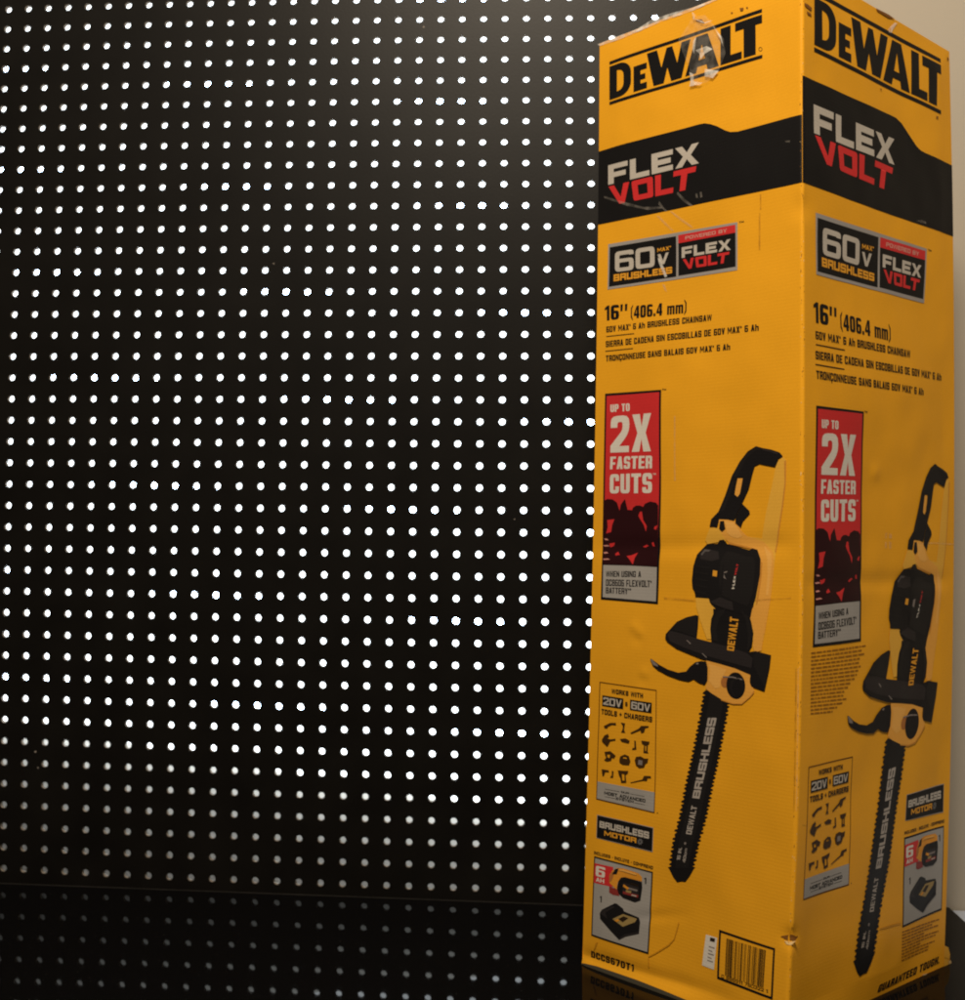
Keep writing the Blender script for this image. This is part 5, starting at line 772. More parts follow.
SPECKS = {'L': [['wearbrown',[(227.74,246.9),(228.51,247),(228.71,247.6),(228.03,247.7)]],['wearbrown',[(228.5,545.5),(229.02,545.6),(229.15,546.3),(228.69,546.5)]],['wearbrown',[(228.29,756.1),(229.01,756.3),(229.19,757.7),(228.56,758.1)]],['wearpale',[(228.15,596.8),(228.84,597),(229.02,598),(228.41,598.3)]],['wearbrown',[(227.6,209.1),(228.35,209.2),(228.54,209.7),(227.88,209.8)]],['wearpale',[(227.56,651.8),(228.12,652),(228.26,652.7),(227.77,652.9)]],['wearpale',[(226.55,578.9),(227.14,579),(227.29,579.9),(226.77,580.2)]],['wearbrown',[(228.3,96.7),(228.67,96.7),(228.76,97.1),(228.44,97.3)]],['wearpale',[(227.31,463),(228.03,463.2),(228.21,464.6),(227.58,465)]],['wearbrown',[(226.91,876),(227.38,876.1),(227.49,876.6),(227.09,876.7)]],['wearbrown',[(227.59,647.7),(228.36,648.1),(228.55,650.2),(227.88,650.8)]],['wearpale',[(227.45,644.2),(228.03,644.3),(228.17,644.7),(227.66,644.8)]],['wearbrown',[(226.55,724.8),(226.96,724.9),(227.07,725.8),(226.7,726.1)]],['wearpale',[(228.46,301.3),(228.97,301.5),(229.1,302.6),(228.65,303)]],['wearbrown',[(227.72,797.9),(228.47,798),(228.65,798.9),(228,799.1)]],['wearbrown',[(226.77,634.3),(227.53,634.6),(227.72,636.5),(227.06,637)]],['wearpale',[(228.01,441.2),(228.59,441.4),(228.73,442.3),(228.23,442.6)]],['wearpale',[(227.97,313.3),(228.33,313.3),(228.41,313.9),(228.1,314.1)]],['wearbrown',[(227.63,153.8),(228.31,154.1),(228.47,156.1),(227.88,156.6)]],['wearpale',[(226.97,454.4),(227.76,454.5),(227.95,455.1),(227.26,455.2)]],['wearbrown',[(226.85,788.5),(227.18,788.7),(227.26,790.2),(226.98,790.6)]],['wearpale',[(226.69,356.4),(227.09,356.5),(227.19,357.1),(226.84,357.3)]],['wearpale',[(227.32,93.4),(228.01,93.6),(228.19,95),(227.58,95.4)]],['wearbrown',[(227.79,129.9),(228.25,130),(228.37,130.8),(227.96,131)]],['wearbrown',[(227.69,222.4),(228.02,222.6),(228.1,223.9),(227.81,224.3)]],['wearpale',[(227.15,110.4),(227.91,110.5),(228.1,111.3),(227.43,111.5)]],['wearbrown',[(228.33,549.1),(229.07,549.3),(229.26,550.5),(228.61,550.8)]],['wearbrown',[(226.63,496),(227.18,496.2),(227.32,497.1),(226.84,497.4)]],['wearpale',[(226.96,402),(227.62,402.2),(227.78,403.1),(227.21,403.4)]],['wearbrown',[(227.04,99.7),(227.68,99.8),(227.84,100.5),(227.28,100.7)]],['wearpale',[(226.78,746.3),(227.16,746.4),(227.26,746.9),(226.92,747)]],['wearbrown',[(227.66,92.7),(228.1,92.9),(228.21,94.1),(227.83,94.4)]],['wearpale',[(226.94,99.8),(227.36,99.9),(227.47,100.3),(227.1,100.5)]],['wearpale',[(228.03,453.5),(228.47,453.6),(228.58,454.3),(228.2,454.5)]],['wearpale',[(226.76,646.8),(227.47,646.9),(227.65,647.7),(227.02,647.9)]],['wearpale',[(227.85,593.6),(228.28,593.8),(228.38,595),(228.01,595.3)]],['wearbrown',[(227.1,607.8),(227.47,607.9),(227.56,608.7),(227.24,608.9)]],['wearpale',[(228.17,144.7),(228.81,144.8),(228.97,146.1),(228.41,146.5)]],['wearpale',[(227.88,664.3),(228.25,664.3),(228.34,664.9),(228.02,665.1)]],['wearbrown',[(228.44,804.1),(228.89,804.2),(229.01,805.5),(228.61,805.8)]],['wearbrown',[(227.87,719.6),(228.38,719.7),(228.5,720.5),(228.06,720.7)]],['wearpale',[(226.39,457.3),(226.86,457.5),(226.98,458.5),(226.57,458.8)]],['wearpale',[(226.29,145.7),(226.91,145.9),(227.07,147),(226.52,147.3)]],['wearpale',[(227.89,630.5),(228.52,630.7),(228.67,631.8),(228.12,632.2)]],['wearpale',[(227.13,523.1),(227.89,523.2),(228.09,524),(227.42,524.2)]],['wearpale',[(226.4,112.8),(227.03,112.9),(227.18,113.3),(226.64,113.5)]],['wearpale',[(226.87,462),(227.58,462.3),(227.76,464.6),(227.14,465.3)]],['wearbrown',[(226.48,620.6),(226.95,620.8),(227.06,622),(226.66,622.3)]],['wearpale',[(227.78,336.6),(228.13,336.7),(228.22,337.7),(227.91,338)]],['wearpale',[(226.51,878),(227.12,878.1),(227.27,879.2),(226.74,879.5)]],['wearbrown',[(227.82,768.3),(228.4,768.5),(228.55,769.9),(228.04,770.3)]],['wearbrown',[(226.86,497.9),(227.19,498),(227.27,498.8),(226.98,499.1)]],['wearbrown',[(226.15,178.8),(226.95,179),(227.15,179.9),(226.45,180.2)]],['wearbrown',[(226.42,778.4),(227.18,778.6),(227.36,779.9),(226.71,780.3)]],['wearbrown',[(227.58,708.4),(228.2,708.5),(228.36,709.1),(227.81,709.3)]],['wearbrown',[(228.17,327.8),(228.58,327.9),(228.68,329.1),(228.32,329.4)]],['wearpale',[(227.43,745.8),(228.21,746),(228.4,747.4),(227.72,747.7)]],['wearpale',[(227.21,369.4),(227.61,369.9),(227.71,372.9),(227.36,373.8)]],['wearpale',[(227.88,718.1),(228.38,718.3),(228.51,719.5),(228.07,719.8)]],['wearbrown',[(228,701.2),(228.41,701.3),(228.51,702.4),(228.15,702.7)]],['wearpale',[(227.23,793.8),(227.6,794),(227.69,794.9),(227.37,795.2)]],['wearbrown',[(227.98,338.2),(228.35,338.3),(228.45,339.1),(228.12,339.4)]],['wearbrown',[(226.8,305.3),(227.43,305.5),(227.58,306.4),(227.03,306.7)]],['wearbrown',[(226.87,392.6),(227.33,392.7),(227.45,393.5),(227.04,393.8)]],['wearbrown',[(227.66,610),(228.21,610.2),(228.35,611.1),(227.87,611.4)]],['wearbrown',[(227.24,261.7),(227.61,261.8),(227.7,263.1),(227.38,263.5)]],['wearbrown',[(226.78,738),(227.54,738.2),(227.73,739.3),(227.06,739.6)]],['wearbrown',[(226.39,204.3),(226.89,204.4),(227.01,205),(226.57,205.2)]],['wearbrown',[(227.01,268.8),(227.51,269.2),(227.63,272),(227.2,272.8)]],['wearpale',[(226.45,651.5),(226.93,651.6),(227.05,652.1),(226.63,652.3)]],['wearbrown',[(228.29,589.8),(229.07,589.9),(229.27,590.3),(228.59,590.5)]],['wearbrown',[(227.51,281.1),(227.92,281.4),(228.03,282.8),(227.67,283.3)]],['wearbrown',[(226.39,249),(226.78,249.2),(226.88,250.6),(226.54,251)]],['wearbrown',[(226.87,865.3),(227.39,865.5),(227.52,866.9),(227.07,867.3)]],['wearpale',[(228.25,367),(228.78,367.2),(228.91,368.7),(228.44,369.1)]],['wearbrown',[(227.74,656.3),(228.38,656.4),(228.54,656.8),(227.98,657)]],['wearbrown',[(227.22,235.9),(227.84,236),(227.99,237.1),(227.45,237.3)]]], 'R': [['wearbrown',[(0.38,272.5),(1.17,272.7),(1.37,274),(0.68,274.3)]],['wearbrown',[(1.21,697.4),(1.65,697.6),(1.76,699),(1.38,699.4)]],['wearpale',[(0.7,118),(1.1,118.2),(1.2,119.3),(0.85,119.6)]],['wearbrown',[(1.14,442.1),(1.84,442.1),(2.01,442.7),(1.4,442.8)]],['wearbrown',[(1.23,494.5),(1.68,494.6),(1.79,495.9),(1.4,496.3)]],['wearbrown',[(-0.09,380.3),(0.68,380.4),(0.88,380.9),(0.2,381)]],['wearbrown',[(0.32,551.9),(0.78,552.1),(0.9,553.4),(0.49,553.7)]],['wearpale',[(0.51,660),(1.03,660.2),(1.17,661.6),(0.71,662)]],['wearbrown',[(0.26,874.1),(0.85,874.3),(0.99,875.4),(0.48,875.7)]],['wearbrown',[(1.09,617.5),(1.82,617.7),(2,618.5),(1.37,618.7)]],['wearpale',[(1.07,346.1),(1.44,346.4),(1.53,348.4),(1.21,348.9)]],['wearbrown',[(0.54,203.1),(1.26,203.2),(1.44,204),(0.81,204.2)]],['wearpale',[(0.61,380.7),(1.18,381.1),(1.33,383.4),(0.82,384)]],['wearbrown',[(0.29,473.9),(0.69,473.9),(0.8,474.4),(0.44,474.6)]],['wearbrown',[(0.86,269.1),(1.51,269.3),(1.68,270.4),(1.1,270.8)]],['wearbrown',[(0.76,357.4),(1.54,357.6),(1.74,359.1),(1.05,359.5)]],['wearpale',[(0.74,393.5),(1.4,393.6),(1.56,394.6),(0.98,394.9)]],['wearbrown',[(1.33,208.7),(1.72,208.8),(1.81,209.7),(1.48,209.9)]],['wearpale',[(0.07,772.9),(0.58,773.1),(0.71,774.5),(0.26,775)]],['wearbrown',[(0.27,699.3),(0.93,699.6),(1.1,701),(0.52,701.5)]],['wearbrown',[(0.09,260.9),(0.63,261.1),(0.76,262.2),(0.29,262.6)]],['wearbrown',[(0.19,463),(0.87,463.3),(1.04,464.7),(0.44,465.1)]],['wearpale',[(0.91,339.7),(1.23,339.9),(1.31,340.9),(1.03,341.1)]],['wearbrown',[(1.09,714.2),(1.45,714.3),(1.54,715.1),(1.22,715.3)]],['wearbrown',[(0.46,87.9),(1.05,88.1),(1.2,89.2),(0.68,89.6)]],['wearpale',[(0.46,75.7),(0.92,75.9),(1.04,77.1),(0.63,77.5)]],['wearbrown',[(1.15,383.6),(1.48,383.7),(1.56,384.2),(1.27,384.3)]],['wearbrown',[(0.45,311.2),(0.87,311.3),(0.97,312.5),(0.61,312.9)]],['wearbrown',[(0.7,86.7),(1.35,86.8),(1.52,87.5),(0.94,87.7)]],['wearpale',[(-0.08,194.1),(0.44,194.2),(0.57,195.2),(0.11,195.5)]],['wearpale',[(0.88,158.2),(1.46,158.3),(1.6,158.8),(1.09,158.9)]],['wearpale',[(0.69,586.5),(1.32,586.7),(1.48,587.8),(0.93,588.1)]],['wearbrown',[(0.42,309.9),(0.82,310.1),(0.92,311.2),(0.57,311.5)]],['wearbrown',[(1.08,185.8),(1.43,186),(1.52,187.5),(1.21,187.9)]],['wearpale',[(0.18,473.9),(0.86,474),(1.03,475.2),(0.43,475.6)]],['wearpale',[(1.24,240.2),(1.73,240.3),(1.85,240.9),(1.42,241.1)]],['wearbrown',[(-0.04,452.2),(0.55,452.3),(0.7,452.8),(0.18,453)]],['wearpale',[(-0.27,134.6),(0.51,134.7),(0.7,135.2),(0.02,135.3)]],['wearbrown',[(0.59,433.4),(1.07,433.6),(1.2,434.9),(0.77,435.3)]],['wearbrown',[(0.16,412.2),(0.67,412.3),(0.8,413),(0.35,413.2)]],['wearpale',[(0.63,164.7),(1.43,164.8),(1.62,165.5),(0.93,165.7)]],['wearpale',[(0.04,814),(0.81,814.1),(1.01,815.2),(0.33,815.5)]],['wearbrown',[(0.3,64.7),(0.83,64.8),(0.97,65.8),(0.5,66.1)]],['wearpale',[(0.27,535.2),(0.74,535.3),(0.86,536.1),(0.45,536.3)]],['wearbrown',[(1.02,576.4),(1.7,576.6),(1.86,578.1),(1.28,578.5)]],['wearpale',[(-0,431.6),(0.45,431.8),(0.57,433.3),(0.17,433.7)]],['wearpale',[(0.34,435.9),(0.71,436.1),(0.81,437.3),(0.48,437.6)]],['wearbrown',[(0.04,797.5),(0.83,797.6),(1.02,798.1),(0.34,798.3)]],['wearbrown',[(1.2,583.1),(1.7,583.2),(1.83,584),(1.39,584.3)]],['wearbrown',[(0.35,677.2),(0.88,677.3),(1.01,677.8),(0.55,678)]],['wearbrown',[(0.99,844.3),(1.62,844.4),(1.78,845.2),(1.23,845.5)]],['wearbrown',[(0.6,835.8),(1.35,835.9),(1.53,836.4),(0.88,836.5)]],['wearpale',[(0.81,806.6),(1.3,806.8),(1.43,807.9),(1,808.2)]],['wearpale',[(0.46,25.9),(0.85,26.1),(0.95,27.6),(0.61,28)]],['wearpale',[(0.24,142.9),(0.69,143.1),(0.8,144.3),(0.41,144.6)]],['wearbrown',[(0.59,218.6),(1.25,218.7),(1.41,219.4),(0.84,219.6)]],['wearbrown',[(0.78,245.9),(1.47,246.1),(1.64,247.2),(1.03,247.6)]],['wearbrown',[(0.66,622.6),(1.15,622.7),(1.28,623.2),(0.84,623.4)]],['wearpale',[(0.34,318.4),(0.96,318.6),(1.11,320),(0.57,320.4)]],['wearbrown',[(-0.12,440.4),(0.51,440.5),(0.67,441),(0.12,441.2)]],['wearbrown',[(1.07,868.7),(1.74,868.8),(1.91,869.5),(1.32,869.6)]],['wearbrown',[(0.59,345.2),(1.3,345.4),(1.47,346.6),(0.86,346.9)]],['wearpale',[(0.43,125.2),(1.03,125.4),(1.18,126.9),(0.66,127.3)]],['wearpale',[(0.64,295.1),(1.23,295.3),(1.38,296.7),(0.87,297.1)]],['wearpale',[(1.21,571.2),(1.54,571.3),(1.62,572.1),(1.34,572.4)]],['wearpale',[(0.25,361.3),(1.01,361.4),(1.2,362.1),(0.53,362.2)]],['wearbrown',[(0.04,550),(0.53,550.2),(0.65,551),(0.22,551.2)]],['wearbrown',[(0.69,36.7),(1.14,36.8),(1.25,37.7),(0.86,38)]],['wearpale',[(0.32,839.3),(0.69,839.4),(0.79,840),(0.46,840.2)]],['wearbrown',[(1.12,409.7),(1.55,409.9),(1.65,411.4),(1.28,411.8)]],['wearbrown',[(-0.11,54.2),(0.46,54.4),(0.6,55.8),(0.1,56.2)]],['wearpale',[(0.59,48.6),(1.11,48.8),(1.24,50.3),(0.79,50.7)]],['wearpale',[(0.66,643.5),(1.28,643.7),(1.44,645.1),(0.89,645.5)]]]}


# ---------------------------------------------------------------- materials
def new_mat(name):
    m = bpy.data.materials.new(name); m.use_nodes = True
    nt = m.node_tree; b = nt.nodes['Principled BSDF']
    return m, nt, b
def nd(nt, t, **kw):
    n = nt.nodes.new(t)
    for k, v in kw.items(): setattr(n, k, v)
    return n
def print_mat(name, col, rough=.47, spec=.35, vary=.14, bump=.05, scale=9.):
    """coated corrugated board: ink colour with faint mottling, fine fibre grain and the ribs of the flutes"""
    m, nt, b = new_mat(name); L = nt.links.new
    tc = nd(nt, 'ShaderNodeTexCoord')
    n1 = nd(nt, 'ShaderNodeTexNoise'); n1.inputs['Scale'].default_value = scale; n1.inputs['Detail'].default_value = 6
    n2 = nd(nt, 'ShaderNodeTexNoise'); n2.inputs['Scale'].default_value = 900; n2.inputs['Detail'].default_value = 2
    L(tc.outputs['Object'], n1.inputs['Vector']); L(tc.outputs['Object'], n2.inputs['Vector'])
    mx = nd(nt, 'ShaderNodeMix', data_type='RGBA', blend_type='MIX')
    d = tuple(c * (1 - vary * 1.6) for c in col); l = tuple(min(1, c * (1 + vary * .8)) for c in col)
    mx.inputs['A'].default_value = (*d, 1); mx.inputs['B'].default_value = (*l, 1)
    ad = nd(nt, 'ShaderNodeMath', operation='MULTIPLY_ADD'); ad.inputs[1].default_value = .5; ad.inputs[2].default_value = .0
    L(n2.outputs['Fac'], ad.inputs[0])
    a2 = nd(nt, 'ShaderNodeMath', operation='MULTIPLY_ADD'); a2.inputs[1].default_value = .5
    L(n1.outputs['Fac'], a2.inputs[0]); L(ad.outputs[0], a2.inputs[2])
    L(a2.outputs[0], mx.inputs['Factor']); L(mx.outputs['Result'], b.inputs['Base Color'])
    wv = nd(nt, 'ShaderNodeTexWave', wave_type='BANDS', bands_direction='Z', wave_profile='SIN')
    wv.inputs['Scale'].default_value = 105; wv.inputs['Distortion'].default_value = .6; wv.inputs['Detail'].default_value = 1; wv.inputs['Detail Scale'].default_value = .4
    L(tc.outputs['Object'], wv.inputs['Vector'])
    s = nd(nt, 'ShaderNodeMath', operation='MULTIPLY_ADD'); s.inputs[1].default_value = .55
    L(wv.outputs['Fac'], s.inputs[0]); L(n2.outputs['Fac'], s.inputs[2])
    bp = nd(nt, 'ShaderNodeBump'); bp.inputs['Strength'].default_value = bump; bp.inputs['Distance'].default_value = .0009
    L(s.outputs[0], bp.inputs['Height']); L(bp.outputs['Normal'], b.inputs['Normal'])
    rr = nd(nt, 'ShaderNodeMapRange'); rr.inputs['To Min'].default_value = rough - .06; rr.inputs['To Max'].default_value = rough + .08
    L(n1.outputs['Fac'], rr.inputs['Value']); L(rr.outputs['Result'], b.inputs['Roughness'])
    b.inputs['Specular IOR Level'].default_value = spec
    return m
INK = {}
for n, c in dict(yellow=(.83, .388, .018), black=(.010, .0095, .010), silver=(.50, .46, .41), silverdark=(.33, .31, .30), greypanel=(.36, .345, .33),
                 red=(.60, .032, .034), white=(.70, .66, .60), pink=(.62, .28, .24), orange=(.72, .33, .03), maroon=(.026, .006, .008),
                 maroonlight=(.25, .035, .03), ink=(.012, .011, .012), ink2=(.028, .016, .008), inkgrey=(.027, .023, .024), greyprint=(.22, .19, .18),
                 paleyellow=(.78, .425, .055), tan=(.80, .385, .065), tanlight=(.84, .44, .10), tandark=(.60, .26, .04), inkmid=(.016, .0145, .015), browntan=(.42, .16, .04), orangebat=(.72, .30, .03), tanlabel=(.34, .24, .09),
                 toolink=(.055, .026, .008), frameink=(.10, .035, .008), fineink=(.33, .135, .012), wearbrown=(.22, .09, .02), wearpale=(.74, .52, .24),
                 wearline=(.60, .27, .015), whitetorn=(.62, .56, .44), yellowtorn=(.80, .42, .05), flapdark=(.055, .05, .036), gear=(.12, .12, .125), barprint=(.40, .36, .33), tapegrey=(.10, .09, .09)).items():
    INK[n] = print_mat('print_' + n, c, spec=.13)
def film_mat(name, alpha, col, rough):
    m, nt, b = new_mat(name); L = nt.links.new
    b.inputs['Base Color'].default_value = (*col, 1); b.inputs['Roughness'].default_value = rough; b.inputs['Specular IOR Level'].default_value = .5
    tc = nd(nt, 'ShaderNodeTexCoord'); n1 = nd(nt, 'ShaderNodeTexNoise'); n1.inputs['Scale'].default_value = 120; n1.inputs['Detail'].default_value = 4
    L(tc.outputs['Object'], n1.inputs['Vector'])
    mr = nd(nt, 'ShaderNodeMapRange'); mr.inputs['From Min'].default_value = .35; mr.inputs['From Max'].default_value = .65
    mr.inputs['To Min'].default_value = alpha * .4; mr.inputs['To Max'].default_value = min(1, alpha * 1.5)
    L(n1.outputs['Fac'], mr.inputs['Value']); L(mr.outputs['Result'], b.inputs['Alpha'])
    bp = nd(nt, 'ShaderNodeBump'); bp.inputs['Strength'].default_value = .5; bp.inputs['Distance'].default_value = .002
    L(n1.outputs['Fac'], bp.inputs['Height']); L(bp.outputs['Normal'], b.inputs['Normal'])
    return m
INK['tape'] = film_mat('clear_tape_film', .11, (.62, .58, .52), .12)
INK['tapewhite'] = film_mat('creased_tape_film', .50, (.86, .83, .77), .2)
INK['scuffdark'] = film_mat('rubbed_crease', .22, (.28, .12, .02), .5)
INK['scuff'] = film_mat('scuffed_coating', .16, (.55, .50, .44), .4)

def plain_mat(name, col, rough, spec=.5, nscale=6., vary=.12, bump=0.):
    m, nt, b = new_mat(name); L = nt.links.new
    tc = nd(nt, 'ShaderNodeTexCoord'); n = nd(nt, 'ShaderNodeTexNoise'); n.inputs['Scale'].default_value = nscale; n.inputs['Detail'].default_value = 6
    L(tc.outputs['Object'], n.inputs['Vector'])
    mx = nd(nt, 'ShaderNodeMix', data_type='RGBA'); mx.inputs['A'].default_value = (*[c * (1 - vary) for c in col], 1); mx.inputs['B'].default_value = (*[c * (1 + vary) for c in col], 1)
    L(n.outputs['Fac'], mx.inputs['Factor']); L(mx.outputs['Result'], b.inputs['Base Color'])
    b.inputs['Roughness'].default_value = rough; b.inputs['Specular IOR Level'].default_value = spec
    if bump:
        n3 = nd(nt, 'ShaderNodeTexNoise'); n3.inputs['Scale'].default_value = 260; n3.inputs['Detail'].default_value = 3; L(tc.outputs['Object'], n3.inputs['Vector'])
        bp = nd(nt, 'ShaderNodeBump'); bp.inputs['Strength'].default_value = bump; bp.inputs['Distance'].default_value = .001
        L(n3.outputs['Fac'], bp.inputs['Height']); L(bp.outputs['Normal'], b.inputs['Normal'])
    return m

# ---------------------------------------------------------------- the carton's surface
W, D, H = 268.82, 229.03, 900.0
EX = Vector((.691466, .722409, 0)); EY = Vector((-.722409, .691466, 0)); EZ = Vector((0, 0, 1))
N = {'L': -EX, 'R': -EY}
EDGE = {'left': (EY * D, (-1.155, -9.485, 15.035, -2.382), 0), 'front': (Vector((0, 0, 0)), (34.165, -78.664, 53.357, -5.107), -3.3),
        'right': (EX * W, (3.0, -33.708, 36.486, -3.934), 4.0)}
EDGE['back'] = (EX * W + EY * D, tuple((a + b) / 2 for a, b in zip(EDGE['left'][1], EDGE['right'][1])), 0)
FW = {'L': D, 'R': W}
def edge_pt(e, v):                                   # the tall carton has bowed a few millimetres over its height
    base, c, dz = EDGE[e]
    return base + Vector((((c[0] * v + c[1]) * v + c[2]) * v + c[3], 0, v * (H + dz)))
def g2(u, v, cu, cv, r): return math.exp(-((u - cu) ** 2 + (v - cv) ** 2) / (r * r))
def bulge(f, U, V):
    w = FW[f]; e = max(0, min(1, min(U, w - U) / 25, min(V + 4, H - V) / 25))
    h = e * (2.1 * noise.noise(Vector((U / 95, V / 120, 3 if f == 'L' else 9))) + .45 * noise.noise(Vector((U / 30, V / 34, 5 if f == 'L' else 1))))
    if f == 'L':
        h += .9 * g2(U, V, 53, 325, 4) + .7 * g2(U, V, 60, 320, 4) - .6 * g2(U, V, 57, 314, 5) + .8 * g2(U, V, 66, 283, 5) - .5 * g2(U, V, 66, 277, 5)
        cz = 8 + .045 * U; t = max(0, min(1, (185 - U) / 60)) * min(1, (U + 6) / 12)      # the foot of the carton is folded outward
        h += t * (-1.3 * math.exp(-((V - cz) / 7) ** 2) + 2.6 * max(0, 1 - V / cz))
        h += -1.2 * g2(U, V, 128, 88, 34) - 1.2 * math.exp(-((V - 398 - .03 * U) / 9) ** 2) * e
        h += -.9 * math.exp(-((V - 62 - .25 * (U - 75)) / 5) ** 2) * max(0, 1 - abs(U - 90) / 40)
    else:
        h += -1.0 * math.exp(-((V - 372) / 8) ** 2) * e - 1.0 * g2(U, V, 150, 95, 30) + .8 * g2(U, V, 150, 700, 60)
        h += .9 * g2(U, V, 118, 470, 7)
    h += -3.0 * g2(D - U if f == 'L' else U, V, 0, 80, 7) - 1.2 * g2(D - U if f == 'L' else U, V, 0, 690, 10)
    return h
def surf(f, U, V, lift=0.0):
    a = U / FW[f]; v = V / H
    A, B = ('left', 'front') if f == 'L' else ('front', 'right')
    p = edge_pt(A, v) * (1 - a) + edge_pt(B, v) * a
    q = max(0, (D - U) if f == 'L' else U) ; r = 3.2
    k = -r * .29 * max(0, 1 - q / r) ** 2
    o = N['R'] if f == 'L' else N['L']
    return (p + N[f] * (bulge(f, U, V) + k + lift) + o * k) * MM

def link(name, me, mat, parent=None, mats=None, smooth=False):
    o = bpy.data.objects.new(name, me); COL.objects.link(o)
    for m in (mats or [mat]): me.materials.append(m)
    if smooth:
        for p in me.polygons: p.use_smooth = True
    if parent is not None: o.parent = parent
    return o
def from_bm(bm, name, mat, parent=None, mats=None, smooth=False):
    me = bpy.data.meshes.new(name); bm.to_mesh(me); bm.free()
    return link(name, me, mat, parent, mats, smooth)

# ---------------------------------------------------------------- lettering: a heavy block alphabet drawn in a unit square
def fillet(pts, asp, seg=3):
    out = []; n = len(pts)
    for i, p in enumerate(pts):
        r = p[2] if len(p) > 2 else 0
        if r <= 0: out.append((p[0], p[1])); continue
        a, b = pts[i - 1], pts[(i + 1) % n]
        def tang(q):
            dx, dy = q[0] - p[0], q[1] - p[1]; L = math.hypot(dx, dy) or 1
            want = r * (abs(dx) / L + asp * abs(dy) / L)
            t = min(.5, want / L)
            return (p[0] + dx * t, p[1] + dy * t)
        s, e = tang(a), tang(b)
        for k in range(seg + 1):
            t = k / seg
            out.append(((1 - t) ** 2 * s[0] + 2 * t * (1 - t) * p[0] + t * t * e[0], (1 - t) ** 2 * s[1] + 2 * t * (1 - t) * p[1] + t * t * e[1]))
    return out
def glyph(c, a, b, R):
    """list of shapes; a shape is [outline, hole, ...] of (x, y, corner radius)"""
    q = max(0, R - a * .6) * .9; m0, m1 = .5 - b / 2, .5 + b / 2
    box = [(0, 0), (1, 0), (1, 1), (0, 1)]
    L_ = .5 - .55 * a; w = min(a * .66, .24)
    if c in 'O0': return [[[(0, 0, R), (1, 0, R), (1, 1, R), (0, 1, R)], [(a, b, q), (1 - a, b, q), (1 - a, 1 - b, q), (a, 1 - b, q)]]]
    if c == 'Q': return glyph('O', a, b, R) + [[[(.55, .2), (.75, .3), (1, 0), (.8, -.1)]]]
    if c == 'D': return [[[(0, 0), (1, 0, R), (1, 1, R), (0, 1)], [(a, b), (1 - a, b, q), (1 - a, 1 - b, q), (a, 1 - b)]]]
    if c in 'B8':
        r0 = R if c == '8' else 0; q0 = q if c == '8' else 0
        return [[[(0, 0, r0), (1, 0, R), (1, .5 + b * .1, R * .6), (.97, .52), (.97, 1, R), (0, 1, r0)],
                 [(a, b, q0), (1 - a, b, q), (1 - a, m0, q), (a, m0, q0)], [(a, m1, q0), (.97 - a, m1, q), (.97 - a, 1 - b, q), (a, 1 - b, q0)]]]
    if c == 'P': return [[[(0, 0), (a, 0), (a, .36), (1, .36, R), (1, 1, R), (0, 1)], [(a, .36 + b), (1 - a, .36 + b, q), (1 - a, 1 - b, q), (a, 1 - b)]]]
    if c == 'R': return [[[(0, 0), (a, 0), (a, m0 - .03), (.5, m0 - .03), (1 - a, m0 - .1), (1 - a, 0), (1, 0), (1, m0 - .02, R * .4), (.93, .48), (1, .52, R * .4), (1, 1, R), (0, 1)],
                          [(a, m1 - .03), (1 - a, m1 - .03, q), (1 - a, 1 - b, q), (a, 1 - b)]]]
    if c in 'CÇ':
        s = [[[(1, .64), (1, 1, R), (0, 1, R), (0, 0, R), (1, 0, R), (1, .36), (1 - a, .36), (1 - a, b, q), (a, b, q), (a, 1 - b, q), (1 - a, 1 - b, q), (1 - a, .64)]]]
        return s + ([[[(.42, -.02), (.58, -.02), (.66, -.2), (.5, -.28), (.3, -.24), (.45, -.17)]]] if c == 'Ç' else [])
    if c == 'G': return [[[(1, .66), (1, 1, R), (0, 1, R), (0, 0, R), (1, 0, R * .6), (1, .54), (.5, .54), (.5, .54 - b * .9), (1 - a, .54 - b * .9), (1 - a, b, q), (a, b, q), (a, 1 - b, q), (1 - a, 1 - b, q), (1 - a, .66)]]]
    if c == 'E': return [[[(0, 0), (1, 0), (1, b), (a, b), (a, m0), (.9, m0), (.9, m1), (a, m1), (a, 1 - b), (1, 1 - b), (1, 1), (0, 1)]]]
    if c == 'F': return [[[(0, 0), (a, 0), (a, m0 - .05), (.9, m0 - .05), (.9, m1 - .05), (a, m1 - .05), (a, 1 - b), (1, 1 - b), (1, 1), (0, 1)]]]
    if c == 'L': return [[[(0, 0), (1, 0), (1, b), (a, b), (a, 1), (0, 1)]]]
    if c == 'H': return [[[(0, 0), (a, 0), (a, m0), (1 - a, m0), (1 - a, 0), (1, 0), (1, 1), (1 - a, 1), (1 - a, m1), (a, m1), (a, 1), (0, 1)]]]
    if c == 'I': return [[box]]
    if c == 'T': k = a * .52; return [[[(.5 - k, 0), (.5 + k, 0), (.5 + k, 1 - b), (1, 1 - b), (1, 1), (0, 1), (0, 1 - b), (.5 - k, 1 - b)]]]
    if c == 'U': return [[[(0, 1), (0, 0, R), (1, 0, R), (1, 1), (1 - a, 1), (1 - a, b, q), (a, b, q), (a, 1)]]]
    if c == 'J': return [[[(1, 1), (1, 0, R), (0, 0, R), (0, .3), (a, .3), (a, b, q), (1 - a, b, q), (1 - a, 1)]]]
    if c == 'S' or c == '5':
        s0 = 0 if c == '5' else R
        return [[[(1, .70), (1, 1, R), (0, 1, R), (0, m0, R), (1 - a, m0, q), (1 - a, b, q), (a, b, q), (a, .30), (0, .30), (0, 0, R), (1, 0, R), (1, m1, R), (a, m1, q), (a, 1 - b, q), (1 - a, 1 - b, q), (1 - a, .70)]]]
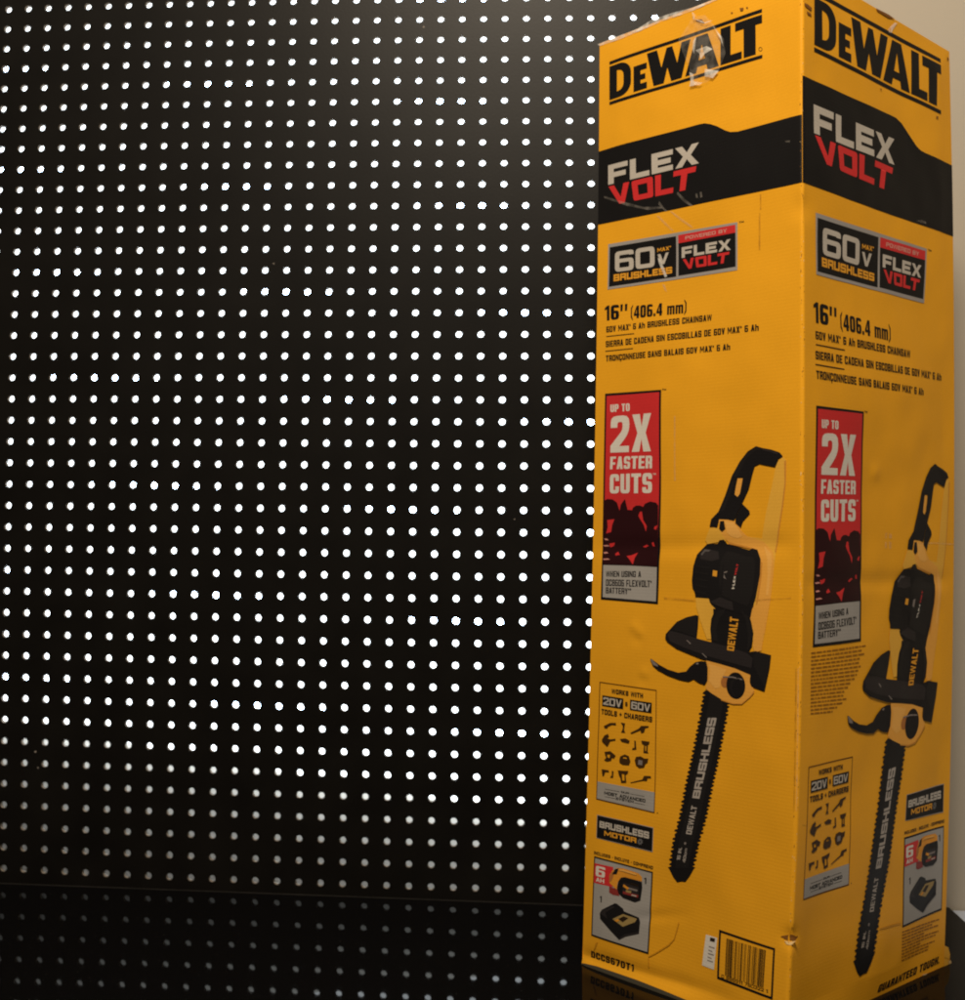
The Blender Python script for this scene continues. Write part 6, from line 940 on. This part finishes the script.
    if c == '2': return [[[(0, .68), (0, 1, R), (1, 1, R), (1, .52, R * .8), (a + .12, b), (1, b), (1, 0), (0, 0), (0, b * 1.1), (1 - a, .60, q), (1 - a, 1 - b, q), (a, 1 - b, q), (a, .68)]]]
    if c == '3': return [[[(0, .70), (0, 1, R), (1, 1, R), (1, .5, R * .5), (1, 0, R), (0, 0, R), (0, .30), (a, .30), (a, b, q), (1 - a, b, q), (1 - a, m0), (.4, m0), (.4, m1), (1 - a, m1), (1 - a, 1 - b, q), (a, 1 - b, q), (a, .70)]]]
    if c == '6': return [[[(1, .97 - b), (1, 1, R), (0, 1, R), (0, 0, R), (1, 0, R), (1, m1 + .02, R), (a, m1 + .02), (a, 1 - b, q), (1 - a, 1 - b, q), (1 - a, .97 - b)], [(a, b * .9, q), (1 - a, b * .9, q), (1 - a, m1 + .02 - b * .9, q), (a, m1 + .02 - b * .9, q)]]]
    if c == '9': return [[[(1 - x, 1 - y, *r) for x, y, *r in l] for l in s] for s in glyph('6', a, b, R)]
    if c == '7': return [[[(0, 1), (1, 1), (1, 1 - b), (.2 + a, 0), (.2, 0), (1 - a, 1 - b), (0, 1 - b)]]]
    if c == '4': return [[[(1 - a - .08, 0), (.92, 0), (.92, .2), (1, .2), (1, .2 + b), (.92, .2 + b), (.92, 1), (.5, 1), (0, .2 + b), (0, .2), (1 - a - .08, .2)], [(a * .8, .2 + b), (1 - a - .08, .2 + b), (1 - a - .08, .8)]]]
    if c == '1': return [[[(.45, 0), (1, 0), (1, 1), (.55, 1), (0, .84), (0, .70), (.45, .76)]]]
    if c == 'A':
        ya = (.5 - a) / L_; y2 = .2 + b; s = [[(0, 0), (L_, 1), (1 - L_, 1), (1, 0), (1 - a, 0), (1 - a - L_ * .2, .2), (a + L_ * .2, .2), (a, 0)]]
        if ya > y2 + .08: s.append([(a + L_ * y2, y2), (1 - a - L_ * y2, y2), (.5, min(ya, .93))])
        return [s]
    if c == 'V': return [[[(0, 1), (a, 1), (.5, max(.06, 1 - (.5 - a) / L_)), (1 - a, 1), (1, 1), (.5 + .5 * a, 0), (.5 - .5 * a, 0)]]]
    if c == 'W':
        y = w / (.5 - w / 2); x = .25 - w / 2 + y * .25
        return [[[(0, 1), (w, 1), (x, y), (.5 - w / 2, 1), (.5 + w / 2, 1), (1 - x, y), (1 - w, 1), (1, 1), (.75 + w / 2, 0), (.75 - w / 2, 0), (.5, 1 - 2 * w), (.25 + w / 2, 0), (.25 - w / 2, 0)]]]
    if c == 'M': a = a * .85; k = a * .8; return [[[(0, 0), (0, 1), (a, 1), (.5, .48), (1 - a, 1), (1, 1), (1, 0), (1 - k, 0), (1 - k, .62), (.5, .12), (k, .62), (k, 0)]]]
    if c == 'N': a = a * .82; return [[[(0, 0), (0, 1), (a, 1), (1 - a, .42), (1 - a, 1), (1, 1), (1, 0), (1 - a, 0), (a, .58), (a, 0)]]]
    if c == 'X': k = a * 1.1; return [[[(0, 1), (k, 1), (.5, .66), (1 - k, 1), (1, 1), (.5 + k * .55, .5), (1, 0), (1 - k, 0), (.5, .34), (k, 0), (0, 0), (.5 - k * .55, .5)]]]
    if c == 'Y': k = a * .55; return [[[(.5 - k, 0), (.5 + k, 0), (.5 + k, .42), (1, 1), (1 - a, 1), (.5, .62), (a, 1), (0, 1), (.5 - k, .42)]]]
    if c == 'K': return [[[(0, 0), (a, 0), (a, .34), (1 - a * 1.1, 0), (1, 0), (.5 + a * .3, .55), (1, 1), (1 - a * 1.1, 1), (a, .58), (a, 1), (0, 1)]]]
    if c == 'Z': return [[[(0, 0), (1, 0), (1, b), (a, b), (1, 1 - b), (1, 1), (0, 1), (0, 1 - b), (1 - a, 1 - b), (0, b)]]]
    if c == 'm': k = a * .78; return [[[(0, 0), (0, .72), (k, .72), (k, .70), (1, .72, R * .5), (1, 0), (1 - k, 0), (1 - k, .58), (.5 + k / 2, .58), (.5 + k / 2, 0), (.5 - k / 2, 0), (.5 - k / 2, .58), (k, .58), (k, 0)]]]
    if c == 'h': return [[[(0, 0), (0, 1), (a, 1), (a, .72), (1, .72, R * .8), (1, 0), (1 - a, 0), (1 - a, .56), (a, .56), (a, 0)]]]
    if c == 'c': return [[[(1, .46), (1, .72, R), (0, .72, R), (0, 0, R), (1, 0, R), (1, .26), (1 - a, .26), (1 - a, b), (a, b), (a, .72 - b), (1 - a, .72 - b), (1 - a, .46)]]]
    if c == '.' or c == '•':
        y = 0 if c == '.' else .35; return [[[(0, y), (1, y), (1, y + .22), (0, y + .22)]]]
    if c in '*®': return [[[(0, .72), (.5, .62), (1, .72), (1, .92), (.5, 1), (0, .92)]]]
    if c == '"': return [[[(0, 0), (.3, 0), (.36, 1), (0, 1)]], [[(.64, 0), (.94, 0), (1, 1), (.64, 1)]]]
    if c == '(': return [[[(1, -.18), (1, -.05), (.55, .2), (.55, .8), (1, 1.02), (1, 1.14), (0, .84), (0, .12)]]]
    if c == ')': return [[[(1 - x, y) for x, y in l] for l in s] for s in glyph('(', a, b, R)]
    if c == '+': return [[[(.36, .2), (.64, .2), (.64, .42), (1, .42), (1, .62), (.64, .62), (.64, .85), (.36, .85), (.36, .62), (0, .62), (0, .42), (.36, .42)]]]
    if c == '&': return glyph('8', a, b, R)
    return []
ADV = {'I': .42, '1': .6, 'M': 1.25, 'W': 1.4, 'm': 1.25, ' ': .5, '.': .36, '•': .4, '*': .42, '®': .42, '(': .38, ')': .38, 'L': .88, 'F': .92, 'E': .92, 'J': .8, '+': .8, '"': .6}
def text_shapes(txt, quad, a, b, R, slant):
    gap = .10 if a < .3 else .15; tot = sum(ADV.get(c, 1) for c in txt) + gap * (len(txt) - 1)
    tl, tr, br, bl = [Vector(p) for p in quad]
    wide = ((tr - tl).length + (br - bl).length) / 2 / tot; high = ((tl - bl).length + (tr - br).length) / 2
    x = 0; out = []; prev = ''
    for c in txt:
        if prev + c in ('LT', 'LV', 'AT', 'AV', 'TA'): x -= .14
        prev = c
        adv = ADV.get(c, 1); a_ = min(.48, a / adv) if c not in 'I1"().•*®' else a
        asp = adv * wide / max(high, 1e-6)
        for sh in glyph(c, a_, b, R):
            ls = []
            for l in sh:
                pts = []
                for gx, gy in fillet([(p + (0,))[:3] if len(p) == 2 else p for p in l], min(asp, 1.0)):
                    s = (x + gx * adv) / tot + slant * (gy - .5) * high / (wide * tot)
                    pts.append(tuple((tl * (1 - s) + tr * s) * gy + (bl * (1 - s) + br * s) * (1 - gy)))
                ls.append(pts)
            out.append(ls)
        x += adv + gap
    return out

# ---------------------------------------------------------------- printing a part onto a face of the carton
LAYER = .10
def normal_at(f, u, v):
    d = .8; a = surf(f, u + d, v) - surf(f, u - d, v); b = surf(f, u, v + d) - surf(f, u, v - d)
    n = a.cross(b).normalized()
    return n if n.dot(N[f]) > 0 else -n
def build_part(face, name, prims, parent):
    keys = []; me = bpy.data.meshes.new(name); V = []; F = []; MI = []; UVS = []
    for pr in prims:
        if pr[0] == 'p': col, lay, shapes = pr[1], pr[2], [pr[3]]
        else: col, lay, shapes = pr[1], pr[2], text_shapes(pr[3], pr[4][0], *pr[5:9])
        if col not in keys: keys.append(col)
        mi = keys.index(col)
        for loops in shapes:
            flat = [Vector((p[0], p[1], 0)) for l in loops for p in l]
            tris = tessellate_polygon([[Vector((p[0], p[1], 0)) for p in l] for l in loops])
            bm = bmesh.new(); vs = [bm.verts.new(p) for p in flat]
            for t in tris:
                if len(set(t)) < 3: continue
                A, B, C = (flat[i] for i in t); ar = (B - A).cross(C - A).z
                if abs(ar) < 1e-6: continue
                try: bm.faces.new([vs[i] for i in (t if ar > 0 else t[::-1])])
                except ValueError: pass
            us = [p.x for p in flat]; ws = [p.y for p in flat]
            for ax, lo, hi in ((0, min(us), max(us)), (1, min(ws), max(ws))):
                step = 6.0 if min(ws) > 45 else 2.0
                if hi - lo > step * 1.3:
                    k = math.floor(lo / step) + 1
                    while k * step < hi:
                        co = Vector((k * step, 0, 0)) if ax == 0 else Vector((0, k * step, 0))
                        bmesh.ops.bisect_plane(bm, geom=bm.verts[:] + bm.edges[:] + bm.faces[:], dist=1e-5, plane_co=co, plane_no=(1, 0, 0) if ax == 0 else (0, 1, 0))
                        k += 1
            if ax and max(us) > FW[face] - 4 or min(us) < 4:      # extra cuts round the rounded front edge
                for d in (.6, 1.3, 2.2, 3.2):
                    x = FW[face] - d if face == 'L' else d
                    if min(us) < x < max(us): bmesh.ops.bisect_plane(bm, geom=bm.verts[:] + bm.edges[:] + bm.faces[:], dist=1e-5, plane_co=(x, 0, 0), plane_no=(1, 0, 0))
            bm.verts.index_update(); o = len(V)
            V += [surf(face, v.co.x, v.co.y, .15 + LAYER * lay) for v in bm.verts]; UVS += [(v.co.x, v.co.y) for v in bm.verts]
            for f_ in bm.faces:
                F.append([o + v.index for v in f_.verts]); MI.append(mi)
            bm.free()
    me.from_pydata(V, [], F); me.update()
    NV = [normal_at(face, u, v) for u, v in UVS]
    ob = link(name, me, None, parent, [INK[k] for k in keys], smooth=True)
    me.polygons.foreach_set('material_index', MI); me.update()
    me.normals_split_custom_set_from_vertices(NV)
    return ob

# ---------------------------------------------------------------- the carton
carton = bpy.data.objects.new('cardboard_box', None); COL.objects.link(carton)
carton['label'] = 'tall yellow cardboard chainsaw box with black and red printing, standing on black table'
carton['category'] = 'box'
def side_grid(f):
    us = [0]; w = FW[f]
    base = [i * 3.5 for i in range(1, int(w / 3.5))]
    us += [u for u in base if u < w - 3.6 and u > 3.4] + [w]
    ed = [.5, 1.0, 1.6, 2.4, 3.3]
    us += [w - d for d in ed] if f == 'L' else ed
    us = sorted(set(us)); vs = [i * 1.5 for i in range(0, 30)] + [45 + i * 3.0 for i in range(0, 286)]
    return us, vs
bm = bmesh.new()
for f in 'LR':
    us, vs = side_grid(f)
    g = [[bm.verts.new(surf(f, u, v)) for u in us] for v in vs]
    for j in range(len(vs) - 1):
        for i in range(len(us) - 1):
            fc = bm.faces.new([g[j][i], g[j][i + 1], g[j + 1][i + 1], g[j + 1][i]]); fc.smooth = True
bmesh.ops.remove_doubles(bm, verts=bm.verts[:], dist=2e-5)
vs = [i * 25.0 for i in range(37)]
for A, B in (('right', 'back'), ('back', 'left')):            # the two sides turned away
    for j in range(36):
        q = [edge_pt(e, v / H) * MM for e, v in ((A, vs[j]), (B, vs[j]), (B, vs[j + 1]), (A, vs[j + 1]))]
        bm.faces.new([bm.verts.new(p) for p in q])
for v in (0, 1):
    q = [edge_pt(e, v) * MM + Vector((0, 0, .0004 if v == 0 else -.0002)) for e in ('left', 'front', 'right', 'back')]
    bm.faces.new([bm.verts.new(p) for p in (q if v else q[::-1])])
slots = ['yellow']
for f, specks in SPECKS.items():                             # rubbed print along the front edge
    for col, pts in specks:
        if col not in slots: slots.append(col)
        fc = bm.faces.new([bm.verts.new(surf(f, u, v, .25)) for u, v in pts]); fc.material_index = slots.index(col); fc.smooth = True
from_bm(bm, 'body', None, carton, [INK[k] for k in slots])
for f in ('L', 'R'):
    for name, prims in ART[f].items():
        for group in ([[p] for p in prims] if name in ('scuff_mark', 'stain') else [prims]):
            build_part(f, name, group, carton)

# ---------------------------------------------------------------- perforated board in front of an added light box
def grid_pt(c, r):                                    # nominal one-inch pitch, the sheet very slightly stretched
    a, b = c - 20, r - 18
    k = (1, c, r, a * a, a * b, b * b, a ** 3, a * a * b, a * b * b, b ** 3)
    x = sum(p * q for p, q in zip(k, GX)); z = sum(p * q for p, q in zip(k, GZ))
    return x * MM, z * MM
GX = (-882.91478, 25.603460, .20684, -.00178, .00830, .00201, -.00085, .00025, -.0008, .00001)
GZ = (1049.96196, .18185, -25.51214, .00131, .00403, -.01226, .00013, .00073, -.00029, .00094)
YB, TB, RH = .357, .0055, .0038
m_board, nt, b = new_mat('black_hardboard'); L = nt.links.new
tc = nd(nt, 'ShaderNodeTexCoord'); n1 = nd(nt, 'ShaderNodeTexNoise'); n1.inputs['Scale'].default_value = 14; n1.inputs['Detail'].default_value = 8
n2 = nd(nt, 'ShaderNodeTexNoise'); n2.inputs['Scale'].default_value = 420; n2.inputs['Detail'].default_value = 3
L(tc.outputs['Object'], n1.inputs['Vector']); L(tc.outputs['Object'], n2.inputs['Vector'])
cr = nd(nt, 'ShaderNodeValToRGB'); cr.color_ramp.elements[0].position = .3; cr.color_ramp.elements[0].color = (.0045, .0040, .0036, 1); cr.color_ramp.elements[1].position = .75; cr.color_ramp.elements[1].color = (.0075, .0068, .0060, 1)
L(n1.outputs['Fac'], cr.inputs['Fac']); L(cr.outputs['Color'], b.inputs['Base Color'])
b.inputs['Roughness'].default_value = .42; b.inputs['Specular IOR Level'].default_value = .125
bp = nd(nt, 'ShaderNodeBump'); bp.inputs['Strength'].default_value = .07; bp.inputs['Distance'].default_value = .001
L(n2.outputs['Fac'], bp.inputs['Height']); L(bp.outputs['Normal'], b.inputs['Normal'])
board = bpy.data.objects.new('pegboard', None); COL.objects.link(board); board.location = (-.4, YB, 0)
board['label'] = 'black perforated hardboard sheet with rows of holes lit from behind, left of the box'
board['category'] = 'pegboard'
C0, C1, R0, R1 = -7, 37, -6, 42
bm = bmesh.new(); NS = 16; O = Vector((-.4, YB, 0))
for c in range(C0, C1 + 1):
    for r in range(R0, R1 + 1):
        cx, cz = grid_pt(c, r); ring_f, ring_b, sq_f, sq_b = [], [], [], []
        for k in range(NS):
            t = 2 * math.pi * k / NS; ct, st = math.cos(t), math.sin(t); s = .5 / max(abs(ct), abs(st))
            x, z = cx + RH * ct, cz + RH * st; X, Z = grid_pt(c + round(s * ct, 6), r - round(s * st, 6))
            ring_f.append(bm.verts.new(Vector((x, YB, z)) - O)); ring_b.append(bm.verts.new(Vector((x, YB + TB, z)) - O))
            sq_f.append(bm.verts.new(Vector((X, YB, Z)) - O)); sq_b.append(bm.verts.new(Vector((X, YB + TB, Z)) - O))
        for k in range(NS):
            j = (k + 1) % NS
            bm.faces.new((ring_f[k], sq_f[k], sq_f[j], ring_f[j])); bm.faces.new((ring_b[j], sq_b[j], sq_b[k], ring_b[k]))
            h = bm.faces.new((ring_f[j], ring_b[j], ring_b[k], ring_f[k])); h.smooth = True; h.material_index = 1
bmesh.ops.remove_doubles(bm, verts=bm.verts[:], dist=1e-6)
from_bm(bm, 'perforated_sheet', None, board, [m_board, plain_mat('drilled_hardboard', (.20, .17, .14), .85, .2, 300., .3)])
def box_bm(bm, x0, x1, y0, y1, z0, z1, bev=0):
    vs = [bm.verts.new(p) for p in ((x0, y0, z0), (x1, y0, z0), (x1, y1, z0), (x0, y1, z0), (x0, y0, z1), (x1, y0, z1), (x1, y1, z1), (x0, y1, z1))]
    fs = [bm.faces.new([vs[i] for i in q]) for q in ((3, 2, 1, 0), (4, 5, 6, 7), (0, 1, 5, 4), (1, 2, 6, 5), (2, 3, 7, 6), (3, 0, 4, 7))]
    if bev: bmesh.ops.bevel(bm, geom=list({e for f in fs for e in f.edges}), offset=bev, segments=3, affect='EDGES', profile=.5)
xl, xr = grid_pt(C0 - .5, 18)[0], grid_pt(C1 + .5, 18)[0]; zt, zb = grid_pt(16, R0 - .5)[1] + .03, -.06
bm = bmesh.new()                                      # unseen frame added to keep the backlight off the wall
for q in ((xr - .004, xr + .016, zb, zt), (xl - .03, xl + .004, zb, zt), (xl + .006, xr - .006, zt - .03, zt)):
    box_bm(bm, q[0] - O.x, q[1] - O.x, TB + .0005, .118, q[2], q[3])
from_bm(bm, 'light_block_frame', m_board, board)
m_pinhole_chip = plain_mat('pinhole_glow_and_bare_board', (.34, .30, .26), .8, .2, 200., .3)
for (c, r, rad) in ((2.55, 35.45, .0011), (2.68, 36.2, .0008), (20.2, 1.4, .0009), (13.4, 12.7, .0007), (24.6, 24.4, .0007)):   # pale discs painted for light through pinholes at lower left; paint nicks elsewhere
    bm = bmesh.new(); x, z = grid_pt(c, r); P0 = Vector((x, YB - .0003, z)) - O
    vs = [bm.verts.new(P0 + Vector((rad * (1 + .3 * math.sin(3 * k + c)) * math.cos(k * .785), 0, rad * (1 + .3 * math.sin(2 * k + r)) * math.sin(k * .785)))) for k in range(8)]
    bm.faces.new(vs); from_bm(bm, 'pinhole_glow_and_chip', m_pinhole_chip, board)

def emit_mat(name, col, s):
    m = bpy.data.materials.new(name); m.use_nodes = True; nt = m.node_tree; nt.nodes.clear()
    e = nd(nt, 'ShaderNodeEmission'); o = nd(nt, 'ShaderNodeOutputMaterial'); e.inputs['Color'].default_value = (*col, 1); e.inputs['Strength'].default_value = s
    nt.links.new(e.outputs[0], o.inputs[0]); m.cycles.emission_sampling = 'NONE'
    return m
lamp = bpy.data.objects.new('led_backlight', None); COL.objects.link(lamp); lamp.location = (-.4, YB + .035, 0)
lamp['label'] = 'LED strips and an added glowing sheet shining out through the holes of the black pegboard'
lamp['category'] = 'light panel'
LO = Vector(lamp.location)
def strip_mesh(pts, y): return [Vector((x, y, z)) - LO for x, z in pts]
bm = bmesh.new(); x0, x1 = xl + .012, xr - .01
low = [(x0, .20), (-.86, .182), (-.62, .145), (-.38, .110), (-.15, .080), (x1, .07)]
bm.faces.new([bm.verts.new(p) for p in strip_mesh(low + [(x1, zt - .034), (x0, zt - .034)], YB + .035)])  # added glowing sheet in place of the LED-lit wall; slanted foot shapes the fade
from_bm(bm, 'glow_sheet', emit_mat('glow_sheet_emission', (.88, .96, 1.0), 4.5), lamp)
m_led = emit_mat('lit_led', (.55, .75, 1.0), 40.)
for k in range(-2, 8):
    za = .968 + .082 * (-.774 - x0) * -1 - .125 * k; f = lambda x: .968 - .082 * (x + .774) - .1235 * k
    if f(x0) > zt - .05 or f(x1) < .1: continue
    bm = bmesh.new(); h = .0035
    bm.faces.new([bm.verts.new(p) for p in strip_mesh([(x0, f(x0) - h), (x1, f(x1) - h), (x1, f(x1) + h), (x0, f(x0) + h)], YB + .030)])
    from_bm(bm, 'led_strip', m_led, lamp)
bm = bmesh.new()
bm.faces.new([bm.verts.new(p) for p in strip_mesh([(x0, -.06), (x1, -.06), (x1, zt - .034), (x0, zt - .034)], YB + .105)])
from_bm(bm, 'back_panel', plain_mat('white_backing', (.70, .66, .60), .7), lamp)

# ---------------------------------------------------------------- wall, table, shelf
def struct(name, bm, m):
    o = from_bm(bm, name, m); o['kind'] = 'structure'; return o
bm = bmesh.new(); box_bm(bm, xr + .018, 2.6, .401, .52, -.8, 2.6)
struct('wall', bm, plain_mat('beige_wall_paint', (.385, .352, .295), .75, .25, 3., .04, .12))
bm = bmesh.new(); box_bm(bm, -2.6, xr + .0179, YB + .12, .53, -.8, 2.6)
struct('wall', bm, bpy.data.materials['beige_wall_paint'])

m_tab, nt, b = new_mat('black_gloss_table'); L = nt.links.new
tc = nd(nt, 'ShaderNodeTexCoord'); n1 = nd(nt, 'ShaderNodeTexNoise'); n1.inputs['Scale'].default_value = 40; n1.inputs['Detail'].default_value = 8; n1.inputs['Roughness'].default_value = .7
L(tc.outputs['Object'], n1.inputs['Vector'])
mr = nd(nt, 'ShaderNodeMapRange'); mr.inputs['To Min'].default_value = .012; mr.inputs['To Max'].default_value = .045; L(n1.outputs['Fac'], mr.inputs['Value']); L(mr.outputs['Result'], b.inputs['Roughness'])
vo = nd(nt, 'ShaderNodeTexVoronoi'); vo.inputs['Scale'].default_value = 90; L(tc.outputs['Object'], vo.inputs['Vector'])
lt = nd(nt, 'ShaderNodeMath', operation='LESS_THAN'); lt.inputs[1].default_value = .035; L(vo.outputs['Distance'], lt.inputs[0])
mx = nd(nt, 'ShaderNodeMix', data_type='RGBA'); mx.inputs['A'].default_value = (.0035, .0034, .0036, 1); mx.inputs['B'].default_value = (.05, .046, .042, 1)   # dust specks
L(lt.outputs[0], mx.inputs['Factor']); L(mx.outputs['Result'], b.inputs['Base Color']); b.inputs['Specular IOR Level'].default_value = .033
bm = bmesh.new()
plan = [(-1.5, -.75), (.2525, -.75), (.2525, .3995), (xr + .018, .3995), (xr + .018, YB - .0075), (-1.5, YB - .0075)]
up = [bm.verts.new((x, y, 0)) for x, y in plan]; dn = [bm.verts.new((x, y, -.035)) for x, y in plan]
tf = [bm.faces.new(up), bm.faces.new(dn[::-1])] + [bm.faces.new((dn[i], dn[(i + 1) % 6], up[(i + 1) % 6], up[i])) for i in range(6)]
bmesh.ops.bevel(bm, geom=[e for e in tf[0].edges], offset=.0012, segments=3, affect='EDGES', profile=.5)
tab = from_bm(bm, 'table', m_tab, smooth=False)
bm = bmesh.new(); box_bm(bm, -1.49, xr + .01, YB - .0071, YB - .0062, -.02, .0007)
from_bm(bm, 'edge_trim', plain_mat('grey_table_edge', (.022, .020, .018), .5, .3, 30., .6), tab)  # thin strip, lighter than the top, along the table's back edge
tab['label'] = 'glossy black table top mirroring the lit holes, under the yellow box'; tab['category'] = 'table'
bm = bmesh.new(); box_bm(bm, .2545, .95, -.45, .399, -.045, -.003, .002)
sh = from_bm(bm, 'shelf', plain_mat('pale_grey_laminate', (.50, .58, .72), .35, .5, 5., .05))
sh['label'] = 'pale grey shelf against the wall, right of the black table edge'; sh['category'] = 'shelf'

# ---------------------------------------------------------------- light
w = bpy.data.worlds.new('World'); SC.world = w; w.use_nodes = True
bg = w.node_tree.nodes['Background']; bg.inputs['Color'].default_value = (1.0, .72, .46, 1); bg.inputs['Strength'].default_value = .052
def area(name, loc, target, size, power, col):
    l = bpy.data.lights.new(name, 'AREA'); l.shape = 'DISK'; l.size = size; l.energy = power; l.color = col
    o = bpy.data.objects.new(name, l); COL.objects.link(o); o.location = loc
    o.rotation_euler = (Vector(target) - Vector(loc)).to_track_quat('-Z', 'Y').to_euler()
    return o
area('ceiling_lamp', (-.30, -1.30, 2.15), (0, .1, .6), .5, 64, (1.0, .85, .66))

# ---------------------------------------------------------------- camera
cam = bpy.data.cameras.new('camera'); co = bpy.data.objects.new('camera', cam); COL.objects.link(co)
R = Matrix(((.99764, .06614, .01847), (.01518, .04983, -.99864), (-.06697, .99657, .04871)))
rot = Matrix((R[0], -R[1], -R[2])).transposed()
co.matrix_world = Matrix.Translation((-.193892, -1.001722, .386924)) @ rot.to_4x4()
cam.sensor_fit = 'HORIZONTAL'; cam.sensor_width = 36.0; cam.lens = 1184.895 / 965 * 36
cam.clip_start = .02; cam.clip_end = 50
cam.dof.use_dof = True; cam.dof.focus_distance = 1.06; cam.dof.aperture_fstop = 8.0
SC.camera = co

SC.view_settings.view_transform = 'Standard'; SC.view_settings.look = 'None'; SC.view_settings.exposure = 0; SC.view_settings.gamma = 1
SC.render.engine = 'CYCLES'
SC.cycles.use_denoising = True; SC.cycles.max_bounces = 8; SC.cycles.filter_width = 2.05; SC.cycles.sample_clamp_indirect = 4
